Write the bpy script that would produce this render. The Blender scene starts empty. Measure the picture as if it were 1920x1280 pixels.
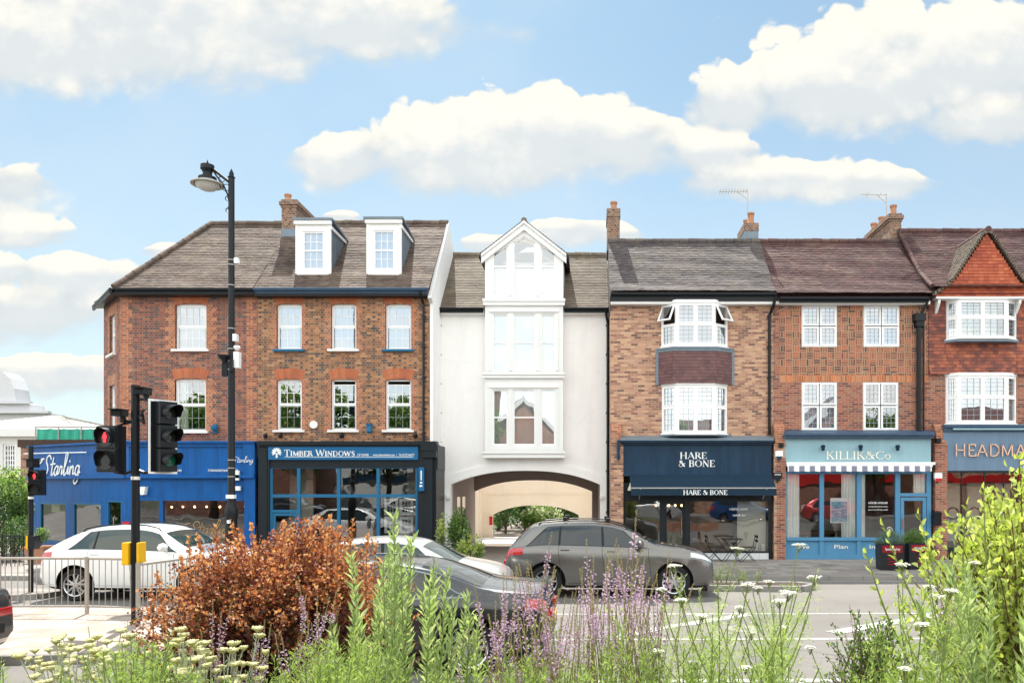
import bpy, bmesh, math, random
from mathutils import Vector, Matrix
random.seed(7)
R=math.radians
sc=bpy.context.scene; COL=sc.collection
# ---------------------------------------------------------------- camera
F=1493.3; CH=2.45; D0=25.97; XV=1105.0; YH=913.0
cam=bpy.data.cameras.new('camera'); camo=bpy.data.objects.new('camera',cam); COL.objects.link(camo)
cam.lens=28; cam.sensor_width=36; cam.sensor_fit='HORIZONTAL'
cam.shift_x=-(XV-960)/1920; cam.shift_y=(YH-640)/1920
cam.clip_start=.05; cam.clip_end=3000
camo.location=(0,-D0,CH); camo.rotation_euler=(R(90),0,0); sc.camera=camo
sc.view_settings.view_transform='Standard'; sc.view_settings.look='None'; sc.view_settings.gamma=1
sc.view_settings.use_curve_mapping=False; sc.view_settings.exposure=0.80
SUN=Vector((-.27,1.0,1.62)).normalized()
el=math.asin(SUN.z); az=math.atan2(SUN.x,SUN.y)
L=bpy.data.lights.new('sun','SUN'); L.energy=5.0; L.angle=R(.5); L.color=(1,.95,.87)
lo=bpy.data.objects.new('sun',L); COL.objects.link(lo); lo.rotation_euler=SUN.to_track_quat('Z','Y').to_euler()
# ---------------------------------------------------------------- node helpers
class K:
    def __init__(s,g,k): s.g=g; s.k=k
    def __add__(s,o): return s.g.m('ADD',s,o)
    def __radd__(s,o): return s.g.m('ADD',o,s)
    def __sub__(s,o): return s.g.m('SUBTRACT',s,o)
    def __rsub__(s,o): return s.g.m('SUBTRACT',o,s)
    def __mul__(s,o): return s.g.m('MULTIPLY',s,o)
    def __rmul__(s,o): return s.g.m('MULTIPLY',o,s)
    def __truediv__(s,o): return s.g.m('DIVIDE',s,o)
    def lt(s,o): return s.g.m('LESS_THAN',s,o)
    def gt(s,o): return s.g.m('GREATER_THAN',s,o)
    def fl(s): return s.g.m('FLOOR',s)
    def fr(s): return s.g.m('FRACT',s)
    def max(s,o): return s.g.m('MAXIMUM',s,o)
    def min(s,o): return s.g.m('MINIMUM',s,o)
class G:
    def __init__(s,nt): s.nt=nt; nt.nodes.clear()
    def n(s,t,**p):
        ins=p.pop('ins',{}); nd=s.nt.nodes.new('ShaderNode'+t)
        for k,v in p.items(): setattr(nd,k,v)
        for k,v in ins.items(): s.put(nd.inputs[k],v)
        return nd
    def put(s,i,v):
        if isinstance(v,K): s.nt.links.new(v.k,i)
        elif v is not None:
            if hasattr(i,'default_value') and isinstance(v,(tuple,list)) and len(v)==3 and i.type=='RGBA': v=(*v,1)
            i.default_value=v
    def m(s,op,a,b=0,c=None,clamp=False):
        nd=s.nt.nodes.new('ShaderNodeMath'); nd.operation=op; nd.use_clamp=clamp
        s.put(nd.inputs[0],a); s.put(nd.inputs[1],b)
        if c is not None: s.put(nd.inputs[2],c)
        return K(s,nd.outputs[0])
    def o(s,nd,k=0): return K(s,nd.outputs[k])
    def sep(s,v): nd=s.n('SeparateXYZ',ins={0:v}); return [K(s,nd.outputs[i]) for i in range(3)]
    def xyz(s,a,b,c=0.0): return s.o(s.n('CombineXYZ',ins={0:a,1:b,2:c}))
    def ramp(s,f,stops,interp='LINEAR'):
        nd=s.n('ValToRGB',ins={0:f}); r=nd.color_ramp; r.interpolation=interp
        while len(r.elements)<len(stops): r.elements.new(.5)
        for e,(p,c) in zip(r.elements,stops): e.position=p; e.color=(*c,1) if len(c)==3 else c
        return s.o(nd)
    def mix(s,f,a,b,bt='MIX'):
        nd=s.n('Mix',data_type='RGBA',blend_type=bt); s.put(nd.inputs[0],f); s.put(nd.inputs[6],a); s.put(nd.inputs[7],b)
        return K(s,nd.outputs[2])
    def noise(s,v,scale,detail=3,rough=.5,dim='3D',out=0):
        nd=s.n('TexNoise',ins={'Vector':v,'Scale':scale,'Detail':detail,'Roughness':rough}); return s.o(nd,out)
    def smooth(s,v,a,b,c=0.0,d=1.0):
        nd=s.n('MapRange',interpolation_type='SMOOTHSTEP',ins={0:v,1:a,2:b,3:c,4:d}); return s.o(nd)
def cc(r,g,b):
    f=lambda v:(v/255/12.92) if v/255<=.04045 else ((v/255+.055)/1.055)**2.4
    return (f(r),f(g),f(b))
MATS={}
def mat(name):
    m=bpy.data.materials.new(name); m.use_nodes=True; g=G(m.node_tree); MATS[name]=m
    return m,g
def fin(g,col,rough=.6,metal=0.,bump=None,bs=.3,bd=.01,coat=0.,spec=.5,nrm=None):
    b=g.n('BsdfPrincipled',ins={'Base Color':col,'Roughness':rough,'Metallic':metal,'Coat Weight':coat,'Specular IOR Level':spec})
    b.inputs['Coat Roughness'].default_value=.04
    if bump is not None:
        bn=g.n('Bump',ins={'Height':bump,'Strength':bs,'Distance':bd}); g.nt.links.new(bn.outputs[0],b.inputs['Normal'])
    o=g.n('OutputMaterial'); g.nt.links.new(b.outputs[0],o.inputs[0]); return b
def pos(g): return g.o(g.n('NewGeometry'),'Position')
def objc(g): return g.o(g.n('TexCoord'),'Object')
def plain(name,col,rough=.6,metal=0.,var=.12,scale=3.,coat=0.,spec=.22,bs=.0,streak=0.):
    if name in MATS: return MATS[name]
    m,g=mat(name); p=objc(g); n=g.noise(p,scale,5,.6); n2=g.noise(p,scale*9,3,.6)
    k=g.m('MULTIPLY_ADD',n,var*2,1-var); k=g.m('MULTIPLY_ADD',g.m('SUBTRACT',n2,.5),var,k)
    if streak:
        x,y,z=g.sep(p); s1=g.noise(g.xyz(x*5.,y*5.,z*.6),1.,4,.65); k=k*g.m('MULTIPLY_ADD',g.smooth(s1,.35,.7),-streak,1.0+streak*.4); sp=g.noise(p,14,5,.7); k=k+g.smooth(sp,.66,.74)*streak*.8
    c=g.mix(1.0,col,g.o(g.n('CombineColor',ins={0:k,1:k,2:k})),'MULTIPLY')
    rr=g.m('MULTIPLY_ADD',n2,.2,rough-.1)
    fin(g,c,rr,metal,n2 if bs else None,bs,.005,coat,spec if metal<.5 else .5); return m
# ---------------------------------------------------------------- sky: air and cumulus clouds in world directions
w=bpy.data.worlds.new('World'); sc.world=w; w.use_nodes=True; g=G(w.node_tree)
sky=g.n('TexSky',sky_type='NISHITA',sun_disc=False,sun_elevation=el,sun_rotation=az,altitude=50,air_density=1.0,dust_density=.7,ozone_density=1.2)
dx,dy,dz=g.sep(g.o(g.n('TexCoord'),'Generated'))
ay=g.m('ABSOLUTE',dy).max(.08)
u=dx/ay; v=dz/ay
back=g.m('LESS_THAN',dy,0.0)
P3=g.xyz(u,v*1.25+back*37.3,0.0)
def vm(op,a,b,c=None):
    nd=g.n('VectorMath',operation=op)
    for i,q in enumerate((a,b,c)):
        if q is None: continue
        if isinstance(q,K): g.put(nd.inputs[i],q)
        else: nd.inputs[i].default_value=q
    return nd
def nz(v,sc_,det,ro,out=0):
    nd=g.n('TexNoise',noise_dimensions='2D',ins={'Vector':v,'Scale':sc_,'Detail':det,'Roughness':ro}); return g.o(nd,out)
PW=g.o(vm('MULTIPLY_ADD',nz(P3,5.,3,.55,1),(.09,.09,0),P3))
def vor(sc_,off):
    nd=g.n('TexVoronoi',voronoi_dimensions='2D',feature='F1',ins={'Vector':g.o(vm('ADD',PW,off)),'Scale':sc_}); return g.o(nd,'Distance')
def field(off): return nz(g.o(vm('ADD',P3,off)),7.,8,.58)
# (px, py, half width, half height up, half height down) of each cloud bank, turned into directions
BL=[(330,40,560,230,120),(120,110,420,120,70),(650,55,220,120,70),(-60,400,160,130,60),(20,350,100,60,50),(150,520,130,50,55),(0,505,60,30,30),
 (640,300,95,62,60),(850,300,210,140,70),(960,285,260,120,70),(1010,240,110,75,60),(1150,270,170,88,70),(880,210,80,35,50),(1340,290,120,45,45),
 (1380,200,110,110,60),(1560,180,230,150,70),(1700,130,210,140,110),(1850,90,230,110,140),(1480,340,230,50,40),(1650,345,110,36,30),(1850,230,150,60,40),
 (930,458,80,22,20),(1090,432,110,26,30),(1150,440,60,18,20),(640,408,36,14,14),(160,690,160,30,30),(60,590,190,60,60),(110,700,220,40,50),(40,440,90,40,30),(330,470,70,16,16)]
dn=None; W=0.0; HH=0.0
UV3=g.xyz(u,v,v)
for (px,py,a,bu,bd) in BL:
    cu=(px-XV)/F; cv=(YH-py)/F
    q3=g.o(vm('MULTIPLY_ADD',UV3,(F/a,F/bu,-F/bd),(-cu*F/a,-cv*F/bu,cv*F/bd)))
    q3=g.o(vm('MAXIMUM',q3,(-99,0,0)))
    ln=g.o(vm('LENGTH',q3,None),'Value')
    dn=ln if dn is None else g.m('SMOOTH_MIN',dn,ln,.12)
    wq=g.m('SUBTRACT',1.35,ln,clamp=True); w2=wq*wq; W=w2+W
    HH=g.m('MULTIPLY_ADD',w2,g.o(g.n('SeparateXYZ',ins={0:q3}),1),HH)
dn=1.0-dn
hgt=HH/W.max(.001)
front=1.0-back
gen=g.m('MULTIPLY_ADD',nz(P3,1.6,2,.5),2.6,-.85)
dn=dn*(1.0-back)+gen*back
n1=field((0,0,0)); n2=field((-.012,.035,0))
v1=vor(15.,(0,0,0)); v2=vor(40.,(.3,.2,0))
bump_=(n1-.5)*1.45+(.42-v1)*.66+(.42-v2)*.34
dens=dn*1.6+bump_+.03
sf_=g.m('MULTIPLY',g.smooth(hgt,.35,.0),.5)
cov=g.smooth(dens,g.m('MULTIPLY_ADD',sf_,-.5,.03),g.m('MULTIPLY_ADD',sf_,1.2,.20))
soft=g.smooth(dens,-.25,.5)
# far haze hugging the horizon
haze=g.m('POWER',2.718,g.m('MULTIPLY',dz.max(0.0),-2.9))
light=g.smooth((n1-n2)*2.2+(hgt-.20)*2.0+(.40-v1)*.5+(.40-v2)*.25,-.45,.6)
thick=g.smooth(dens,.1,1.1)
shade=g.m('MULTIPLY_ADD',light,.62,.38)
ccol=g.mix(light,(6.3,6.75,6.9),(9.3,8.9,7.9))
ccol=g.mix(thick*.25,ccol,(8.9,9.0,8.9))
skc=g.mix(1.0,g.o(sky),(.80,1.20,1.22),'MULTIPLY')
thin=g.smooth(nz(P3,1.3,5,.6),.35,.8)
skc=g.mix(thin*.26+.02,skc,(7.3,8.1,8.3))
skc=g.mix(haze*.9,skc,(8.3,8.7,8.7))
bg0=g.mix(cov*.96+soft*.0,skc,ccol)
# sky behind the camera boosted as added fill light for the shaded facades
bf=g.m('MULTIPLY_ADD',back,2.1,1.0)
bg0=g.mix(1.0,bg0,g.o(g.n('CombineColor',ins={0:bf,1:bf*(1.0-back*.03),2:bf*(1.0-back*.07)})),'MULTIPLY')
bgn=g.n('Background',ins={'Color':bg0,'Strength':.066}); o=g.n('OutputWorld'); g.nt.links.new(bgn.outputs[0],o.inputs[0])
try:
    w.cycles.sampling_method='MANUAL'; w.cycles.sample_map_resolution=512
except Exception: pass
# ---------------------------------------------------------------- mesh helpers
ROOT={}
def fx(px,y=0.): return (px-XV)*(D0+y)/F
def fz(py,y=0.): return CH+(YH-py)*(D0+y)/F
def fs(p,y=0.): return p*(D0+y)/F
def tag(o,label=None,cat=None,group=None,kind=None):
    if label: o['label']=label
    if cat: o['category']=cat
    if group: o['group']=group
    if kind: o['kind']=kind
    return o
def thing(name,loc,label,cat,group=None,rz=0.):
    o=bpy.data.objects.new(name,None); COL.objects.link(o); o.location=loc; o.rotation_euler=(0,0,rz); o.empty_display_size=.2
    ROOT[o.name]=Vector(loc) if rz==0 else Vector((0,0,0)); return tag(o,label,cat,group)
class MB:
    def __init__(s,M=None): s.v=[]; s.f=[]; s.mi=[]; s.M=M; s.cur=0
    def add(s,vs,fs_,m=None):
        b=len(s.v); mm=s.cur if m is None else m
        s.v+= [ (s.M@Vector(p)) if s.M else Vector(p) for p in vs]
        for f in fs_: s.f.append(tuple(b+i for i in f)); s.mi.append(mm)
    def box(s,x0,x1,y0,y1,z0,z1,m=None):
        if x0>x1:x0,x1=x1,x0
        if y0>y1:y0,y1=y1,y0
        if z0>z1:z0,z1=z1,z0
        s.add([(x0,y0,z0),(x1,y0,z0),(x1,y1,z0),(x0,y1,z0),(x0,y0,z1),(x1,y0,z1),(x1,y1,z1),(x0,y1,z1)],
          [(0,3,2,1),(4,5,6,7),(0,1,5,4),(1,2,6,5),(2,3,7,6),(3,0,4,7)],m); return s
    def quad(s,a,b,c,d,m=None): s.add([a,b,c,d],[(0,1,2,3)],m); return s
    def poly(s,p,m=None): s.add(p,[tuple(range(len(p)))],m); return s
    def prism(s,pts,y0,y1,m=None):   # pts (x,z) counter-clockwise seen from -y, extruded y0..y1
        n=len(pts); A=[(p[0],y0,p[1]) for p in pts]; B=[(p[0],y1,p[1]) for p in pts]
        s.add(A+B,[tuple(range(n)),tuple(range(2*n-1,n-1,-1))]+[(i,i+n,(i+1)%n+n,(i+1)%n) for i in range(n)],m); return s
    def xprism(s,pts,x0,x1,m=None):  # pts (y,z)
        n=len(pts); A=[(x0,p[0],p[1]) for p in pts]; B=[(x1,p[0],p[1]) for p in pts]
        s.add(A+B,[tuple(range(n-1,-1,-1)),tuple(range(n,2*n))]+[(i,(i+1)%n,(i+1)%n+n,i+n) for i in range(n)],m); return s
    def zprism(s,pts,z0,z1,m=None):
        n=len(pts); A=[(p[0],p[1],z0) for p in pts]; B=[(p[0],p[1],z1) for p in pts]
        s.add(A+B,[tuple(range(n-1,-1,-1)),tuple(range(n,2*n))]+[(i,(i+1)%n,(i+1)%n+n,i+n) for i in range(n)],m); return s
    def tube(s,pts,r,n=8,m=None,caps=True):
        pts=[Vector(p) for p in pts]; rs=r if isinstance(r,(list,tuple)) else [r]*len(pts); rings=[]; ref=None; vs=[]
        for i,p in enumerate(pts):
            t=(pts[min(i+1,len(pts)-1)]-pts[max(i-1,0)])
            if t.length<1e-9: t=Vector((0,0,1))
            t.normalize()
            if ref is None: ref=Vector((1,0,0)) if abs(t.x)<.8 else Vector((0,1,0))
            a=t.cross(ref)
            if a.length<1e-5: a=t.cross(Vector((0,1,.3)))
            a.normalize(); b=t.cross(a); ref=-a.cross(t) if False else ref
            for k in range(n):
                an=2*math.pi*k/n; vs.append(p+(a*math.cos(an)+b*math.sin(an))*rs[i])
        fs_=[]
        for i in range(len(pts)-1):
            for k in range(n):
                fs_.append((i*n+k,(i+1)*n+k,(i+1)*n+(k+1)%n,i*n+(k+1)%n))
        if caps: fs_+=[tuple(range(n)),tuple(range(len(pts)*n-1,(len(pts)-1)*n-1,-1))]
        s.add(vs,fs_,m); return s
    def lathe(s,prof,c,n=16,axis='Z',m=None):
        c=Vector(c); vs=[]; k_=len(prof)
        for (r,h) in prof:
            for k in range(n):
                a=2*math.pi*k/n; x=r*math.cos(a); y=r*math.sin(a)
                vs.append(c+(Vector((x,y,h)) if axis=='Z' else Vector((x,h,y)) if axis=='Y' else Vector((h,x,y))))
        fs_=[]
        for i in range(k_-1):
            for k in range(n):
                q=(i*n+k,i*n+(k+1)%n,(i+1)*n+(k+1)%n,(i+1)*n+k)
                fs_.append(q if axis!='Y' else q[::-1])
        s.add(vs,fs_,m); return s
    def ball(s,c,r,n=8,sz=1.,m=None):
        pr=[(max(.0001,r*math.sin(math.pi*i/n)),-r*sz*math.cos(math.pi*i/n)) for i in range(n+1)]; return s.lathe(pr,c,n*2-4 if n>4 else 8,m=m)
    def mesh(s,name,off=Vector((0,0,0)),smooth=False):
        me=bpy.data.meshes.new(name); me.from_pydata([tuple(p-off) for p in s.v],[],s.f); me.update()
        me.polygons.foreach_set('material_index',s.mi)
        if smooth: me.polygons.foreach_set('use_smooth',[True]*len(s.f))
        return me
    def build(s,name,mats,parent=None,smooth=False,bevel=0.,fix=False):
        r=parent
        while r is not None and r.parent is not None: r=r.parent
        off=ROOT.get(r.name,Vector((0,0,0))) if r is not None else Vector((0,0,0))
        me=s.mesh(name,off,smooth)
        if fix:
            bm=bmesh.new(); bm.from_mesh(me); bmesh.ops.remove_doubles(bm,verts=bm.verts,dist=.0004); bmesh.ops.recalc_face_normals(bm,faces=bm.faces); bm.to_mesh(me); bm.free()
        if not isinstance(mats,(list,tuple)): mats=[mats]
        for m in mats: me.materials.append(m)
        o=bpy.data.objects.new(name,me); COL.objects.link(o)
        if parent is not None: o.parent=parent
        if smooth:
            me.set_sharp_from_angle(angle=R(42))
        if bevel:
            b=o.modifiers.new('bevel','BEVEL'); b.width=bevel; b.segments=2; b.limit_method='ANGLE'; b.angle_limit=R(40)
        return o
def copy_tree(o,parent=None):
    c=o.copy(); COL.objects.link(c); c.parent=parent
    for ch in list(o.children): copy_tree(ch,c)
    return c
# ---------------------------------------------------------------- lettering: stroke glyphs (no font files)
def arc(cx,cy,rx,ry,a0,a1,n=8): return [(cx+rx*math.cos(R(a0+(a1-a0)*i/n)),cy+ry*math.sin(R(a0+(a1-a0)*i/n))) for i in range(n+1)]
# glyph: (advance, [(thick?, points, serif_at_start, serif_at_end)])   unit cap height
TK,TN=1,0
GL={
'T':(.74,[(TK,[(.33,0),(.33,1)],1,0),(TN,[(.0,.97),(.66,.97)],0,0),(TN,[(.02,.97),(.02,.78)],0,0),(TN,[(.64,.97),(.64,.78)],0,0)]),
'I':(.36,[(TK,[(.15,0),(.15,1)],1,1)]),
'M':(1.0,[(TN,[(.12,0),(.12,1)],1,0),(TK,[(.12,1),(.46,.05)],0,0),(TN,[(.46,.05),(.80,1)],0,0),(TK,[(.80,0),(.80,1)],1,0)]),
'B':(.72,[(TK,[(.14,0),(.14,1)],1,1),(TN,[(.14,.98)]+arc(.34,.755,.22,.225,90,-90)+[(.14,.53)],0,0),(TN,[(.14,.53)]+arc(.36,.275,.26,.255,90,-90)+[(.14,.02)],0,0),(TK,arc(.36,.755,.17,.2,50,-50,5),0,0),(TK,arc(.38,.275,.2,.22,50,-50,5),0,0)]),
'E':(.66,[(TK,[(.14,0),(.14,1)],1,1),(TN,[(.14,.975),(.56,.975),(.56,.8)],0,0),(TN,[(.14,.5),(.46,.5)],0,0),(TN,[(.14,.025),(.6,.025),(.6,.22)],0,0)]),
'R':(.76,[(TK,[(.14,0),(.14,1)],1,1),(TN,[(.14,.98)]+arc(.34,.74,.22,.24,90,-90)+[(.14,.5)],0,0),(TK,arc(.36,.74,.17,.2,50,-50,5),0,0),(TK,[(.36,.5),(.66,.02)],0,0)]),
'W':(1.1,[(TK,[(.04,1),(.30,0)],0,0),(TN,[(.30,0),(.54,1)],0,0),(TK,[(.50,1),(.76,0)],0,0),(TN,[(.76,0),(1.0,1)],0,0),(TN,[(-.04,.98),(.14,.98)],0,0),(TN,[(.9,.98),(1.08,.98)],0,0)]),
'N':(.86,[(TN,[(.12,0),(.12,1)],1,0),(TK,[(.12,1),(.68,.02)],0,0),(TN,[(.68,0),(.68,1)],0,1)]),
'D':(.84,[(TK,[(.14,0),(.14,1)],1,1),(TN,[(.14,.98),(.32,.98)]+arc(.32,.5,.40,.48,90,-90,10)+[(.14,.02)],0,0),(TK,arc(.34,.5,.36,.42,45,-45,6),0,0)]),
'O':(.92,[(TN,arc(.44,.5,.37,.49,0,360,20),0,0),(TK,arc(.44,.5,.35,.45,140,220,6),0,0),(TK,arc(.44,.5,.35,.45,40,-40,6),0,0)]),
'S':(.62,[(TN,[(.5,.78)]+arc(.3,.76,.19,.22,60,180,5),0,0),(TK,[(.12,.72),(.3,.52),(.48,.3)],0,0),(TN,arc(.3,.25,.2,.24,0,-150,6),0,0)]),
'H':(.90,[(TK,[(.14,0),(.14,1)],1,1),(TK,[(.70,0),(.70,1)],1,1),(TN,[(.14,.5),(.7,.5)],0,0)]),
'A':(.84,[(TN,[(.06,0),(.38,1)],1,0),(TK,[(.38,1),(.72,0)],0,1),(TN,[(.18,.34),(.6,.34)],0,0)]),
'K':(.80,[(TK,[(.14,0),(.14,1)],1,1),(TN,[(.14,.42),(.62,1)],0,1),(TK,[(.3,.58),(.68,0)],0,1)]),
'L':(.62,[(TK,[(.14,0),(.14,1)],1,1),(TN,[(.14,.025),(.56,.025),(.56,.25)],0,0)]),
'C':(.84,[(TN,arc(.44,.5,.37,.49,40,320,16),0,0),(TK,arc(.44,.5,.35,.45,130,230,6),0,0),(TN,[(.72,.8),(.72,.98)],0,0)]),
'o':(.58,[(TN,arc(.27,.31,.24,.31,0,360,14),0,0),(TK,arc(.27,.31,.22,.27,135,225,5),0,0),(TK,arc(.27,.31,.22,.27,45,-45,5),0,0)]),
'&':(.9,[(TK,[(.22,.86),(.74,.06)],0,0),(TN,arc(.32,.78,.16,.2,-30,215,8)+[(.22,.6)],0,0),(TN,[(.42,.62),(.16,.42)]+arc(.3,.24,.22,.24,130,290,6)+[(.56,.16),(.72,.5)],0,0),(TN,[(.6,.52),(.84,.52)],0,0)]),
' ':(.36,[])}
def stroke(mb,pts,wd,y0,y1,tr):
    for i in range(len(pts)-1):
        a=Vector(pts[i]); b=Vector(pts[i+1]); d=b-a
        if d.length<1e-6: continue
        d.normalize(); n=Vector((-d.y,d.x))*wd/2; e=d*wd*.18
        q=[a-n-e,b-n+e,b+n+e,a+n-e]
        mb.prism([tr(p) for p in q],y0-(i%2)*.0006,y1)
def letters(name,txt,x0,x1,z0,h,y,m,parent,thick=.15,thin=.055,serif=True,M=None,depth=.02,small=None):
    """small caps: lower-case letters of `small` words are drawn at 80 % height"""
    adv=0; lay=[]
    for ch in txt:
        sc_=1.0; c2=ch
        if small and ch.islower() and ch.upper() in GL: sc_=.78; c2=ch.upper()
        if c2 not in GL: c2=c2.upper()
        lay.append((c2,adv,sc_)); adv+=GL[c2][0]*sc_
    k=(x1-x0)/adv; mb=MB(M)
    for c2,a,s_ in lay:
        tr=lambda p,a=a,s_=s_:(x0+(a+p[0]*s_)*k, z0+p[1]*h*s_)
        asp=k/h
        for th,pts,s0,s1 in GL[c2][1]:
            wd=(thick if th else thin)
            stroke_(mb,[(x0+(a+p[0]*s_)*k, z0+p[1]*h*s_) for p in pts],wd*h,y-depth,y)
            if serif:
                for fl_,p in ((s0,pts[0]),(s1,pts[-1])):
                    if fl_:
                        X,Z=tr(p); Z=Z+(.02*h if p[1]<.5 else -.02*h); w_=.15*h*s_
                        mb.box(X-w_,X+w_,y-depth-.001,y,Z-.025*h,Z+.025*h)
    return mb.build(name,m,parent)
def stroke_(mb,pts,wd,y0,y1): stroke(mb,pts,wd,y0,y1,lambda p:(p[0],p[1]))
def sans(name,txt,x,z,h,y,m,parent,M=None,align='LEFT',width=None):
    cu=bpy.data.curves.new('t','FONT'); cu.body=txt; cu.size=1; cu.align_x=align; cu.extrude=.01
    ob=bpy.data.objects.new('t',cu); COL.objects.link(ob); dg=bpy.context.evaluated_depsgraph_get(); dg.update()
    me=bpy.data.meshes.new_from_object(ob.evaluated_get(dg)); bpy.data.objects.remove(ob)
    xs=[v.co.x for v in me.vertices] or [0,1]; w_=max(xs)-min(xs); k=h/.73; kx=(width/w_ if width else k)
    mb=MB(M); mb.add([(x+v.co.x*kx,y-.006-v.co.z*.4,z+v.co.y*k) for v in me.vertices],[tuple(p.vertices) for p in me.polygons])
    return mb.build(name,m,parent)
# ---------------------------------------------------------------- building materials
def brick(name,stops,mortar,bond='S',head=None,mt=.0155,rough=.85,patch=.25):
    m,g=mat(name); P=pos(g); x,y,z=g.sep(P); nx,ny,nz=g.sep(g.o(g.n('NewGeometry'),'True Normal'))
    wig=g.noise(P,2.2,2,.5)
    u=y*nx-x*ny; u=u+(wig-.5)*.01; z=z+(wig-.5)*.012
    bh=.075; bw=.225
    hd=None
    if bond=='B':
        C=.228; cu=(u/C); cz=(z/C); a=cu.fl(); b=cz.fl(); par=g.m('MODULO',g.m('ABSOLUTE',a+b),2.0).gt(.5); fu=cu.fr(); fz_=cz.fr()
        s_=par*fu+(1.0-par)*fz_; t_=par*fz_+(1.0-par)*fu
        k=(s_*3.0).fl(); f1=(s_*3.0).fr(); mk=(f1.lt(mt/.075)).max(t_.lt(mt/C)); idv=g.xyz(a*3.0+k,b,par)
    elif bond=='V':
        r=(u/bh).fl(); f1=(u/bh).fr(); c=(z/bw).fl(); mk=f1.lt(mt/bh); idv=g.xyz(r,c,3.)
    else:
        r=(z/bh).fl(); f2=(z/bh).fr(); off=g.m('MODULO',g.m('ABSOLUTE',r),2.0)*.5
        if bond=='S': uu=u/bw+off; f=uu.fr(); mk=(f.lt(mt/bw)).max(f2.lt(mt/bh)); idv=g.xyz(uu.fl(),r,0.)
        elif bond=='H': uu=u/.1125+off; f=uu.fr(); mk=(f.lt(mt/.1125)).max(f2.lt(mt/bh)); idv=g.xyz(uu.fl(),r,0.)
        else:
            p=.3375; uu=u/p+off; f=uu.fr(); hd=f.lt(.3333); fm=g.m('SUBTRACT',f,.3333); m2=fm.gt(0.0)*fm.lt(mt/p)
            mk=(f.lt(mt/p)).max(f2.lt(mt/bh)).max(m2); idv=g.xyz(uu.fl(),r,hd)
    wn=g.n('TexWhiteNoise',noise_dimensions='3D',ins={'Vector':idv}); rn=g.o(wn,'Value')
    pn=g.noise(P,.55,3,.6); rn2=g.m('ADD',rn,(pn-.5)*patch*1.6,clamp=True)
    c=g.ramp(rn2,stops)
    if head and hd is not None: h2=g.o(g.n('TexWhiteNoise',noise_dimensions='3D',ins={'Vector':g.xyz(r,uu.fl(),hd+3.)}),'Value'); c=g.mix((hd*(h2.gt(.36))).max(h2.gt(.9)),c,g.ramp(rn,head))
    sp=g.noise(P,60,2,.6); k=g.m('MULTIPLY_ADD',sp,.5,.75)
    c=g.mix(1.0,c,g.o(g.n('CombineColor',ins={0:k,1:k,2:k})),'MULTIPLY')
    gr=g.noise(P,1.1,5,.65); st=g.smooth(gr,.52,.72)
    c=g.mix(st*.38,c,(.09,.065,.052)); c=g.mix(g.smooth(gr,.45,.28)*.32,c,(.46,.37,.29)); sr=g.noise(g.xyz(u*2.5,z*.4,0.),1.,4,.6); c=g.mix(g.smooth(sr,.56,.74)*.3,c,(.07,.055,.045))
    mcol=g.mix(gr,mortar,tuple(v*.6 for v in mortar))
    c=g.mix(mk,c,mcol)
    fin(g,c,rough,0,(1.0-mk)+sp*.2,.6,.006); return m
def tiles(name,stops,lichen=None,rough=.8,lo_=.3):
    m,g=mat(name); ge=g.n('NewGeometry'); rn=g.o(ge,'Random Per Island'); P=pos(g)
    pn=g.noise(P,.8,4,.65); c=g.ramp(g.m('ADD',rn*.42,(pn-.5)*1.1+.28,clamp=True),stops)
    f=g.noise(P,45,3,.6); k=g.m('MULTIPLY_ADD',f,.6,.7); c=g.mix(1.0,c,g.o(g.n('CombineColor',ins={0:k,1:k,2:k})),'MULTIPLY')
    if lichen: 
        ln=g.noise(P,2.0,6,.75); ls=g.smooth(ln+(g.noise(P,30,2,.6)-.5)*.35,.5,.68); c=g.mix(ls*lo_,c,lichen)
    fin(g,c,rough,0,f,.3,.004); return m
M_br1=brick('brick_plum',[(0,(.11,.040,.038)),(.35,(.21,.060,.047)),(.7,(.30,.088,.055)),(1,(.36,.13,.075))],(.33,.25,.19),'F',[(0,(.062,.045,.052)),(.6,(.115,.066,.064)),(1,(.2,.08,.06))])
M_br2=brick('brick_brown',[(0,(.16,.065,.035)),(.4,(.28,.11,.05)),(.75,(.38,.17,.075)),(1,(.46,.23,.11))],(.39,.29,.20),'F',[(0,(.05,.038,.038)),(.6,(.10,.062,.05)),(1,(.19,.08,.05))])
M_br4=brick('brick_tan',[(0,(.14,.065,.05)),(.22,(.30,.13,.085)),(.55,(.50,.26,.16)),(.8,(.60,.35,.21)),(1,(.36,.15,.09))],(.50,.41,.32),'S',patch=.2)
M_br5=brick('brick_red',[(0,(.12,.04,.035)),(.35,(.26,.075,.05)),(.7,(.38,.12,.065)),(1,(.30,.15,.10))],(.44,.34,.26),'S')
M_bas=brick('brick_basket',[(0,(.10,.045,.04)),(.35,(.24,.08,.05)),(.65,(.34,.13,.07)),(1,(.42,.12,.06))],(.50,.40,.27),'B',mt=.016)
M_sol=brick('brick_soldier',[(0,(.34,.10,.04)),(.5,(.48,.15,.06)),(1,(.56,.22,.09))],(.5,.36,.24),'V')
M_quo=brick('brick_orange',[(0,(.22,.065,.04)),(.5,(.36,.11,.055)),(1,(.48,.17,.08))],(.52,.38,.26),'S')
M_quh=brick('brick_orange_header',[(0,(.24,.065,.035)),(.5,(.38,.11,.05)),(1,(.50,.17,.08))],(.52,.38,.26),'H')
M_ch=brick('brick_chimney',[(0,(.08,.045,.035)),(.4,(.18,.085,.055)),(.8,(.29,.14,.085)),(1,(.22,.17,.12))],(.38,.31,.24),'H')
M_garden=brick('brick_garden',[(0,(.22,.08,.05)),(.6,(.38,.16,.10)),(1,(.48,.26,.17))],(.42,.36,.3),'S')
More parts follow.
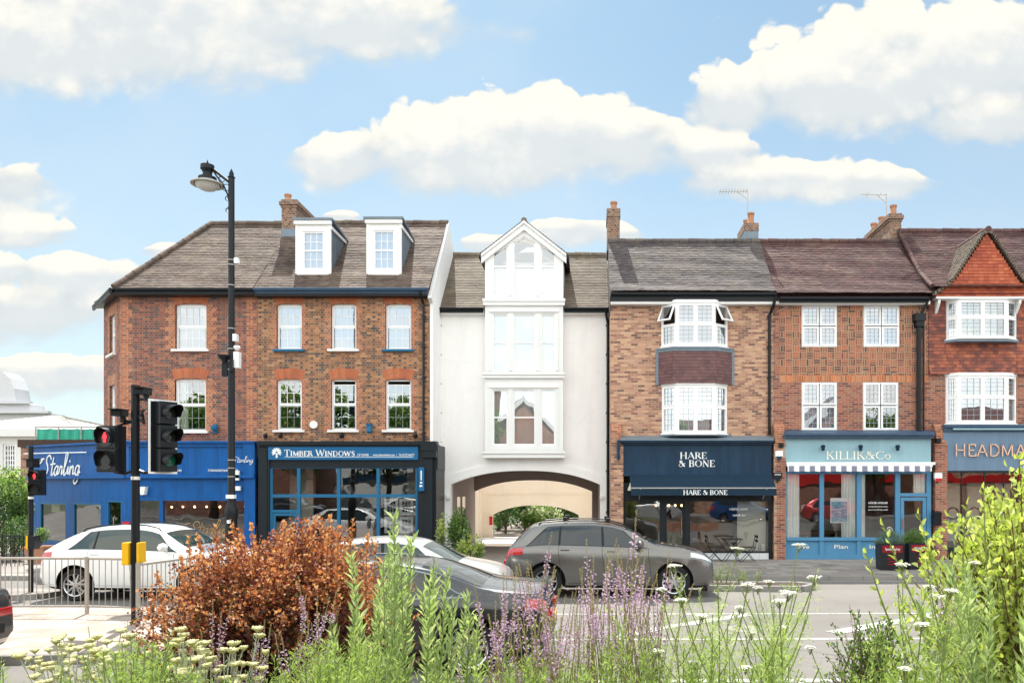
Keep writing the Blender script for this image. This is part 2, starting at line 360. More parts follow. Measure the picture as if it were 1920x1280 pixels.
M_t1=tiles('tile_brown',[(0,(.034,.024,.020)),(.3,(.074,.050,.040)),(.6,(.120,.082,.064)),(1,(.18,.128,.10))],(.22,.19,.12),lo_=.4)
M_t3=tiles('tile_buff',[(0,(.09,.070,.050)),(.5,(.15,.118,.088)),(1,(.22,.175,.135))],(.27,.24,.14))
M_t4=tiles('tile_grey',[(0,(.038,.031,.034)),(.35,(.072,.058,.062)),(.7,(.105,.086,.082)),(1,(.16,.125,.10))],(.22,.20,.12),lo_=.32)
M_t5=tiles('tile_maroon',[(0,(.032,.016,.019)),(.35,(.068,.030,.031)),(.7,(.102,.046,.042)),(1,(.16,.09,.07))],(.25,.22,.15),lo_=.22)
M_th1=tiles('hung_tile_plum',[(0,(.08,.04,.045)),(.5,(.15,.075,.075)),(1,(.22,.11,.10))])
M_th2=tiles('hung_tile_orange',[(0,(.19,.04,.025)),(.5,(.38,.08,.038)),(.8,(.50,.14,.06)),(1,(.22,.06,.04))])
M_th3=tiles('hung_tile_mixed',[(0,(.07,.03,.03)),(.4,(.16,.055,.045)),(.7,(.34,.10,.055)),(.9,(.45,.16,.08)),(1,(.20,.13,.11))])
M_slate=tiles('slate',[(0,(.42,.41,.40)),(.5,(.52,.50,.47)),(1,(.62,.60,.57))])
def render_mat(name,col,st=.25):
    m,g=mat(name); P=pos(g); x,y,z=g.sep(P); n=g.noise(g.xyz(x*2.2,y*2.2,z*.35),1.,6,.65); n2=g.noise(P,9,4,.6)
    c=g.mix(g.smooth(n,.45,.8)*st,col,tuple(v*.62 for v in col)); c=g.mix(g.smooth(n2,.5,.8)*.14,c,tuple(v*.78 for v in col)); n3=g.noise(P,.7,4,.6); c=g.mix(g.smooth(n3,.5,.62)*.10,c,tuple(v*.75 for v in col)); vn=g.n('TexVoronoi',feature='DISTANCE_TO_EDGE',ins={'Vector':g.xyz(x+n*.8,y,z+n3*.9),'Scale':.45}); c=g.mix(g.o(vn).lt(.0035)*g.smooth(n3,.48,.55)*.13,c,tuple(v*.4 for v in col))
    fin(g,c,.85,0,g.noise(P,80,3,.6),.15,.003); return m
M_rend=render_mat('render_white',(.87,.855,.84),.22); M_cream=render_mat('render_cream',(.86,.76,.62),.15); M_far=render_mat('render_far',(.70,.70,.68))
M_white=plain('paint_white',(.80,.80,.79),.45,var=.05); M_upvc=plain('frame_white',(.84,.84,.84),.3,var=.04)
M_lead=plain('lead',(.17,.21,.25),.55,.2,var=.25,scale=2); M_black=plain('paint_black',(.010,.012,.015),.35,var=.2)
M_navy=plain('paint_navy',(.011,.037,.075),.4,var=.18,scale=1.2,streak=.35); M_navy2=plain('awning_navy',(.008,.026,.048),.75,var=.2)
M_blk2=plain('paint_charcoal',(.012,.017,.022),.4,var=.2); M_cornice=plain('cornice_navy',(.05,.09,.15),.5,var=.3)
M_blue=plain('paint_blue',(.004,.086,.30),.4,var=.22,scale=1.1,streak=.28); M_tblue=plain('paint_teal_blue',(.018,.13,.26),.4,var=.1)
M_sblue=plain('sign_blue',(.015,.12,.28),.35,var=.05); M_aqua=plain('paint_aqua',(.27,.43,.49),.5,var=.07,streak=.10); M_kblue=plain('paint_mid_blue',(.085,.24,.40),.42,var=.12)
M_slateb=plain('sign_slate_blue',(.14,.21,.30),.55,var=.07,streak=.14); M_txt=plain('letter_white',(.86,.87,.87),.5,var=.02); M_txtk=plain('letter_cream',(.88,.84,.74),.5,var=.02)
M_copper=plain('letter_copper',(.80,.50,.36),.35,.3,var=.04); M_stone=plain('stone_tan',(.48,.30,.17),.9,var=.35,scale=4); M_zinc=plain('galvanised',(.42,.40,.37),.5,.5,var=.25,scale=5)
M_wtile=None
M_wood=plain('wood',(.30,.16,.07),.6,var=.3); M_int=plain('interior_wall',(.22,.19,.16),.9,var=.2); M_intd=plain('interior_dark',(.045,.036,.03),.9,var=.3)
M_intw=plain('interior_pale',(.62,.58,.48),.9,var=.05); M_fl=plain('interior_floor',(.13,.09,.06),.6,var=.3)
M_blind=plain('blind',(.50,.50,.58),.9,var=.04); M_net=plain('net_curtain',(.88,.88,.86),.95,var=.06,scale=14); M_red=plain('paint_red',(.55,.02,.02),.5,var=.08)
M_pot=plain('terracotta',(.40,.20,.12),.85,var=.25); M_green=plain('netting_green',(.06,.42,.30),.8,var=.3,scale=6); M_oldwood=plain('rotten_wood',(.07,.045,.035),.95,var=.5,scale=8)
M_leadc=plain('lead_came',(.35,.40,.44),.5,.3,var=.1)
def glass_mat(name,base,tint=(.90,.95,.95)):
    m,g=mat(name); lw=g.o(g.n('Fresnel',ins={'IOR':1.5})); P=pos(g); nb=g.noise(P,1.3,1,.5)
    bn=g.n('Bump',ins={'Height':nb,'Strength':.07,'Distance':.05})
    gl=g.n('BsdfGlossy',ins={'Color':(.95,.97,1.0),'Roughness':.0}); g.nt.links.new(bn.outputs[0],gl.inputs['Normal'])
    tr=g.n('BsdfTransparent',ins={'Color':tint}); f=g.m('ADD',lw*1.4,base,clamp=True)
    mx=g.n('MixShader',ins={0:f}); g.nt.links.new(tr.outputs[0],mx.inputs[1]); g.nt.links.new(gl.outputs[0],mx.inputs[2])
    o=g.n('OutputMaterial'); g.nt.links.new(mx.outputs[0],o.inputs[0]); return m
M_gl=glass_mat('window_glass',.24); M_gs=glass_mat('shop_glass',.10,(.92,.95,.95)); M_gl2=glass_mat('bay_glass',.34)
def emis(name,col,st):
    m,g=mat(name); e=g.n('Emission',ins={'Color':col,'Strength':st}); o=g.n('OutputMaterial'); g.nt.links.new(e.outputs[0],o.inputs[0]); return m
M_bulb=emis('bulb_glow',(1,.55,.22),6.); M_redl=emis('red_signal_glow',(1,.03,.04),2.4); M_lampw=emis('lamp_glow',(1,.85,.6),4.)
m,g=mat('white_tile'); P=pos(g); x,y,z=g.sep(P)
mk=((x/.25).fr().lt(.035)).max((z/.1).fr().lt(.07)); fin(g,g.mix(mk,(.72,.74,.75),(.42,.44,.45)),.25,0,1.0-mk,.4,.003); M_wtile=m
m,g=mat('striped_awning'); x,y,z=g.sep(pos(g)); st=((x/.335).fr().lt(.5)); fin(g,g.mix(st,(.80,.80,.80),(.22,.22,.30)),.8); M_stripe=m
# ---------------------------------------------------------------- building parts
def wall(mb,x0,x1,z0,z1,y,holes=(),rev=.11,m=0,back=True):
    xs=sorted({x0,x1,*[h[0] for h in holes],*[h[1] for h in holes]}); zs=sorted({z0,z1,*[h[2] for h in holes],*[h[3] for h in holes]})
    xs=[v for v in xs if x0<=v<=x1]; zs=[v for v in zs if z0<=v<=z1]
    for i in range(len(xs)-1):
        for j in range(len(zs)-1):
            cx=(xs[i]+xs[i+1])/2; cz=(zs[j]+zs[j+1])/2
            if any(h[0]<cx<h[1] and h[2]<cz<h[3] for h in holes): continue
            mb.quad((xs[i],y,zs[j]),(xs[i+1],y,zs[j]),(xs[i+1],y,zs[j+1]),(xs[i],y,zs[j+1]),m)
    for a,b,c,d in holes:
        mb.quad((a,y,c),(a,y+rev,c),(a,y+rev,d),(a,y,d),m); mb.quad((b,y,c),(b,y,d),(b,y+rev,d),(b,y+rev,c),m)
        mb.quad((a,y,d),(a,y+rev,d),(b,y+rev,d),(b,y,d),m); mb.quad((a,y,c),(b,y,c),(b,y+rev,c),(a,y+rev,c),m)
def shell(mb,x0,x1,z0,z1,y0,y1,floors=(),m=0,left=True,right=True):
    if left: mb.quad((x0,y0,z0),(x0,y0,z1),(x0,y1,z1),(x0,y1,z0),m)
    if right: mb.quad((x1,y0,z0),(x1,y1,z0),(x1,y1,z1),(x1,y0,z1),m)
    mb.quad((x0,y1,z0),(x0,y1,z1),(x1,y1,z1),(x1,y1,z0),m)
    for f in floors: mb.box(x0+.01,x1-.01,y0+.12,y1-.01,f-.1,f+.1,1)
def bars(mb,x0,x1,z0,z1,y,t,d):  # rectangular frame
    mb.box(x0,x0+t,y,y+d,z0,z1); mb.box(x1-t,x1,y,y+d,z0,z1); mb.box(x0+t,x1-t,y+.001,y+d-.001,z0,z0+t); mb.box(x0+t,x1-t,y+.001,y+d-.001,z1-t,z1)
def grid(mb,x0,x1,z0,z1,y,nx,nz,t,d=.012):
    for i in range(1,nx): x=x0+(x1-x0)*i/nx; mb.box(x-t/2,x+t/2,y,y+d,z0,z1)
    for j in range(1,nz): z=z0+(z1-z0)*j/nz; mb.box(x0,x1,y+.0015,y+d-.0015,z-t/2,z+t/2)
def curtain(mb,x0,x1,z0,z1,y,w=.09,a=.025,flare=0):
    n=max(6,int((x1-x0)/w*6)); vs=[];fs_=[]
    for i in range(n+1):
        t=i/n; x=x0+(x1-x0)*t; yy=y+a*math.sin(t*(x1-x0)/w*6.28)+a*.5*math.sin(t*17)
        vs+= [(x+flare*t,yy,z0),(x,yy*1.0,z1)]
    for i in range(n): fs_.append((2*i,2*i+2,2*i+3,2*i+1))
    mb.add(vs,fs_)
def sash(P,x0,x1,z0,z1,y,nx=4,back='blind',open_=0.,sill=None,M=None,label=None,sillm=None):
    """a vertical sliding sash window: frame with bars > glass, what hangs behind, sill"""
    mb=MB(M); f=.055; bars(mb,x0,x1,z0,z1,y,f,.07)
    zm=z0+(z1-z0)*.5; mb.box(x0+f,x1-f,y+.012,y+.06,zm-.025,zm+.025)
    ix0,ix1=x0+f,x1-f; s=.03
    ztop=z1-f-open_
    for (a,b,yy) in ((zm+.025,ztop,y+.028),(z0+f,zm-.025,y+.045)):
        mb.box(ix0,ix0+s,yy-.01,yy+.012,a,b); mb.box(ix1-s,ix1,yy-.01,yy+.012,a,b); mb.box(ix0+s,ix1-s,yy-.009,yy+.011,b-s,b); mb.box(ix0+s,ix1-s,yy-.009,yy+.011,a,a+s*1.3)
        grid(mb,ix0+s,ix1-s,a+s,b-s,yy-.008,nx,2,.018)
    o=mb.build('sash_window',M_upvc,P)
    if label: o['label']=label
    gb=MB(M); gb.quad((ix0,y+.035,z0+f),(ix1,y+.035,z0+f),(ix1,y+.035,ztop),(ix0,y+.035,ztop)); gb.build('glass_pane',M_gl,o)
    if back=='blind': b=MB(M); b.quad((x0,y+.12,z0),(x1,y+.12,z0),(x1,y+.12,z1),(x0,y+.12,z1)); b.build('blind',M_blind,o)
    elif back=='curtain': b=MB(M); curtain(b,x0,x0+(x1-x0)*.3,z0,z1,y+.17); b.build('curtain',M_net,o)
    if sill is not None:
        b=MB(M); b.box(x0-.10,x1+.10,y-.20,y+.05,z0-.07,z0-.002); b.build('sill',sillm or M_white,o)
    return o
def lead_win(P,lights,z0,z1,y,rows=None,name='casement_window',M=None,glass=None,back=None,parent_extra=None,label=None,nlx=3,nlz=4):
    """white casement frame; lights = list of (x0,x1,za,zb) panes, each with lead cames"""
    mb=MB(M); lc=MB(M); gb=MB(M)
    X0=min(l[0] for l in lights); X1=max(l[1] for l in lights); f=.05
    bars(mb,X0-f,X1+f,z0,z1,y,f,.08)
    for a,b,c,d in lights:
        bars(mb,a-.012,b+.012,c-.012,d+.012,y-.012,.055,.06)
        ia,ib,ic,id_=a+.043,b-.043,c+.043,d-.043
        for i in range(1,nlx): x=ia+(ib-ia)*i/nlx; lc.box(x-.006,x+.006,y+.016,y+.024,ic,id_)
        for i in range(1,nlz): zz=ic+(id_-ic)*i/nlz; lc.box(ia,ib,y+.017,y+.023,zz-.006,zz+.006)
        gb.quad((ia,y+.028,ic),(ib,y+.028,ic),(ib,y+.028,id_),(ia,y+.028,id_))
    # fill between lights
    xs=sorted({round(v,4) for l in lights for v in (l[0],l[1])})
    mb.box(X0,X1,y+.03,y+.075,z0+f,z0+f+.02)
    o=mb.build(name,M_upvc,P)
    if label: o['label']=label
    lc.build('lead_came',M_leadc,o); gb.build('glass_pane',glass or M_gl,o)
    if back=='blind': b=MB(M); b.quad((X0,y+.12,z0),(X1,y+.12,z0),(X1,y+.12,z1),(X0,y+.12,z1)); b.build('blind',M_blind,o)
    if back=='net': b=MB(M); curtain(b,X0,X1,z0,z1,y+.16); b.build('net_curtain',M_net,o)
    return o
def four(x0,x1,z0,z1,split=.5,f=.05,g_=.03):
    xm=(x0+x1)/2; zm=z0+(z1-z0)*split
    return [(x0+f,xm-g_,z0+f,zm-g_),(xm+g_,x1-f,z0+f,zm-g_),(x0+f,xm-g_,zm+g_,z1-f),(xm+g_,x1-f,zm+g_,z1-f)]
def tile_field(mb,P0,U,V,N,ulen,vlen,inside=None,gauge=.112,tw=.17,lift=.019,jit=.75,curve=None,m=0,sx=.0):
    """overlapping plain tiles: rows of small slabs, each its own island. P0 lower-left; U along, V up the slope"""
    P0=Vector(P0);U=Vector(U).normalized();V=Vector(V).normalized();N=Vector(N).normalized()
    rows=int(vlen/gauge); nu=int(ulen/tw)+1
    for r in range(rows+1):
        v0=r*gauge; v1=min(v0+gauge*1.25,vlen+.02); off=(r%2)*.5*tw; wob=[.006*math.sin(r*.9+i*.13)+.004*math.sin(i*.31+r*.4) for i in range(nu+2)]
        for i in range(-1,nu+1):
            a=i*tw+off; b=a+tw-.004
            a=max(a,0); b=min(b,ulen)
            if b-a<.02: continue
            if inside and not inside((a+b)/2,v0+gauge*.5): continue
            w_=wob[min(max(i,0),nu)]*jit; j=random.uniform(-.004,.004)*jit; j2=random.uniform(-.003,.003)*jit
            cv=curve(v0) if curve else 0; cv1=curve(v1) if curve else 0
            l0=lift+w_+j+cv; l1=w_*.5+j2+cv1; dv=random.uniform(-.006,.006)*jit
            A=P0+U*a+V*(v0+dv)+N*l0; B=P0+U*b+V*(v0+dv)+N*(l0+random.uniform(-.002,.002)*jit); C=P0+U*b+V*v1+N*l1; D_=P0+U*a+V*v1+N*l1
            A2=A-N*lift; B2=B-N*lift
            mb.add([A,B,C,D_,A2,B2],[(0,1,2,3),(4,5,1,0)],m)
def ridge(mb,a,b,r=.11,m=0,step=.3):
    a=Vector(a);b=Vector(b); n=max(1,int((b-a).length/step)); 
    for i in range(n):
        p=a.lerp(b,i/n); q=a.lerp(b,(i+.97)/n); rr=r*random.uniform(.96,1.05); o_=Vector((0,0,random.uniform(-.008,.008)))
        mb.tube([p+o_,q+o_],[rr*1.03,rr*.97],10,m)
def chimney(P,x0,x1,y0,y1,z0,z1,pots,name='chimney',corb=True,ps=.11,flash=True):
    mb=MB(); mb.box(x0,x1,y0,y1,z0,z1-.28)
    if corb: mb.box(x0-.03,x1+.03,y0-.03,y1+.03,z1-.28,z1-.2); mb.box(x0-.07,x1+.07,y0-.07,y1+.07,z1-.2,z1-.08); mb.box(x0-.02,x1+.02,y0-.02,y1+.02,z1-.08,z1)
    else: mb.box(x0-.025,x1+.025,y0-.025,y1+.025,z1-.28,z1)
    o=mb.build(name,M_ch,P)
    for (px,py,h,r) in pots:
        b=MB(); b.lathe([(r*1.15,z1-.02),(r*1.15,z1+.05),(r*.92,z1+.08),(r*.85,z1+h-.07),(r*1.05,z1+h-.06),(r*1.05,z1+h),(r*.7,z1+h),(r*.65,z1+h-.2)],(px,py,0),14); b.build('chimney_pot',M_pot,o,smooth=True)
    if flash:
        b=MB(); b.box(x0-.015,x1+.015,y0-.015,y1+.015,z0,z0+.32); b.build('lead_flashing',M_lead,o)
    return o
def gutter(P,x0,x1,y,z,depth=.11,m=None):
    mb=MB(); mb.xprism([(y+.11,z),(y+.0,z),(y-.012,z-.04),(y+.02,z-.09),(y+.09,z-.10),(y+.11,z-.05)],x0,x1); mb.box(x0,x1,y+.1,y+.14,z-.16,z-.02); return mb.build('gutter',m or M_black,P)
def pipe(P,pts,r=.038,brk=()):
    mb=MB(); mb.tube(pts,r,8)
    for z in brk:
        for a,b in zip(pts,pts[1:]):
            if min(a[2],b[2])<z<max(a[2],b[2]): mb.tube([(a[0],a[1],z-.04),(a[0],a[1],z+.04)],r*1.3,8); mb.box(a[0]-.07,a[0]+.07,a[1],a[1]+.06,z-.015,z+.015)
    return mb.build('downpipe',M_black,P)
def arch_head(P,x0,x1,z,y,h=.33,rise=.07,name='brick_arch'):
    """gauged segmental arch of orange bricks over a window"""
    mb=MB(); n=max(8,int((x1-x0+.2)/.075)); W=x1-x0; a0,a1=x0-.12,x1+.12
    for i in range(n):
        def pt(t,top):
            xx=(x0+W*t) if not top else (a0+(a1-a0)*t); q=4*t*(1-t)
            return (xx, z-.005+rise*(q-1)+rise*.55+(h if top else 0))
        t0=i/n+.004; t1=(i+1)/n-.004
        mb.prism([pt(t0,0),pt(t1,0),pt(t1,1),pt(t0,1)],y-.004-.002*(i%3),y+.1)
    o=mb.build(name,M_arch,P)
    return o
M_arch=tiles('arch_brick',[(0,(.28,.08,.04)),(.5,(.42,.125,.055)),(1,(.52,.19,.09))])
def quoins(mb,x0,x1,z0,z1,y,side=0,wide=.34,nar=.22,step=.225,th=.003):
    """toothed edge blocks along a vertical edge at x0 (side -1: grows left, +1: grows right)"""
    z=z0; k=0
    while z<z1-.02:
        w_=wide if k%2==0 else nar; t=min(z+step,z1)
        if side<0: mb.box(x0-w_,x0,y-th,y+.05,z,t)
        else: mb.box(x0,x0+w_,y-th,y+.05,z,t)
        z+=step; k+=1
def surround(P,wins,y,name='brick_surround',w1=.2,w2=.11,ext=.0):
    for (x0,x1,z0,z1) in wins:
        for s_,x_ in ((-1,x0),(1,x1)): mb=MB(); quoins(mb,x_,0,z0,z1,y,s_,w1,w2,.15); mb.build(name,M_quh,P)
def floodlamp(P,x,y,z,name='spot_lamp',m=None):
    mb=MB(); mb.tube([(x,y,z),(x,y-.14,z+.03)],.016,6); mb.lathe([(.04,0),(.055,.03),(.06,.1),(.075,.12),(.075,.17),(.03,.19)],(x,y-.14,z-.12),10); return mb.build(name,m or M_black,P,smooth=True)
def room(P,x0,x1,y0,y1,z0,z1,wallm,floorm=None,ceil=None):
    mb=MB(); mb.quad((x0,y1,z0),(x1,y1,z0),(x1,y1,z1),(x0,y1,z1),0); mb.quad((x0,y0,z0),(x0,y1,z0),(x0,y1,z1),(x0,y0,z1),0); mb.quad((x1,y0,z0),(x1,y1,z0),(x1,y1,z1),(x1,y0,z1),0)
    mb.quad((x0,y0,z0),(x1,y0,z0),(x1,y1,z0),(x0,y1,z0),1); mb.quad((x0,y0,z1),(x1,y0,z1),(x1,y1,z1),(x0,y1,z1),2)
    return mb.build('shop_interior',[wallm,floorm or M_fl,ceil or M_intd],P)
H=fz
PV=.12   # pavement height
# ================================================================ 1. corner building with the blue restaurant
b1=thing('corner_building',(fx(355),4,0),'plum and red brick corner building with hipped tile roof above the bright blue restaurant front','building')
xl,xr=fx(228),fx(484); ze=H(541); zg=H(828)
CXd=Vector((-1.8,2.0,0)).normalized(); Lc=2.69
MC=Matrix(((-CXd.x,CXd.y*1.0,0,xl+CXd.x*Lc),(-CXd.y,-CXd.x*1.0,0,0+CXd.y*Lc),(0,0,1,0),(0,0,0,1)))  # local x runs to the corner, local y inward
MC=Matrix(((-CXd.x, CXd.y,0,xl+CXd.x*Lc),(-CXd.y,-CXd.x,0,CXd.y*Lc),(0,0,1,0),(0,0,0,1)))
W1=[(fx(329),fx(387),H(655),H(570)),(fx(328),fx(386),H(808),H(710))]
mb=MB(); wall(mb,xl,xr,3.4,ze,0,W1); shell(mb,xl+.0,xr-.003,3.4,ze,.3,8,(H(690),),left=False,right=False)
mb.M=MC; WC=[(Lc*.34,Lc*.66,H(655),H(576)),(Lc*.34,Lc*.66,H(795),H(712))]
wall(mb,0,Lc,3.4,ze,0,WC); mb.M=None
mb.quad((xl+CXd.x*Lc,CXd.y*Lc,0),(xl+CXd.x*Lc,CXd.y*Lc,ze),(xl+CXd.x*Lc,8,ze),(xl+CXd.x*Lc,8,0)); mb.quad((xl+CXd.x*Lc,8,0),(xl+CXd.x*Lc,8,ze),(xl,8,ze),(xl,8,0))
mb.build('wall',[M_br1,M_int],b1)
sash(b1,*W1[0],.09,4,'blind',sill=1); sash(b1,*W1[1],.09,4,'curtain',sill=1)
for wv_ in WC: sash(b1,*wv_,.09,3,'blind',sill=1,M=MC)
for (M_,a_,s_,w_) in ((None,xl,1,.34),(None,xr-.38,1,.34),(MC,Lc,-1,.3)): mb=MB(M_); quoins(mb,a_,0,3.5,ze-.1,0,s_,w_,w_-.12); mb.build('quoin',M_quo,b1)
surround(b1,[(a,b,c,d) for a,b,c,d in W1],0,w1=.34,w2=.22); 
for a,b,c,d in W1: arch_head(b1,a,b,d,-.002)
for a,b,c,d in WC: mb=MB(MC); mb.box(a-.25,a,-.003,.04,c,d+.2); mb.box(b,b+.25,-.003,.04,c,d+.2); mb.box(a-.25,b+.25,-.006,.05,d-.03,d+.3); mb.build('brick_surround',M_quh,b1)
# roof
Ez=H(540,-.4); E1=Vector((fx(213,-.4),-.4,Ez)); E2=Vector((-17.33,2.0,Ez)); Rz=12.0; Ry=2.95
R1=Vector(((398-XV)*(D0+Ry)/F,Ry,Rz)); R2=Vector((fx(484),Ry,Rz)); E3=Vector((fx(484),-.4,Ez))
V_=(Vector((0,Ry+.4,Rz-Ez))).normalized(); N_=Vector((0,-V_.z,V_.y)); vl=(Vector((0,Ry+.4,Rz-Ez))).length
hipdx=R1.x-E1.x
mb=MB(); tile_field(mb,E1,(1,0,0),V_,N_,(E3-E1).length,vl,inside=lambda u,v:u>hipdx*v/vl-.03)
mb.add([E1-N_*.03,E3-N_*.03,R2-N_*.03,R1-N_*.03],[(0,1,2,3)])
# hip and back faces
B1_=Vector((E2.x,8,Ez)); mb.add([E1,R1,E2],[(0,2,1)]); mb.add([E2,R1,B1_],[(0,2,1)]); mb.add([R1,R2,Vector((E3.x,8,Ez)),B1_],[(0,3,2,1)])
U2=(E1-E2).normalized(); ctr=(E1+E2)/2; Vv=(R1-ctr); Vv=(Vv-U2*Vv.dot(U2)); v2=Vv.length; Vv.normalize(); N2=U2.cross(Vv); le=(E1-E2).length; apex=(R1-E2).dot(U2)
tile_field(mb,E2,U2,Vv,N2,le,v2,inside=lambda u,v:(apex*v/v2-.04)<u<(le-(le-apex)*v/v2+.04))
b1r=mb.build('roof',M_t1,b1)
mb=MB(); ridge(mb,R1,R2); ridge(mb,E1+Vector((0,0,.03)),R1+Vector((0,0,.03)),.1); ridge(mb,E2+Vector((0,0,.03)),R1+Vector((0,0,.0)),.09); mb.build('ridge_tile',M_t1,b1r)
gutter(b1,fx(213,-.5),fx(484),-.5,Ez-.01)
mb=MB(); a=E1+Vector((-.05,-.08,0)); b=E2+Vector((-.08,0,0)); 
for o_,r_ in ((0,.06),(.09,.05)): mb.tube([a-Vector((0,0,.06+o_)),b-Vector((0,0,.06+o_))],r_,8)
mb.box(fx(213,-.4),fx(484),-.38,.02,Ez-.2,Ez-.1); mb.poly([E1-Vector((0,0,.12)),E2-Vector((0,0,.12)),Vector((xl+CXd.x*Lc,CXd.y*Lc,Ez-.12)),Vector((xl,0,Ez-.12))]); mb.build('eaves_board',M_black,b1)
chimney(b1,fx(528,2.2),fx(556,2.2),2.2,4.0,H(446,2.2),H(374,2.2),[(fx(540,2.5),2.5,.28,.12),(fx(540,2.9),3.0,.25,.12),(fx(542,3.2),3.4,.25,.12),(fx(542,3.2),3.75,.22,.12)])
mb=MB(); mb.box(fx(405)-.05,fx(405)+.05,-.09,0,H(812),H(795)); mb.lathe([(.05,0),(.10,.06),(.11,.14),(.02,.2)],(fx(405),-.13,H(808)),10); mb.build('wall_vent',M_tblue,b1)
# --- ground floor: straight run
gx0,gx1=fx(245),fx(483); S1=b1
sh=MB()
win=[(fx(263),fx(302),.55,H(938)),(fx(309),fx(462),.55,H(938))]
wall(sh,gx0,gx1,PV,H(893)-.0,-.12,win,.12); sh.box(gx0,gx1,-.14,.0,H(893),H(830)); sh.box(gx0,gx1,-.3,0,H(896),H(890)); sh.box(gx0,gx1,-.3,0,H(831),H(827.5)); sh.box(gx0-.02,gx1,-.2,-.1,H(838),H(831))
sh.box(fx(463),gx1,-.2,-.1,PV,H(896)); sh.box(fx(462),gx1-.0,-.24,-.12,H(890),H(831)); sh.box(gx0,fx(261),-.18,-.1,PV,H(897))
mpv=fx(62,0)
# angled run
def pt_ang(px):
    k=(px-XV)/F; t=(k*D0-gx0)/(-5.54-k*3.4); return t
Ld=math.hypot(5.54,3.4); dA=Vector((-5.54,3.4,0))/Ld
MA=Matrix(((-dA.x,dA.y,0,gx0-5.54),(-dA.y,-dA.x,0,3.4-.12),(0,0,1,0),(0,0,0,1)))
def as_(px): return Ld*(1-pt_ang(px))
sh.M=MA
wa_=[(as_(79),as_(128),.5,H(942,2.6)),(as_(141),as_(194),.5,H(942,2)),(as_(205),as_(232),PV+.02,H(938,.5))]
zt=H(828)
wall(sh,0,Ld,PV,H(893),0,wa_,.12); sh.box(0,Ld+.05,-.02,.1,H(893),zt-.02); sh.box(0,Ld+.06,-.17,0.02,H(896),H(890)); sh.box(0,Ld+.06,-.17,.02,zt-.03,zt+.03)
sh.M=None
front=sh.build('shopfront',M_blue,b1)
for px in (300,356,412): mb=MB(); mb.box(fx(px)-.004,fx(px)+.004,-.143,-.13,H(889),H(832)); mb.build('panel_joint',M_navy,front)
for t in (.25,.5,.75): mb=MB(MA); mb.box(Ld*t-.004,Ld*t+.004,-.023,-.01,H(889),H(832)); mb.build('panel_joint',M_navy,front)
# roof terrace slab over single storey + interior
mb=MB(); mb.poly([(gx0-5.6,3.3,zt),(gx0,-.1,zt),(gx1,-.1,zt),(gx1,8,zt),(gx0-5.6,8,zt)]); mb.box(gx0-5.54,gx0-5.45,3.4,8,0,zt); mb.build('terrace_slab',M_lead,b1)
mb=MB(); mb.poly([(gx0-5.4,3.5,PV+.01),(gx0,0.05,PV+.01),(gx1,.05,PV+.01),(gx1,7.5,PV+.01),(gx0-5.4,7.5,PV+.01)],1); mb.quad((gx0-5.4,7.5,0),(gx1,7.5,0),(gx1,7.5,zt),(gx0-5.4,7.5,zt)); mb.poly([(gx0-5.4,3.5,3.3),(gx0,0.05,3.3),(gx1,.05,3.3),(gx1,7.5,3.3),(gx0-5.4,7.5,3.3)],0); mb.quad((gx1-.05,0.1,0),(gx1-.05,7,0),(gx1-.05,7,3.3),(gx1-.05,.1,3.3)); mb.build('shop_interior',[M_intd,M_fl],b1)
gl=MB(); 
for a,b,c,d in win: gl.quad((a,-.06,c),(b,-.06,c),(b,-.06,d),(a,-.06,d))
gl.M=MA
for a,b,c,d in wa_: gl.quad((a,.05,c),(b,.05,c),(b,.05,d),(a,.05,d))
gl.build('shop_glass',M_gs,front)
fr=MB(MA)
for a,b,c,d in wa_: bars(fr,a,b,c,d,-.0,.05,.06)
a,b,c,d=wa_[2]; fr.box(a+.05,b-.05,.01,.05,1.0,1.08); fr.build('window_frame',M_tblue,front)
fr=MB(MA); fr.tube([(b-.35,-.03,.9),(b-.35,-.07,.95),(b-.35,-.07,1.45),(b-.35,-.03,1.5)],.012,6); fr.build('door_handle',M_zinc,front)
# hanging bulbs and pictures inside
for k_,px in enumerate((322,335,349,365,380,398,412,430,446)):
    mb=MB(); x_=fx(px,2.5); mb.ball((x_,2.5+.3*(k_%3),H(950,2.5)),.035,6,1); mb.build('hanging_bulb',M_bulb,b1)
mb=MB(MA); mb.box(as_(80)+.15,as_(80)+.75,.3,.33,1.55,2.35); mb.box(as_(141)+.5,as_(141)+1.1,.5,.53,1.7,2.4); mb.build('framed_poster',M_intw,b1)
mb=MB(); mb.box(gx0-2,gx1-.3,2.6,3.2,PV,1.1); mb.box(gx0-2,gx1-.3,7.0,7.3,1.6,2.4); mb.build('bar_counter',M_wood,b1)
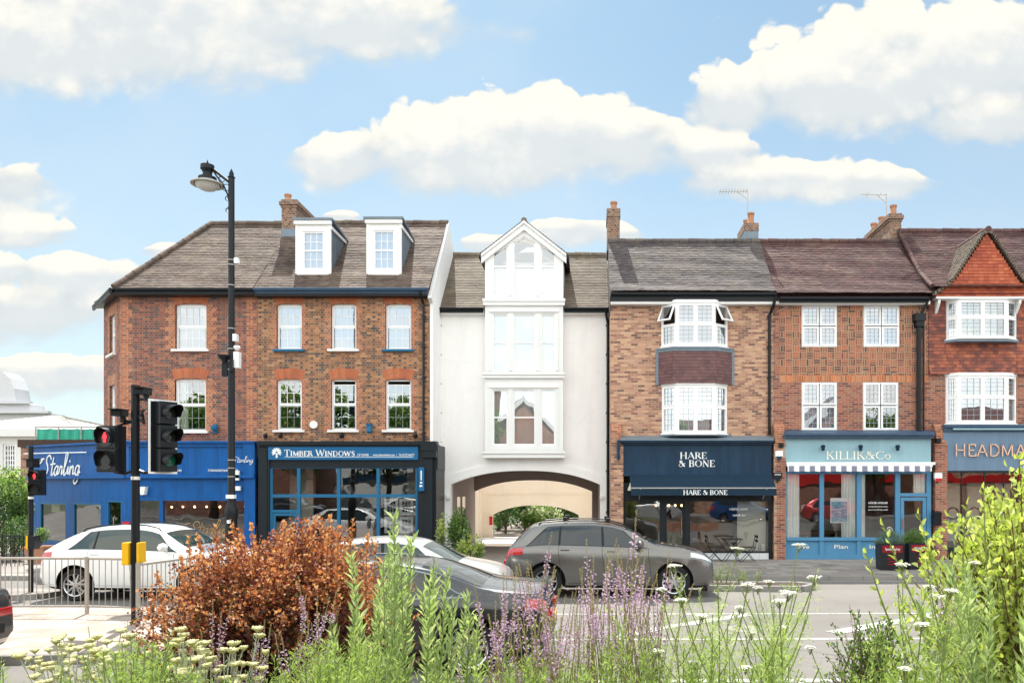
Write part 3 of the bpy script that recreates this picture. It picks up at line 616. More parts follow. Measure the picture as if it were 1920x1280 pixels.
# script lettering: hand drawn strokes
def script(name,x0,z0,h,y,m,parent,M=None,sl=.25,word='Starling',wd=.075):
    S={'S':(1.0,[[(.95,.95),(.75,1.18),(.5,1.1),(.42,.85),(.6,.6),(.68,.32),(.5,.05),(.2,0),(.02,.15)],[( .1,1.0),(-.35,.95),(-.5,.8),(-.3,.75),(-.1,.9)]]),
       't':(.42,[[(.2,1.05),(.15,.2),(.22,.02),(.42,.2)],[(-.05,.66),(.45,.7)]]),
       'a':(.56,[[(.42,.5),(.25,.56),(.06,.36),(.08,.08),(.25,.02),(.42,.4),(.42,.52),(.42,.1),(.56,.15)]]),
       'r':(.44,[[(.02,.15),(.12,.55),(.16,.5),(.32,.5),(.3,.1),(.44,.15)]]),
       'l':(.42,[[(0,.15),(.2,.55),(.36,1.15),(.24,1.3),(.14,1.1),(.14,.15),(.26,.02),(.42,.2)]]),
       'i':(.3,[[(.02,.15),(.14,.5),(.12,.12),(.3,.15)],[(.22,.78),(.26,.84)]]),
       'n':(.6,[[(.0,.15),(.08,.52),(.1,.04)],[(.1,.3),(.28,.54),(.4,.42),(.4,.1),(.6,.15)]]),
       'g':(.55,[[(.42,.5),(.22,.56),(.05,.34),(.1,.08),(.28,.04),(.42,.42),(.44,.5),(.4,-.25),(.15,-.45),(.0,-.25),(.3,0),(.55,.2)]])}
    mb=MB(M); a=0
    for ch in word:
        ad,st=S[ch]
        for pl in st:
            # smooth with Catmull-Rom
            q=[]
            for i in range(len(pl)-1):
                p0=Vector(pl[max(i-1,0)]);p1=Vector(pl[i]);p2=Vector(pl[i+1]);p3=Vector(pl[min(i+2,len(pl)-1)])
                for t in (0,.33,.66): q.append(.5*((2*p1)+(p2-p0)*t+(2*p0-5*p1+4*p2-p3)*t*t+(3*p1-p0-3*p2+p3)*t**3))
            q.append(Vector(pl[-1]))
            stroke_(mb,[(x0+(a+p.x+p.y*sl)*h,z0+p.y*h) for p in q],wd*h*1.15,y-.02,y)
        a+=ad
    return mb.build(name,m,parent)
script('restaurant_name',as_(84),H(892,2.6),.62,-.03,M_txt,front,MA)
script('window_script',fx(352),H(1001),.36,-.07,plain('letter_gold',(.42,.30,.14),.4,.5),front,None,wd=.05)
sans('small_lettering','STREET, ESHER',fx(317),H(882)-.03,.075,-.145,M_txt,front,width=fs(28)); sans('small_lettering','STARLINGRESTAURANT.COM',fx(394),H(882)-.03,.075,-.145,M_txt,front,width=fs(56)); 
script('small_script',fx(441),H(866)-.02,.16,-.245,M_txt,front,None,wd=.045)
mb=MB(); mb.box(gx0-.15,gx0+.02,-.3,-.15,1.15,1.15); 
sb=MB(); sb.box(fx(231,-.2),fx(244,-.2),-.25,-.2,H(990),H(977)); sb.build('red_notice',M_red,front)
sb=MB(); sb.prism([(fx(269),H(912)),(fx(272),H(927)),(fx(279),H(927)),(fx(282),H(912))][::-1],-.3,-.12); sb.build('wall_light',M_white,front)
for (a,b,c,d) in ((441,455,882,900),(442,457,911,919)): sb=MB(); sb.box(fx(a),fx(b),-.3,-.2,H(d),H(c)); sb.build('alarm_box',M_white,front)
sb=MB(MA); sb.tube([(as_(64),-.25,H(850,3)),(as_(180),-.25,H(848,1))],.02,6); sb.build('sign_lamp_rail',M_txt,front)
# ================================================================ 2. brick house over the window showroom
b2=thing('terraced_house',(fx(646),4,0),'brown brick house with two white dormers above the dark blue window showroom','building')
xl,xr=fx(484),fx(806); z1=H(541)
cols=[(519,566),(621,668),(723,771)]
W2=[(fx(a),fx(b),H(655),H(570)) for a,b in cols]+[(fx(a),fx(b),H(806),H(711)) for a,b in cols]
mb=MB(); wall(mb,xl,xr,3.4,z1,0,W2); shell(mb,xl+.003,xr,3.4,z1,.3,8,(H(690),),right=False); mb.build('wall',[M_br2,M_int],b2)
gz=MB(); gz.box(xl+.01,xr-.0,8,8.05,0,3.4); gz.poly([(xr-.001,0,0),(xr-.001,8,0),(xr-.001,8,8.8),(xr-.001,0,8.8)]); gz.build('party_wall',M_rend,b2)
for i,wv_ in enumerate(W2):
    sash(b2,*wv_,.09,3,'blind' if i<3 else None,open_=(.10 if i in(4,5) else 0),sill=1,sillm=(M_tblue if i in(0,2) else M_white))
    arch_head(b2,wv_[0],wv_[1],wv_[3],-.002)
surround(b2,W2,0,w1=.22,w2=.12)
Ez2=H(540,-.35); Ry2=2.95; Rz2=12.03; V2=Vector((0,Ry2+.35,Rz2-Ez2)); vl2=V2.length; V2.normalize(); N2_=Vector((0,-V2.z,V2.y)); xr2=fx(808)
mb=MB(); tile_field(mb,(xl,-.35,Ez2),(1,0,0),V2,N2_,xr2-xl,vl2); mb.add([Vector((xl,-.35,Ez2))-N2_*.03,Vector((xr2,-.35,Ez2))-N2_*.03,Vector((xr2,Ry2,Rz2))-N2_*.03,Vector((xl,Ry2,Rz2))-N2_*.03],[(0,1,2,3)])
mb.quad((xl,Ry2,Rz2),(xr2,Ry2,Rz2),(xr2,8,Ez2),(xl,8,Ez2)); r2=mb.build('roof',M_t1,b2)
mb=MB(); ridge(mb,(xl,Ry2,Rz2),(xr2+.05,Ry2,Rz2)); mb.build('ridge_tile',M_t1,r2)
mb=MB(); mb.xprism([(-.3,Ez2-.3),(Ry2,Rz2+.02),(Ry2+.25,Rz2-.1),(8,Ez2-.2),(8,0),(0,0),(0,Ez2-.4)],xr2-.05,xr2+.07); mb.build('gable_wall',M_rend,b2)
gutter(b2,xl,xr2-.02,-.46,Ez2-.005,m=M_cornice); mb=MB(); mb.box(xl,xr2-.06,-.34,.02,Ez2-.24,Ez2-.12); mb.build('eaves_board',M_black,b2)
pipe(b2,[(fx(792),-.40,Ez2-.08),(fx(792),-.38,Ez2-.2),(fx(795),-.07,Ez2-.45),(fx(795),-.07,H(828))],.04,(8,7,6,5,4.2))
def dormer(x0,x1,yf,pzb,pzt,label):
    zb=H(pzb,yf); zt_=H(pzt,yf); sl=(Rz2-Ez2)/(Ry2+.35); yb=-.35+(zt_-.25-Ez2)/sl
    mb=MB(); bx0,bx1=fx(x0,yf),fx(x1,yf); w0,w1=fx(x0+12.5,yf),fx(x1-12.5,yf); wz0,wz1=H(pzb-10,yf),H(pzt+20,yf)
    wall(mb,bx0,bx1,zb,zt_-.02,yf,[(w0,w1,wz0,wz1)],.1)
    for x_ in (bx0+.03,bx1-.03): mb.box(x_-.045,x_+.045,yf-.015,yf+.06,zb,zt_-.1)
    o=mb.build('dormer',M_white,r2); o['label']=label
    c=MB(); zback=Ez2+sl*(yf+.35)
    for x_ in (bx0+.002,bx1-.002): c.poly([(x_,yf,zback),(x_,yf,zt_-.06),(x_,yb+.1,zt_-.25)])
    for x_ in (bx1+.004,): 
        for t in (.3,.65): c.box(x_-.01,x_+.01,yf+.1+1.3*t,yf+.12+1.3*t,zback+.9*t+.3,zt_-.1-.1*t)
    c.build('lead_cheek',M_lead,o)
    c=MB(); c.add([(bx0-.09,yf-.12,zt_-.0),(bx1+.09,yf-.12,zt_),(bx1+.09,yb+.15,zt_-.22),(bx0-.09,yb+.15,zt_-.22),(bx0-.09,yf-.12,zt_+.07),(bx1+.09,yf-.12,zt_+.07),(bx1+.09,yb+.15,zt_-.15),(bx0-.09,yb+.15,zt_-.15)],[(0,3,2,1),(4,5,6,7),(0,1,5,4),(1,2,6,5),(2,3,7,6),(3,0,4,7)]); c.build('dormer_roof',M_lead,o)
    c=MB(); c.box(bx0-.05,bx1+.05,yf-.08,yf-.002,zt_-.13,zt_-.002); c.build('cornice',M_white,o); c=MB(); c.box(bx1-.0,bx1+.06,yf-.06,yb,zt_-.3,zt_-.2); c.build('side_cornice',M_white,o); c=MB(); c.box(bx0+.05,bx1-.05,yf-.06,yf-.002,zb-.02,zb+.07); c.build('sill',M_white,o)
    c=MB(); f=.05; bars(c,w0,w1,wz0,wz1,yf+.03,f,.06); zm=(wz0+wz1)/2; c.box(w0+f,w1-f,yf+.04,yf+.08,zm-.025,zm+.025); grid(c,w0+f,w1-f,wz0+f,wz1-f,yf+.05,3,4,.018); c.build('sash_window',M_upvc,o)
    c=MB(); c.quad((w0,yf+.06,wz0),(w1,yf+.06,wz0),(w1,yf+.06,wz1),(w0,yf+.06,wz1)); c.build('glass_pane',M_gl,o); c=MB(); c.quad((w0,yf+.14,wz0),(w1,yf+.14,wz0),(w1,yf+.14,wz1),(w0,yf+.14,wz1)); c.build('blind',M_blind,o)
dormer(555,620,.3,515,414,'dormer nearer the chimney'); dormer(688,752,.3,515,412,'dormer nearer the white gable wall')
sb=MB(); sb.lathe([(.13,0),(.13,.04),(.10,.06),(.001,.06)],(fx(589),-.06,H(796)),10,'Y'); 
o=MB(); o.tube([(fx(589),0,H(796)),(fx(589),-.07,H(796))],.13,8); o.build('alarm_box',M_white,b2)
o=MB(); o.lathe([(.06,0),(.1,.05),(.09,.22),(.12,.3)],(fx(694),-.1,H(812)),8); o.build('wall_vent',M_tblue,b2)
for px in (500,528,642,780): 
    o=MB(); o.ball((fx(px),-.1,H(817)),.08,5,1); o.tube([(fx(px),0,H(812)),(fx(px),-.1,H(817))],.02,6); o.build('sign_lamp',M_black,b2)
# shopfront
y=-.22; sf=MB()
sf.box(fx(484,y),fx(505,y),y,0,PV,H(830)); sf.box(fx(783,y),fx(812,y),y,0,PV,H(830)); sf.box(fx(505,y),fx(783,y),y+.04,0,H(877),H(830)); 
sf.box(fx(484,y)+.02,fx(820,y),y-.14,0.0,H(834),H(828)); sf.box(fx(484,y)+.04,fx(815,y),y-.09,-.001,H(837),H(834))
sf.box(fx(796,y),fx(811,y),y-.03,y,.2,H(860)); sf.box(fx(790,y),fx(822,y),y-.13,0,H(845),H(834)); sf.box(fx(793,y),fx(819,y),y-.1,0,H(858),H(845)); sf.box(fx(505,y),fx(783,y),y+.06,0,PV,.45)
for px in (497,): sf.box(fx(487,y),fx(501,y),y-.02,y,.3,H(845))
s2=sf.build('shopfront',M_blk2,b2)
o=MB(); o.box(fx(805),fx(822),-.12,1.2,H(880),H(834)); o.box(fx(806),fx(819),-.1,1.4,PV,H(880)); o.build('side_pilaster',M_blk2,b2)
o=MB(); o.box(fx(504,y),fx(784.5,y),y-.05,y+.03,H(862),H(838)); sg=o.build('sign_board',M_sblue,s2)
letters('shop_name','Timber Windows',fx(534.6,y),fx(667,y),H(854.8,y),fs(12,y),y-.052,M_txt,sg,thick=.15,thin=.07,small=True)
sans('small_lettering','OF ESHER',fx(671,y),H(854.6,y),.075,y-.052,M_txt,sg,width=fs(21)); sans('small_lettering','www.timberwindows.com   |   Tel: 01372 466577',fx(700,y),H(854.6,y),.08,y-.052,M_txt,sg,width=fs(77))
o=MB(); o.box(fx(535,y),fx(776,y),y-.056,y-.05,H(857.2),H(856.4))
tx,tz=fx(520,y),H(849,y)
o.prism([(tx-.03,tz-.15),(tx+.03,tz-.15),(tx+.02,tz),(tx-.02,tz)],y-.06,y-.05)
for k_ in range(17):
    a=R(-30+k_*15); 
    for rr in (.06,.105,.135): 
        if rr>.12 and k_%2: continue
        qx,qz=tx+rr*math.cos(a),tz+.02+rr*math.sin(a); o.prism([(qx+.026*math.cos(b_),qz+.026*math.sin(b_)) for b_ in [R(72*j) for j in range(5)]],y-.062-.0004*k_,y-.05)
o.build('tree_emblem',M_txt,sg)
wf=MB(); yb_=y+.06
X=[fx(p,yb_) for p in (505,557,632,706,779)]; zt_=H(872,yb_); zc=H(929,yb_)
wf.box(X[0],X[0]+.1,yb_,yb_+.1,PV,zt_); wf.box(X[4],X[4]+.12,yb_,yb_+.1,PV,zt_); wf.box(X[0]+.1,X[4],yb_+.001,yb_+.1,zt_-.1,zt_); wf.box(X[0]+.1,X[4],yb_-.012,yb_+.1,zc-.05,zc+.05); wf.box(X[1]+.1,X[4],yb_,yb_+.1,.45,.62)
for x_ in X[1:4]: wf.box(x_,x_+.1,yb_-.01,yb_+.1,PV,zt_-.1)
wf.box(X[0]+.1,X[1],yb_+.002,yb_+.08,H(960),H(955)); 
s2f=wf.build('window_frame',M_tblue,s2)
dr=MB(); bars(dr,X[0]+.1,X[1],PV+.02,H(961),yb_+.02,.09,.05); do=dr.build('shop_door',M_tblue,s2); hb=MB(); hb.tube([(X[1]-.12,yb_-.03,1.0),(X[1]-.12,yb_-.03,1.35)],.015,6); hb.build('door_handle',M_zinc,do)
o=MB(); o.quad((X[0]+.05,yb_+.05,PV+.1),(X[4]+.05,yb_+.05,PV+.1),(X[4]+.05,yb_+.05,zt_-.05),(X[0]+.05,yb_+.05,zt_-.05)); o.build('shop_glass',M_gs,s2)
o=MB(); o.box(fx(785,y-.1),fx(795,y-.1),y-.12,y-.02,H(920),H(876)); bl=o.build('blade_sign',M_sblue,s2)
o=MB(); o.box(fx(789,y-.1),fx(791,y-.1),y-.13,y-.12,H(900),H(882)); o.box(fx(788,y-.1),fx(792,y-.1),y-.13,y-.12,H(906),H(903)); o.box(fx(787,y-.1),fx(792,y-.1),y-.13,y-.12,H(912),H(909)); o.build('sign_mark',M_txt,bl)
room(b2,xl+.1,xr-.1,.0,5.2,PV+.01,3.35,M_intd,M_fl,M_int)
o=MB(); o.box(X[3]+.45,X[4]+.3,2.2,2.4,.3,3.2); o.box(X[0],X[1]-.1,1.6,1.7,.2,3.2); o.build('display_panel',M_intw,b2)
o=MB()
for k_ in range(2):
    for j in range(2): bars(o,fx(722+28*k_,1),fx(722+28*k_,1)+.47,.9+.62*j,.9+.62*j+.55,.9,.09,.05); grid(o,fx(722+28*k_,1)+.09,fx(722+28*k_,1)+.38,.99+.62*j,1.36+.62*j,.92,3,3,.015)
o.build('display_window',M_white,b2)
o=MB(); o.box(X[1]+.5,X[2]+.8,1.6,2.2,PV,1.0); o.box(X[2]+1.2,X[3],3.5,3.9,PV,1.9); o.box(X[3]+.2,X[4]+.3,1.9,2.0,1.9,2.0); o.build('showroom_desk',M_wood,b2)
for x_ in (X[1]+.6,X[1]+1.1,X[2]+.8,X[3]+.6): o=MB(); o.lathe([(.01,.28),(.05,.25),(.13,.0),(.11,.0)],(x_,2.,2.25),10); o.tube([(x_,2.,2.5),(x_,2.,3.3)],.008,5); o.build('pendant_lamp',M_zinc,b2)
# ================================================================ 3. white archway building, set back
Y3=1.45
b3=thing('archway_building',(fx(982,Y3),4,0),'white rendered building with tall three storey bay above a wide arched carriageway','building')
def X3(p,y=Y3): return fx(p,y)
def Z3(p,y=Y3): return fz(p,y)
xl,xr=fx(806)+.03,fx(1143); zt=Z3(578)
ax0,ax1=X3(845),X3(1125); za=Z3(908); zc=Z3(882)
def archpts(x0,x1,zs,zc,n=24,e=2.4):
    return [(x0+(x1-x0)*i/n, zs+(zc-zs)*(1-abs(2*i/n-1)**e)) for i in range(n+1)]
def arch_wall(mb,x0,x1,z0,z1,y0,y1,a0,a1,zs,zc,e=2.4,m=0):
    mb.box(x0,a0,y0,y1,z0,z1,m); mb.box(a1,x1,y0,y1,z0,z1,m)
    p=archpts(a0,a1,zs,zc,e=e)
    for (xa,zA),(xb,zB) in zip(p,p[1:]):
        mb.quad((xa,y0,zA),(xb,y0,zB),(xb,y0,z1),(xa,y0,z1),m); mb.quad((xa,y1,zA),(xa,y1,z1),(xb,y1,z1),(xb,y1,zB),m); mb.quad((xa,y0,zA),(xa,y1,zA),(xb,y1,zB),(xb,y0,zB),m)
mb=MB(); bw0,bw1=X3(908),X3(1058)
arch_wall(mb,xl,xr,PV-.1,3.9,Y3,Y3+.35,ax0,ax1,za,zc)
mb.box(xl,xr,Y3,Y3+.3,3.9,zt); mb.box(xl,xl+.1,Y3+.35,5.4,3.6,zt); mb.box(xr-.1,xr,Y3+.35,5.4,3.6,zt); mb.box(xl,xr,5.3,5.4,3.6,zt); mb.box(xl+.1,xr-.1,Y3+.35,5.3,3.57,3.7)
mb.box(xl,ax0,Y3-.05,Y3-.0,PV-.1,za+.0); mb.box(ax1,xr,Y3-.05,Y3,PV-.1,za+.0)
mb.build('wall',M_rend,b3)
o=MB(); p=archpts(ax0,ax1,za,zc); q=archpts(ax0-.12,ax1+.12,Z3(893),Z3(868))
for i in range(len(p)-1): o.prism([p[i],p[i+1],q[i+1],q[i]],Y3-.05,Y3)
o.box(xl,ax0,Y3-.0495,Y3,za,Z3(893)); o.box(ax1,xr,Y3-.0495,Y3,za,Z3(893)); o.build('arch_moulding',M_rend,b3)
# passage
D2=33.1; y2=D2-D0
def XP(px,D): return (px-XV)*D/F
def ZP(py,D): return CH+(YH-py)*D/F
a20,a21=XP(889,D2),XP(1110,D2)
M_brown=plain('passage_brown',(.36,.30,.27),.8,var=.08)
o=MB(); o.box(ax0-.12,ax0-.0,Y3+.35,y2,PV-.1,3.55); o.box(ax1,ax1+.12,Y3+.35,y2,PV-.1,3.55); 
arch_wall(o,ax0,ax1,PV-.1,3.55,y2-.0,y2+.25,a20,a21,ZP(921,D2),ZP(900,D2)); o.build('passage_wall',M_brown,b3)
o=MB(); 
for k_ in range(2): o.box(ax0-.002,ax0+.02,Y3+1.2+1.2*k_,Y3+1.9+1.2*k_,.25,2.1); 
o.build('side_window',M_gl,b3)
M_pass=plain('passage_floor',(.25,.21,.18),.9,var=.15)
D3=37.5; y3=D3-D0; a30,a31=XP(923,D3),XP(1085,D3); s0,s1=XP(902,D3),XP(1112,D3)
o=MB(); arch_wall(o,s0-2,s1+2,PV-.1,3.25,y3,y3+.4,a30,a31,ZP(965,D3),ZP(947,D3)); o.box(s0-.1,s0,y2+.25,y3,PV-.1,2.7); o.box(s1,s1+.1,y2+.25,y3,PV-.1,2.7); o.box(s0-2,s1+2,y3-.03,y3,ZP(926,D3),ZP(924.5,D3))
o.box(s0,s0+.12,y3-.9,y3-.7,PV-.1,2.6); o.build('inner_arch_wall',M_cream,b3)
o=MB(); o.box(XP(919,D3),XP(925,D3),y3-.35,y3-.3,ZP(983,D3),ZP(967,D3)); o.build('red_notice',M_red,b3)
# roof
EzA=Z3(577,Y3-.25); RyA=3.9; RzA=CH+(YH-478)*(D0+RyA)/F
VA=Vector((0,RyA-Y3+.25,RzA-EzA)); vla=VA.length; VA.normalize(); NA=Vector((0,-VA.z,VA.y))
dxl,dxr=X3(909),X3(1057)
mb=MB(); P0=(xl,Y3-.25,EzA)
tile_field(mb,P0,(1,0,0),VA,NA,dxl-xl,vla,jit=.5); tile_field(mb,(dxr,Y3-.25,EzA),(1,0,0),VA,NA,xr-dxr,vla,jit=.5)
mb.quad((xl,Y3-.25,EzA-.04),(xr,Y3-.25,EzA-.04),(xr,RyA,RzA-.04),(xl,RyA,RzA-.04)); mb.quad((xl,RyA,RzA),(xr,RyA,RzA),(xr,5.5,EzA),(xl,5.5,EzA)); fr_=MB(); fr_.box(xl,xr,5.4,y2+.2,3.56,3.66); fr_.build('flat_roof',M_lead,b3)
r3=mb.build('roof',M_t3,b3); mb=MB(); ridge(mb,(xl,RyA,RzA),(xr,RyA,RzA)); mb.build('ridge_tile',M_t3,r3)
gutter(b3,xl,dxl-.02,Y3-.36,EzA,m=M_black); gutter(b3,dxr+.02,xr,Y3-.36,EzA,m=M_black)
mb=MB(); mb.box(xl,dxl,Y3-.2,Y3,EzA-.2,EzA-.08); mb.box(dxr,xr,Y3-.2,Y3,EzA-.2,EzA-.08); mb.build('eaves_board',M_white,b3)
pipe(b3,[(X3(826),Y3-.3,EzA-.05),(X3(826),Y3-.28,EzA-.2),(X3(824.5),Y3-.08,EzA-.5),(X3(824.5),Y3-.08,Z3(840))],.045,(8,7,6,5,4)); pipe(b3,[(X3(1136),Y3-.3,EzA-.05),(X3(1136),Y3-.28,EzA-.2),(X3(1139.5),Y3-.08,EzA-.5),(X3(1139.5),Y3-.08,.2)],.045,(8,7,6,5,4,3,1.6))
# bay: three storeys of glazing with gabled top
yb=Y3-.28; mb=MB(); B=lambda p:fx(p,yb); Z=lambda p:fz(p,yb)
WS=[(924,952),(962,1004),(1014,1041)]
def bay_panel(mb,pz0,pz1,wz0,wz1):
    hs=[(B(a),B(b),Z(wz1),Z(wz0)) for a,b in WS]; wall(mb,B(909.5),B(1056),Z(pz1),Z(pz0),yb,hs,.09)
bay_panel(mb,563,700,588,695); bay_panel(mb,700,858,730,834)
# gable storey: pentagon with shaped holes -> strips
apx=B(983); zap=Z(428); zev=Z(478)
hsx=[(B(a),B(b)) for a,b in WS]
zb_=Z(563); wb=Z(555)
def top_in(x): # top of glazing under the slope
    return Z(443)-abs(x-apx)*((Z(443)-Z(474.5))/(apx-B(924)))
def top_out(x): return zap-abs(x-apx)*((zap-zev)/(apx-B(905)))
def colm(x0,x1,lo_,hi):
    mb.quad((x0,yb,lo_(x0)),(x1,yb,lo_(x1)),(x1,yb,hi(x1)),(x0,yb,hi(x0)))
cur=B(909.5); zlow=lambda x:zb_
for a,b in hsx:
    colm(cur,a,zlow,top_out); 
    mids=[a,apx,b] if a<apx<b else [a,b]
    for u0,u1 in zip(mids,mids[1:]):
        colm(u0,u1,top_in,top_out); colm(u0,u1,zlow,lambda x:wb)
        mb.quad((u0,yb,top_in(u0)),(u0,yb+.09,top_in(u0)),(u1,yb+.09,top_in(u1)),(u1,yb,top_in(u1)))
    for x_ in (a,b): mb.quad((x_,yb,wb),(x_,yb+.09,wb),(x_,yb+.09,top_in(x_)),(x_,yb,top_in(x_)))
    cur=b
colm(cur,B(1056),zlow,top_out)
for x_ in (B(909.5),B(1056)): mb.quad((x_,yb,Z(858)),(x_,yb+.4,Z(858)),(x_,3.4,zev+.2),(x_,yb,zev+.2))
mb.quad((B(909.5),yb,Z(858)),(B(1056),yb,Z(858)),(B(1056),yb+.4,Z(858)),(B(909.5),yb+.4,Z(858)))
mb.box(B(909.5)+.02,B(1056)-.02,yb+1.6,yb+1.65,Z(850),Z(480)) # back of the bay rooms
bay=mb.build('bay',M_white,b3)
o=MB()
for (z0,z1,p_) in ((573,561,.09),(566,561,.13),(709,698,.10),(703,698,.14),(858,845,.1),(850,845,.15)): o.box(B(909)-p_*.5,B(1056.5)+p_*.5,yb-p_,yb+.02,Z(z0),Z(z1))
for x_ in (952,1004): 
    for (za_,zb2) in ((695,588),(834,730),(555,470)): o.box(B(x_+3),B(x_+7),yb-.03,yb+.01,Z(za_),Z(zb2))
for (z0,z1) in ((585,580),(727,722)): o.box(B(918),B(1047),yb-.05,yb+.02,Z(z0),Z(z1)); 
for x_ in (918,1044): 
    for (za_,zb2) in ((695,588),(834,730)): o.box(B(x_),B(x_+3),yb-.03,yb+.01,Z(za_),Z(zb2))
o.build('cornice',M_white,bay)
for k_,(a,b) in enumerate(WS):
    for (p0,p1,bk) in ((695,588,1),(834,730,0)):
        o=MB(); x0,x1,z0,z1=B(a),B(b),Z(p0),Z(p1); bars(o,x0,x1,z0,z1,yb+.03,.045,.05); zm=(z0+z1)/2; o.box(x0+.045,x1-.045,yb+.035,yb+.08,zm-.025,zm+.025); wo=o.build('sash_window',M_upvc,bay)
        o=MB(); o.quad((x0,yb+.06,z0),(x1,yb+.06,z0),(x1,yb+.06,z1),(x0,yb+.06,z1)); o.build('glass_pane',M_gl if bk else M_gl2,wo)
        if bk: o=MB(); o.quad((x0,yb+.12,z0),(x1,yb+.12,z0),(x1,yb+.12,z1),(x0,yb+.12,z1)); o.build('blind',M_net,wo)
    x0,x1=B(a),B(b); o=MB(); xs=[x0,apx,x1] if x0<apx<x1 else [x0,x1]
    o.box(x0,x0+.045,yb+.03,yb+.08,wb,top_in(x0)); o.box(x1-.045,x1,yb+.03,yb+.08,wb,top_in(x1)); o.box(x0+.045,x1-.045,yb+.031,yb+.08,wb,wb+.05); zm=Z(499); o.box(x0+.045,x1-.045,yb+.035,yb+.08,zm-.025,zm+.025)
    for u0,u1 in zip(xs,xs[1:]): o.prism([(u0,top_in(u0)-.05),(u1,top_in(u1)-.05),(u1,top_in(u1)),(u0,top_in(u0))],yb+.032,yb+.079)
    wo=o.build('gable_window',M_upvc,bay); o=MB(); pts=[(x0,yb+.06,wb),(x1,yb+.06,wb)]+[(x,yb+.06,top_in(x)) for x in xs[::-1]]; o.poly(pts); o.build('glass_pane',M_gl,wo)
    o=MB(); o.quad((x0,yb+.13,wb),(x1,yb+.13,wb),(x1,yb+.13,zm+.02),(x0,yb+.13,zm+.02)); o.build('blind',M_net,wo)
o=MB(); o.lathe([(.1,.0),(.12,.1),(.05,.2)],(B(983),yb+.5,Z(520)),8); o.build('pendant_lamp',M_zinc,bay)
# wicker chair silhouette inside the lowest window
o=MB(); cx,cz=B(983),Z(822)
for k_ in range(7): a=R(180*k_/6); o.tube([(cx+.42*math.cos(a),yb+.5,cz+.0),(cx+.36*math.cos(a),yb+.55,cz+.45),(cx+.15*math.cos(a),yb+.6,cz+.85)],.012,5)
for k_ in range(4): o.tube([(cx+(.42-.03*k_)*math.cos(R(a_)),yb+.5,cz+.15*k_+.08*math.sin(R(a_)+math.pi)) for a_ in range(0,181,20)],.012,5)
o.build('wicker_chair_back',M_white,bay)
# gable roof of the bay
o=MB(); yr0=yb-.12; 
for sgn in (-1,1):
    ex=B(901) if sgn<0 else B(1063); ez=Z(478)+.02; az_=Z(414)
    run=Vector((apx-ex,0,az_-ez)); L_=run.length; ru=run.normalized(); nn=Vector((-ru.z*sgn*-1,0,abs(ru.x)))
    nn=Vector((sgn*abs(ru.z),0,abs(ru.x)))
    if sgn<0: tile_field(o,(ex,3.2,ez),(0,-1,0),ru,nn,3.2-yr0,L_,jit=.5)
    else: tile_field(o,(ex,yr0,ez),(0,1,0),ru,nn,3.2-yr0,L_,jit=.5)
    o.add([Vector((ex,yr0,ez-.02)),Vector((ex,3.3,ez-.02)),Vector((apx,3.9,az_-.02)),Vector((apx,yr0,az_-.02))],[(0,1,2,3)])
ro=o.build('bay_roof',M_t3,bay); o=MB(); ridge(o,(apx,yr0-.02,Z(415)),(apx,3.9,Z(415)),.10); o.build('ridge_tile',M_t3,ro)
o=MB()
for (dz0,dz1,pr,yy) in ((-.26,-.05,.10,.0),(-.05,.04,.16,.0)):
    for sgn in (-1,1):
        ex=B(903) if sgn<0 else B(1062); ez=Z(480); az_=Z(418)
        pts=[(ex,ez+dz0),(apx,az_+dz0),(apx,az_+dz1),(ex,ez+dz1)]
        if sgn>0: pts=pts[::-1]
        o.prism(pts,yb-pr,yb+.02)
o.build('bargeboard',M_white,bay)
gm=MB()
for ex in (B(901),B(1064)): gm.box(ex-.05,ex+.05,yb-.05,3.,Z(480)-.1,Z(480)+.02); 
gm.build('gutter',M_black,bay)
for px in (842,1127):
    o=MB(); o.box(X3(px)-.05,X3(px)+.05,Y3-.18,Y3-.05,Z3(935),Z3(929)); o.build('wall_light',M_white,b3)
# ================================================================ 4. tan brick building over the navy hair shop
b4=thing('terraced_shop_building',(fx(1297),4,0),'tan brick building with canted bay windows above the navy blue shopfront','building')
xl,xr=fx(1144.5),fx(1451); zt=H(563)
hb=(fx(1241),fx(1364),H(652),H(566)); hb2=(fx(1241),fx(1363),H(816),H(722))
mb=MB(); wall(mb,xl,xr,3.4,zt,0,[hb,hb2],.02); shell(mb,xl+.002,xr-.002,0.1,zt,0,8,(H(690),)); mb.box(xl+.001,fx(1168),-.32,.001,PV,H(832)); mb.box(fx(1447),xr+.27,-.32,.001,PV,H(832)); mb.build('wall',[M_br4,M_int],b4)
def slope_roof(P,name,xa,xb,Ez,Ry,Rz,mt,oh=.3,curve=None,rid=True,verge=None,jit=1.):
    V=Vector((0,Ry+oh,Rz-Ez)); l=V.length; V.normalize(); N=Vector((0,-V.z,V.y)); mb=MB()
    tile_field(mb,(xa,-oh,Ez),(1,0,0),V,N,xb-xa,l,curve=curve,jit=jit); mb.quad((xa,-oh,Ez-.04),(xb,-oh,Ez-.04),(xb,Ry,Rz-.04),(xa,Ry,Rz-.04)); mb.quad((xa,Ry,Rz),(xb,Ry,Rz),(xb,7,Ez+.3),(xa,7,Ez+.3)); mb.quad((xa,-oh,Ez-.05),(xb,-oh,Ez-.05),(xb,0,Ez-.15),(xa,0,Ez-.15))
    mb.poly([(xb,0,Ez-.4),(xb,8,Ez-.4),(xb,7,Ez+.3),(xb,Ry,Rz),(xb,-oh+.02,Ez)]); mb.poly([(xa,0,Ez-.4),(xa,8,Ez-.4),(xa,7,Ez+.3),(xa,Ry,Rz),(xa,-oh+.02,Ez)])
    r=mb.build(name,mt,P)
    if rid: m2=MB(); ridge(m2,(xa,Ry,Rz),(xb,Ry,Rz)); m2.build('ridge_tile',mt,r)
    return r
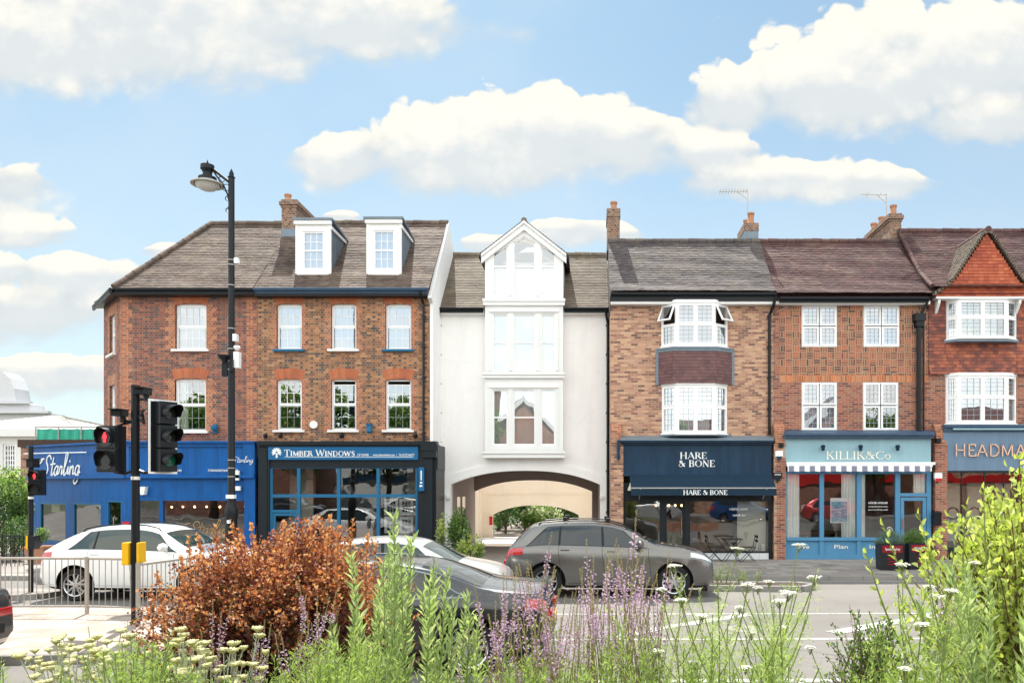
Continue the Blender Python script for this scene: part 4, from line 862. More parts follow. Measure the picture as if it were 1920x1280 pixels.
Ry4=2.1; Ez4=H(553,-.3); Rz4=CH+(YH-453)*(D0+Ry4)/F
curve=lambda v:.16*max(0,1-v/.9)**2
r4=slope_roof(b4,'roof',xl-.02,xr,Ez4,Ry4,Rz4,M_t4,curve=curve)
gutter(b4,xl,xr,-.43,Ez4+.05); mb=MB(); mb.box(xl,xr,-.32,.0,Ez4-.2,Ez4-.03); mb.build('eaves_board',M_black,b4); mb=MB(); mb.box(xl,xr,-.28,.01,Ez4-.28,Ez4-.2); mb.build('soffit_board',M_white,b4)
chimney(b4,fx(1139,2.1),fx(1162,2.1),2.1,3.3,H(470,2.1),H(391,2.1),[(fx(1151,2.3),2.4,.33,.12)],corb=False)
chimney(b4,fx(1395,2.3),fx(1420,2.3),2.2,3.4,H(449,2.3),H(420,2.3),[(fx(1408,2.4),2.4,.42,.12),(fx(1406,2.4),3.1,.4,.1)],corb=False)
def aerial(P,x,y,z0,z1,ln,n=9,rz=180):
    o=MB(); o.tube([(x,y,z0),(x,y,z1)],.018,6); d=Vector((math.cos(R(rz)),math.sin(R(rz)),-.04))
    o.tube([Vector((x,y,z1-.05)),Vector((x,y,z1-.05))+d*ln],.012,5); nrm=Vector((-d.y,d.x,0))
    for i in range(n): c=Vector((x,y,z1-.05))+d*ln*(i+.5)/n; o.tube([c-Vector((0,0,.06))-nrm*.1,c+Vector((0,0,.06))+nrm*.1],.006,4)
    o.tube([Vector((x,y,z1-.35)),Vector((x,y,z1-.05))+d*.4],.008,4)
    return o.build('aerial',M_zinc,P)
aerial(b4,fx(1402,2.6),2.6,H(445,2.6),H(356,2.6),1.05,10,184)
pipe(b4,[(fx(1450),-.36,Ez4-.05),(fx(1447),-.3,Ez4-.3),(fx(1442),-.07,Ez4-.6),(fx(1442),-.07,H(815))],.05,(8,7,6,5))
# canted bay windows
def canted(P,px,z0,z1,proj,open_top=False,name='bay_window',back=None,glass=None,label=None):
    """px: x edges [left wall, left corner, right corner, right wall]"""
    xs=[fx(px[0]),fx(px[1],-proj),fx(px[2],-proj),fx(px[3])]; pts=[(xs[0],0),(xs[1],-proj),(xs[2],-proj),(xs[3],0)]
    fr=MB(); lc=MB(); gb=MB(); vents=[]; sg=[(pts[0],pts[1],1),(pts[1],pts[2],2),(pts[2],pts[3],1)]
    cas=MB()
    for k_,(a,b,n) in enumerate(sg):
        d=Vector((b[0]-a[0],b[1]-a[1],0)); l=d.length; d.normalize(); M=Matrix(((d.x,-d.y,0,a[0]),(d.y,d.x,0,a[1]),(0,0,1,0),(0,0,0,1)))
        for q in (fr,lc,gb,cas): q.M=M
        bars(fr,0,l,z0,z1,0,.055,.07); zm=z0+(z1-z0)*(.5 if open_top else .55); fr.box(.055,l-.055,.001,.068,zm-.03,zm+.03)
        if n==2: fr.box(l/2-.03,l/2+.03,-.001,.069,z0+.055,z1-.055)
        ws=[(0.055,l-.055)] if n==1 else [(.055,l/2-.03),(l/2+.03,l-.055)]
        for (u0,u1) in ws:
            for (c,d_) in ((z0+.055,zm-.03),(zm+.03,z1-.055)):
                if open_top and n==1 and c>zm: continue
                bars(fr,u0,u1,c,d_,-.012,.035,.05); i0,i1=u0+.035,u1-.035; c2,d2=c+.035,d_-.035
                nx=3
                for i in range(1,nx): lc.box(i0+(i1-i0)*i/nx-.005,i0+(i1-i0)*i/nx+.005,.018,.024,c2,d2)
                for i in range(1,4): zz=c2+(d2-c2)*i/4; lc.box(i0,i1,.0185,.0235,zz-.005,zz+.005)
                gb.quad((i0,.03,c2),(i1,.03,c2),(i1,.03,d2),(i0,.03,d2))
        if open_top and n==1:   # top-hung vent swung outwards
            piv=Matrix.Translation((0,-.01,z1-.06))@Matrix.Rotation(R(-28),4,'X')
            cas=MB(M@piv); vents.append(cas)
            for q in (gb,lc): q.M=M@piv
            h=z1-zm-.09; bars(cas,.05,l-.05,-h,0,-.02,.045,.045); gb.quad((.09,0,-h+.04),(l-.09,0,-h+.04),(l-.09,0,-.04),(.09,0,-.04))
    fr.M=None; fr.zprism([(xs[0]-.03,.0),(xs[0]-.03,-.02),(xs[1],-proj-.03),(xs[2],-proj-.03),(xs[3]+.03,-.02),(xs[3]+.03,0)],z1,z1+.09); fr.zprism([(xs[0]-.05,.0),(xs[0]-.05,-.02),(xs[1],-proj-.06),(xs[2],-proj-.06),(xs[3]+.05,-.02),(xs[3]+.05,0)],z0-.05,z0-.0)
    o=fr.build(name,M_upvc,P); lc.build('lead_came',M_leadc,o); gb.build('glass_pane',glass or M_gl,o)
    if label: o['label']=label
    for q in vents: q.build('open_vent',M_upvc,o)
    b=MB(); 
    if back=='blind': b.quad((xs[1],.05,z0),(xs[2],.05,z0),(xs[2],.05,z1),(xs[1],.05,z1)); b.quad((xs[0]+.03,.15,z0),(xs[1],.05,z0),(xs[1],.05,zm),(xs[0]+.03,.15,zm)); b.quad((xs[2],.05,z0),(xs[3]-.03,.15,z0),(xs[3]-.03,.15,zm),(xs[2],.05,zm)); b.build('blind',M_blind,o)
    elif back=='net': curtain(b,xs[1]+.1,xs[2]-.1,z0,z1,.1); b.build('net_curtain',M_net,o)
    return o
w4a=canted(b4,[1240,1268,1340,1364],H(651),H(572),.38,True,back='blind',label='upper bay window with its two side vents propped open')
mb=MB(); mb.box(fx(1241),fx(1364),-.05,.0,H(574),H(563)); mb.build('window_head',M_white,b4)
canted(b4,[1241,1268,1340,1363],H(813),H(724),.38,False,back='net',glass=M_gl2,label='lower bay window with leaded lights over the sign')
# tile-hung apron between the bays
xs=[fx(1232),fx(1262,-.42),fx(1344,-.42),fx(1374)]; pts=[(xs[0],0),(xs[1],-.42),(xs[2],-.42),(xs[3],0)]; z0,z1=H(721),H(656)
mb=MB()
for a,b in zip(pts,pts[1:]):
    U=Vector((b[0]-a[0],b[1]-a[1],0)); l=U.length; U.normalize(); N=Vector((U.y,-U.x,0)); tile_field(mb,(a[0],a[1],z0),U,(0,0,1),N,l,z1-z0-.04,jit=.4,lift=.012,gauge=.105)
mb.zprism([(p[0],p[1]+.015) for p in pts],z0+.02,z1)
ap=mb.build('tile_apron',M_th1,b4)
mb=MB()
for z_ in (z1,): mb.zprism([(xs[0]-.05,.0),(xs[0]-.05,-.03),(xs[1],-.47),(xs[2],-.47),(xs[3]+.05,-.03),(xs[3]+.05,0)],z_-.02,z_+.035); mb.zprism([(xs[0]-.02,.0),(xs[0]-.02,-.03),(xs[1],-.445),(xs[2],-.445),(xs[3]+.02,-.03),(xs[3]+.02,0)],z_-.1,z_-.02)
for i,x_ in ((0,xs[0]),(3,xs[3])): mb.box(x_-.04,x_+.04,-.05,.0,z0-.02,z1)
mb.build('lead_trim',M_lead,ap)
# shopfront
y=-.30; sf=MB(); sf.box(fx(1168,y),fx(1447,y),y+.03,0,H(889,y),H(827,y)); sf.box(fx(1168,y),fx(1447,y),y-.03,y+.03,H(892,y),H(888,y))
sf.box(fx(1163,y),fx(1449,y),y-.16,0,H(829,y),H(825,y)); sf.box(fx(1166,y),fx(1448,y),y-.06,-.001,H(833,y),H(829,y))
s4=sf.build('shopfront',M_navy,b4)
mb=MB(); mb.add([(fx(1164),0,H(817)),(fx(1450),0,H(817)),(fx(1449,y),y-.18,H(824,y)),(fx(1163,y),y-.18,H(824,y)),(fx(1163,y),y-.18,H(826,y)),(fx(1449,y),y-.18,H(826,y))],[(0,3,2,1),(3,4,5,2)]); mb.zprism([(fx(1236),0),(fx(1262,-.4),-.41),(fx(1342,-.4),-.41),(fx(1372),0)],H(818),H(815)); mb.build('lead_flashing',M_lead,s4)
letters('shop_name','HARE',fx(1275,y),fx(1326,y),H(859.5,y),fs(11.8,y),y+.028,M_txt,s4,thick=.2,thin=.06); letters('shop_name','& BONE',fx(1272,y),fx(1341,y),H(874.5,y),fs(12,y),y+.028,M_txt,s4,thick=.2,thin=.06)
# awning
ya=-.95; mb=MB(); xa0,xa1=fx(1180,-.3),fx(1446,-.3); xb0,xb1=fx(1183,ya),fx(1456,ya); zA=H(889,-.3); zB=H(915,ya); zC=H(928.5,ya)
n=20
for i in range(n):
    t0=i/n;t1=(i+1)/n; lx=lambda t,a,b:a+(b-a)*t; sg_=lambda t:.012*math.sin(t*22)
    mb.quad((lx(t0,xb0,xb1),ya,zB+sg_(t0)),(lx(t1,xb0,xb1),ya,zB+sg_(t1)),(lx(t1,xa0,xa1),-.31,zA),(lx(t0,xa0,xa1),-.31,zA)); mb.quad((lx(t0,xb0,xb1),ya-.01,zC+sg_(t0*3)),(lx(t1,xb0,xb1),ya-.01,zC+sg_(t1*3)),(lx(t1,xb0,xb1),ya,zB+sg_(t1)),(lx(t0,xb0,xb1),ya,zB+sg_(t0)))
aw=mb.build('awning',M_navy2,s4); mb=MB(); mb.tube([(xb0,ya+.02,zB+.005),(xb1,ya+.02,zB+.005)],.025,6); mb.tube([(xb0+.3,-.3,H(935)),(xb0+.3,ya,zB-.02)],.02,6); mb.tube([(xb1-.3,-.3,H(935)),(xb1-.3,ya,zB-.02)],.02,6); mb.build('awning_bar',M_zinc,aw)
letters('awning_name','HARE & BONE',fx(1281,ya),fx(1364,ya),H(927,ya),fs(8.6,ya),ya-.013,M_txt,aw,thick=.2,thin=.07)
y=-.2; mb=MB(); x0,x1=fx(1170,y),fx(1447,y); zs=H(1033,y); zt_=H(922,y)
for a,b,z0 in ((x0,x0+.06,zs),(fx(1237,y),fx(1246,y),PV),(fx(1284,y),fx(1294,y),PV),(x1-.1,x1,PV)): mb.box(a,b,y,y+.1,z0,zt_)
mb.box(x0,x1,y+.001,y+.09,zt_-.3,zt_+.3); mb.box(fx(1294,y),x1-.1,y,y+.1,zs-.05,zs); mb.box(x0,fx(1237,y),y,y+.1,zs-.05,zs); mb.build('window_frame',M_blk2,s4)
mb=MB(); mb.box(fx(1294,y),x1-.0,y+.01,y+.2,PV,zs-.05); mb.box(x0,fx(1237,y),y+.01,y+.2,PV,zs-.05); mb.build('stall_riser',M_wtile,s4)
mb=MB(); mb.quad((x0,y+.05,zs),(fx(1237,y),y+.05,zs),(fx(1237,y),y+.05,zt_),(x0,y+.05,zt_)); mb.quad((fx(1294,y),y+.05,zs),(x1-.1,y+.05,zs),(x1-.1,y+.05,zt_),(fx(1294,y),y+.05,zt_)); mb.build('shop_glass',M_gs,s4)
mb=MB(); a,b=fx(1246,y),fx(1284,y); bars(mb,a,b,PV+.02,zt_-.3,y+.03,.07,.05); do=mb.build('shop_door',M_blk2,s4); mb=MB(); mb.quad((a,y+.05,PV),(b,y+.05,PV),(b,y+.05,zt_-.3),(a,y+.05,zt_-.3)); mb.build('door_glass',M_gs,do); mb=MB(); mb.tube([(b-.12,y,.9),(b-.12,y-.04,.95),(b-.12,y-.04,1.4),(b-.12,y,1.45)],.014,6); mb.build('door_handle',M_wood,do)
room(b4,xl+.3,xr-.1,.0,5.5,PV+.01,3.35,M_int,M_fl,M_int)
mb=MB(); mb.box(x1-1.05,x1-.12,.15,.2,zs-.3,zt_); mb.build('white_panel',M_intw,b4)
mb=MB(); mb.box(fx(1330),fx(1395),2.2,2.8,PV,1.3); mb.box(x0+.2,x0+1.2,1.5,1.8,1.9,1.95); mb.build('counter',M_wood,b4)
mb=MB(); mb.box(fx(1416),fx(1421),.02,.1,zs,zs+.25); mb.box(fx(1428),fx(1434),.02,.1,zs,zs+.22); mb.build('candle_lantern',M_white,b4)
for k_ in range(5): mb=MB(); mb.ball((fx(1230+12*k_,3),3.,H(947,3)),.04,6,1); mb.build('hanging_bulb',M_bulb,b4)
mb=MB(); 
for k_ in range(6): mb.lathe([(.03,0),(.035,.12),(.012,.16),(.012,.2)],(x0+.3+.14*k_,1.6,1.95),8)
mb.build('bottle_row',M_net,b4)
sans('window_lettering','HIRING NOW',fx(1368,y),H(956),.085,y+.04,M_txt,s4,width=fs(34))
sans('window_lettering','HAIR BY',fx(1374,y),H(967),.07,y+.04,M_txt,s4,width=fs(24))
# consoles (stone brackets) between shops
def console(P,px,pz0=832,pz1=795,x_off=0,mt=None):
    x0,x1=fx(px),fx(px+18); zb,zt_=H(pz0),H(pz1); o=MB()
    o.xprism([(0,zb),(-.34,zb+.02),(-.30,zb+.12),(-.26,zt_-.22),(-.2,zt_-.1),(-.1,zt_-.02),(0,zt_)][::-1],x0,x1)
    for s_ in (-1,1): 
        cx=(x0+x1)/2; o.tube([(cx+s_*.14-.03,-.12,zt_-.14),(cx+s_*.14+.03,-.12,zt_-.14)],.09,10)
    o.box(x0-.04,x1+.04,-.36,0,zb-.06,zb); return o.build('console_bracket',mt or M_quo,P)
console(b4,1146); console(b4,1449)
mb=MB(); mb.box(fx(1156),fx(1161),-.75,-.32,H(862),H(827)); mb.build('blade_sign',M_navy,b4)
def alarm(P,px,py,y=-.34,m2=None):
    x,z=fx(px,y),H(py,y); o=MB(); o.prism([(x-.12,z+.12),(x-.12,z-.06),(x-.05,z-.16),(x+.05,z-.16),(x+.12,z-.06),(x+.12,z+.12)],y-.07,y+.02); a=o.build('alarm_box',M_upvc,P); o=MB(); o.prism([(x-.115,z-.055),(x-.05,z-.165),(x+.05,z-.165),(x+.115,z-.055)],y-.075,y-.0); o.build('alarm_base',m2 or M_navy,a); return a
alarm(b4,1460,852)
x,z=fx(1458,-.34),H(893,-.34); mb=MB(); mb.prism([(x-.14,z+.13),(x-.14,z-.02),(x,z-.2),(x+.14,z-.02),(x+.14,z+.13)],-.36,-.31); pl=mb.build('shield_plaque',M_blk2,b4); sans('plaque_lettering','BARBER',x-.1,z+.04,.05,-.365,M_txt,pl,width=.2)
mb=MB(); mb.box(fx(1455),fx(1463),-.44,-.31,H(840),H(832)); mb.build('security_camera',M_black,b4)
mb=MB(); mb.lathe([(.10,.0),(.09,.06),(.03,.2),(.03,.25)],(fx(1181),-.55,H(919)),10); mb.build('lantern',M_intw,b4)
# ================================================================ 5. red basket-weave brick building over the pale blue shop
b5=thing('terraced_shop_building',(fx(1590),4,0),'red brick building with basket weave panels above the pale blue shopfront','building')
xl,xr=fx(1451),fx(1738); zt=H(566)
W5=[(fx(1503),fx(1570),H(650),H(572)),(fx(1619),fx(1687),H(650),H(572)),(fx(1503),fx(1570),H(807),H(716)),(fx(1618),fx(1685),H(807),H(716))]
zb1,zb0,zs0=zt,H(703),H(716)
mb=MB(); wall(mb,xl,xr,3.4,zs0,0,W5,.08,0); wall(mb,xl,xr,zb0,zt,0,W5,.08,2); wall(mb,xl,xr,zs0,zb0,0,W5,.08,3); shell(mb,xl,xr,.1,zt,0.01,8,(H(690),),left=False); mb.box(xl-.0,fx(1461),-.012,.003,3.4,zt,0); mb.build('wall',[M_br5,M_int,M_bas,M_sol],b5)
for i,(a,b,c,d) in enumerate(W5): lead_win(b5,four(a,b,c,d,.5 if i<2 else .52),c,d,.02,back='blind' if i<3 else None,glass=M_gl)
Ry5=2.2; Ez5=H(560,-.3); Rz5=CH+(YH-453)*(D0+Ry5)/F
r5=slope_roof(b5,'roof',xl,xr,Ez5,Ry5,Rz5,M_t5,curve=lambda v:.22*max(0,1-v/1.1)**2)
gutter(b5,xl+.1,xr-.1,-.43,Ez5+.03); mb=MB(); mb.box(xl-.05,xr,-.26,.012,Ez5-.16,Ez5-.04); mb.build('soffit_board',M_white,b5)
chimney(b5,fx(1668,2.4),fx(1690,2.4),2.4,4.9,H(462,2.4),H(400,2.4),[(fx(1679,2.6),2.8,.42,.12),(fx(1674,2.6),3.7,.3,.12),(fx(1672,2.6),4.4,.3,.12)],corb=True,flash=False)
aerial(b5,fx(1662,2.9),2.9,H(452,2.9),H(363,2.9),1.0,2,190)
mb=MB(); x_=fx(1720); mb.box(x_-.17,x_+.17,-.28,0,H(604),H(590)); mb.box(x_-.12,x_+.12,-.24,0,H(614),H(604)); mb.tube([(fx(1732),-.36,Ez5),(fx(1731),-.2,H(575)),(x_+.05,-.15,H(592))],.05,8); mb.tube([(x_,-.12,H(614)),(x_,-.12,H(812))],.075,10); mb.tube([(x_+.16,-.1,H(590)),(x_+.16,-.1,H(812))],.03,6); mb.build('downpipe',M_black,b5)
mb=MB(); mb.tube([(fx(1456),-.04,H(585)),(fx(1480),-.04,H(573))],.015,5); mb.build('cable',M_zinc,b5)
mb=MB(); mb.box(fx(1452),fx(1469),-.321,.001,PV,3.4,0); mb.build("brick_pier",M_br5,b5); mb=MB(); mb.box(fx(1746),fx(1768),-.32,.001,PV,H(832),0); mb.build('brick_pier',M_br5,b5)
console(b5,1748)
y=-.30; sf=MB(); sf.box(fx(1469,y),fx(1746,y),y+.02,0,H(868,y),H(822,y)); s5=sf.build('shopfront',M_aqua,b5)
mb=MB(); mb.box(fx(1468,y),fx(1748,y),y-.14,0,H(821.5,y),H(816,y)); mb.add([(fx(1468),0,H(806)),(fx(1748),0,H(806)),(fx(1748,y),y-.2,H(813,y)),(fx(1468,y),y-.2,H(813,y)),(fx(1468,y),y-.2,H(816.5,y)),(fx(1748,y),y-.2,H(816.5,y))],[(0,3,2,1),(3,4,5,2)]); mb.build('cornice',M_cornice,s5)
letters('shop_name','KILLIK & Co'.replace('K & C','K&C').replace('&','&'),fx(1549,y),fx(1671,y),H(860.5,y),fs(14.5,y),y+.018,M_txtk,s5,thick=.15,thin=.06)
for px in (1541,1611,1680): floodlamp(s5,fx(px,y),y,H(838,y),'sign_lamp',M_navy)
mb=MB(); mb.box(fx(1473,y),fx(1750,y),y-.16,y,H(871,y),H(866,y)); mb.tube([(fx(1475,-.5),-.52,H(873,-.5)),(fx(1748,-.5),-.52,H(873,-.5))],.03,8); aw=mb.build('awning',M_white,s5)
mb=MB(); x0,x1=fx(1477,-.55),fx(1747,-.55); zt_,zb_=H(873,-.55),H(884,-.55); n=90
for i in range(n):
    xa=x0+(x1-x0)*i/n; xb=x0+(x1-x0)*(i+1)/n; f=lambda x:zb_+.015*abs(math.sin((x-x0)*math.pi/.335)); mb.quad((xa,-.55+.006*math.sin(xa*9),f(xa)),(xb,-.55+.006*math.sin(xb*9),f(xb)),(xb,-.55,zt_),(xa,-.55,zt_))
mb.build('awning_valance',M_stripe,aw)
y=-.22; Q=lambda p:fx(p,y); zt_=H(884,y); zg0,zg1=H(1007,y),H(888,y); mb=MB()
mb.box(Q(1469),Q(1475),y,0.0,PV,zt_); mb.box(Q(1738),Q(1746),y,0,PV,zt_)
for a,b in ((1537,1545),(1607,1615),(1679,1688)): mb.box(Q(a),Q(b),y,y+.12,PV+.05,zt_)
mb.box(Q(1475),Q(1738),y+.002,y+.1,zg1,zt_+.02); mb.box(Q(1475),Q(1688),y-.03,y+.12,zg0-.1,zg0); mb.box(Q(1475),Q(1688),y+.05,y+.15,PV,zg0-.1); mb.box(Q(1475),Q(1688),y-.002,y+.12,PV,PV+.16)
mb.box(Q(1688),Q(1738),y-.004,y+.1,H(930,y),H(924,y)); mb.build('window_frame',M_kblue,s5)
mb=MB()
for a,b in ((1475,1537),(1545,1607),(1615,1679),(1688,1738)): mb.quad((Q(a),y+.06,zg0),(Q(b),y+.06,zg0),(Q(b),y+.06,zg1),(Q(a),y+.06,zg1))
mb.build('shop_glass',M_gs,s5)
for t,px in (('Save',1492),('Plan',1564),('Invest',1630)): sans('panel_lettering',t,Q(px),H(1028,y),.13,y+.045,M_txtk,s5,width=fs(25 if t!='Invest' else 38))
mb=MB(); a,b=Q(1689),Q(1737); bars(mb,a,b,PV+.02,H(932,y),y+.01,.11,.05); mb.box(a+.1,b-.1,y+.011,y+.06,PV+.02,PV+.3); do=mb.build('shop_door',M_kblue,s5); mb=MB(); mb.tube([(a+.06,y-.03,H(992,y)),(a+.06,y-.03,H(972,y))],.022,6); mb.build('door_handle',M_wood,do)
mb=MB(); mb.box(Q(1558),Q(1592),y+.07,y+.075,H(980,y),H(933,y)); po=mb.build('poster',M_upvc,s5)
m,g=mat('poster_picture'); p=pos(g); x,yy_,z=g.sep(p); nn=g.noise(g.xyz(x*2,z*9,0.),1.5,4,.6); fin(g,g.ramp(nn,[(.3,(.5,.62,.7)),(.5,(.16,.35,.5)),(.6,(.6,.66,.7)),(.75,(.3,.12,.25))]),.5)
mb=MB(); mb.quad((Q(1560),y+.068,H(978,y)),(Q(1590),y+.068,H(978,y)),(Q(1590),y+.068,H(940,y)),(Q(1560),y+.068,H(940,y))); mb.build('poster_picture',m,po)
for a,b,fl_ in ((1475,1500,0),(1580,1607,0),(1614,1624,-.0),(1716,1738,0)):
    mb=MB(); curtain(mb,Q(a),Q(b),zg0-.02 if a<1700 else H(925,y),zg1,y+.13,flare=fl_); mb.build('curtain',M_net,b5)
mb=MB(); curtain(mb,Q(1614),Q(1624),zg0+.3,zg1,y+.24,flare=-.05); 
room(b5,xl+.2,xr-.0,.0,5,PV+.01,3.35,M_int,M_fl,M_int)
mb=MB(); mb.box(Q(1490),Q(1600),1.5,2.3,.85,.9); 
for a in (1492,1540,1598): mb.box(Q(a),Q(a)+.08,1.6,2.2,PV,.85)
mb.box(Q(1620),Q(1650),1.2,1.7,PV,1.0); mb.build('desk',M_wood,b5)
for t,h_,zz in (('HOUSE of KILLIK',.07,944),('savings planning investing',.035,950),('pensions and family wealth',.035,956)): sans('window_lettering',t,Q(1629),H(zz,y),h_,y+.05,M_txt,s5,width=fs(36))
mb=MB(); mb.tube([(Q(1669)+.09*math.cos(R(a)),y+.05,H(993,y)+.09*math.sin(R(a))) for a in range(0,361,30)],.009,5); mb.build('roundel',M_txt,s5); sans('window_lettering','B',Q(1669)-.035,H(993,y)-.045,.09,y+.05,M_txt,s5)
alarm(b5,1758,893,m2=M_red)
mb=MB(); mb.box(fx(1754,-.34),fx(1762,-.34),-.44,-.31,H(831),H(823)); mb.build('security_camera',M_black,b5)
mb=MB(); mb.box(fx(1750,-.4),fx(1764,-.4),-.46,-.32,H(983),H(962)); mb.xprism([(-.48,H(962)),(-.48,H(960)),(-.32,H(957)),(-.32,H(962))][::-1],fx(1749,-.4),fx(1765,-.4)); mb.build('post_box',M_black,b5)
# ================================================================ 6. gabled tile-hung building at the right
b6=thing('gabled_shop_building',(fx(1850),4,0),'red building with steep orange tile-hung gable above the slate blue shopfront','building')
xl,xr=fx(1738),fx(2075); ye=-.0
mb=MB(); hA=(fx(1773),fx(1906),H(638),H(563)); hB=(fx(1773),fx(1905),H(795),H(703))
wall(mb,xl,xr,3.4,H(552),0,[hA,hB],.02); shell(mb,xl+.002,xr,.1,H(552),0,8,(H(690),)); mb.box(fx(2050),xr,-.32,0,PV,H(832)); mb.build('wall',[M_br5,M_int],b6)
mb=MB(); zt0,zt1=H(702),H(562)
for (xa,xb,za_,zb_) in ((xl+.05,fx(1773),zt0,zt1),(fx(1906),xr,zt0,zt1),(fx(1773),fx(1906),zt0,H(640))):
    tile_field(mb,(xa,-.02,za_),(1,0,0),(0,0,1),(0,-1,0),xb-xa,zb_-za_,jit=.6,gauge=.11,curve=lambda v:.10*max(0,1-v/.35)**2 )
mb.box(xl+.05,xr,-.02,-.001,zt0+.02,H(641)); mb.build('hung_tiles',M_th3,b6)
canted(b6,[1773,1797,1888,1906],H(637),H(566),.30,False,name='bay_window',back='net',label='upper bay window under the tiled gable'); canted(b6,[1773,1797,1888,1905],H(794),H(706),.30,False,back=None,glass=M_gl2,label='lower bay window above the slate blue sign')
mb=MB(); mb.zprism([(fx(1768),0),(fx(1796,-.32),-.36),(fx(1890,-.32),-.36),(fx(1912),0)],H(643),H(638.5)); mb.build('lead_trim',M_lead,b6)
# gable
yg=-.32; apx=fx(1850,yg); zap=H(437,yg); zb_=H(556,yg); hw=fx(1850,yg)-fx(1752,yg)
def prof(t): # half width at height fraction t: straight, then sweeping out at the foot
    return hw*((1-t)*.80+.20*max(0,1-t/.30)**2)
mb=MB(); rows=int((zap-zb_)/.105)
for r in range(rows):
    t=r/rows; w_=prof(t); mbx=MB(); off=(r%2)*.08
    n=int(2*w_/.165)+2
    for i in range(n):
        a=apx-w_+i*.165-off; b=a+.16; a=max(a,apx-w_+.02); b=min(b,apx+w_-.02)
        if b-a<.03: continue
        z0=zb_+r*.105; l=random.uniform(.008,.016); mb.add([(a,yg-l-.012,z0),(b,yg-l-.012,z0),(b,yg,z0+.13),(a,yg,z0+.13),(a,yg,z0),(b,yg,z0)],[(0,1,2,3),(4,5,1,0)])
ts=[i/14 for i in range(15)]; pl=[(apx-prof(t),yg+.005,zb_+(zap-zb_)*t) for t in ts]+[(apx+prof(t),yg+.005,zb_+(zap-zb_)*t) for t in ts[::-1]]
mb.poly(pl); mb.quad((apx-hw,yg,zb_),(apx+hw,yg,zb_),(apx+hw,0,zb_),(apx-hw,0,zb_)); gab=mb.build('gable',M_th2,b6)
mb=MB(); mb.box(apx-hw+.05,apx+hw-.05,yg-.03,0,zb_-.07,zb_-.004)
for px in (1762,1914): x_=fx(px,yg); mb.xprism([(-.02,zb_-.08),(-.30,zb_-.08),(-.28,zb_-.2),(-.1,zb_-.42),(-.02,zb_-.5)][::-1],x_-.04,x_+.04)
mb.build('gable_bracket',M_white,b6)
# gable roof slopes running back into the main roof
Ry6=2.35; Ez6=H(548,-.35); Rz6=CH+(YH-434)*(D0+Ry6)/F
slope6=(Rz6-Ez6)/(Ry6+.35)
mb=MB(); vg=yg-.12
for sgn in (-1,1):
    N_=26
    for i in range(N_):
        t0=i/N_; t1=(i+1.25)/N_; 
        x0_,z0_=apx+sgn*(prof(t0)+.10),zb_+(zap-zb_)*t0+.10; x1_,z1_=apx+sgn*(prof(min(t1,1))+.09 if t1<1 else .0),zb_+(zap-zb_)*min(t1,1.0)+.085
        yend=max(vg+.3,-.35+(z0_-Ez6)/slope6+.1); k=max(2,int((yend-vg)/.165))
        for j in range(k):
            ya_=vg+(yend-vg)*j/k+(i%2)*.04; yb2=vg+(yend-vg)*(j+.97)/k+(i%2)*.04; e=random.uniform(0,.01)
            A=(x0_+sgn*e,ya_,z0_+.014); B_=(x0_+sgn*e,yb2,z0_+.014); C_=(x1_,yb2,z1_); D_=(x1_,ya_,z1_)
            mb.add([A,B_,C_,D_,(x0_,ya_,z0_-.005),(x0_,yb2,z0_-.005)],[(0,1,2,3) if sgn>0 else (3,2,1,0),(0,4,5,1)])
        if i%1==0: mb.quad((x0_,vg,z0_-.09),(x0_,vg,z0_+.012),(x1_,vg,z1_+.0),(x1_,vg,z1_-.10))
gr=mb.build('gable_roof',M_t3,gab); mb=MB(); ridge(mb,(apx,vg-.02,zap+.1),(apx,Ry6+.2,zap+.1),.09); mb.build('ridge_tile',M_t5,gr)
r6=slope_roof(b6,'roof',xl,xr,Ez6,Ry6,Rz6,M_t5,oh=.35,curve=lambda v:.22*max(0,1-v/1.1)**2)
mb=MB(); ridge(mb,(xl,-.4,Ez6+.2),(xl,.5,Ez6+.85),.07,step=.2); ridge(mb,(xl,.5,Ez6+.85),(xl,Ry6,Rz6),.07,step=.2); mb.build('verge_tile',M_t5,r6)
gutter(b6,xl+.0,apx-hw-.05,-.45,Ez6)
y=-.30; sf=MB(); sf.box(fx(1769,y),fx(2050,y),y,0,H(882,y),H(809,y)); s6=sf.build('shopfront',M_slateb,b6)
mb=MB(); mb.box(fx(1769,y),fx(2050,y),y-.12,0,H(801,y),H(796,y)); mb.box(fx(1769,y),fx(2050,y),y-.05,-.002,H(809,y),H(801,y)); mb.build('cornice',M_cornice,s6); mb=MB(); mb.box(fx(1784,y),fx(2050,y),y-.14,y-.05,H(806,y),H(803,y)); mb.build('light_trough',M_aqua,s6)
letters('shop_name','HEADMASTERS',fx(1788,y),fx(1788+248,y)-.35,H(855,y),fs(22.5,y),y-.03,M_copper,s6,thick=.085,thin=.085,serif=False,depth=.03)
mb=MB(); mb.box(fx(1769,y),fx(2050,y),y-.01,y+.05,H(886,y),H(882,y)); mb.box(fx(1769,y),fx(1774,y),y,y+.08,PV,H(886,y))
for p in (1803,1846,1882,1907): mb.box(fx(p,y),fx(p,y)+.03,y+.03,y+.07,PV,H(886,y))
mb.box(fx(1774,y),fx(2050,y),y,y+.1,PV,.5); mb.build('window_frame',M_blk2,s6)
mb=MB(); mb.quad((fx(1774,y),y+.05,.5),(fx(2050,y),y+.05,.5),(fx(2050,y),y+.05,H(886,y)),(fx(1774,y),y+.05,H(886,y))); mb.build('shop_glass',M_gs,s6)
room(b6,xl+.5,xr-.1,.0,5,PV+.01,3.35,M_intd,M_fl,M_intd)
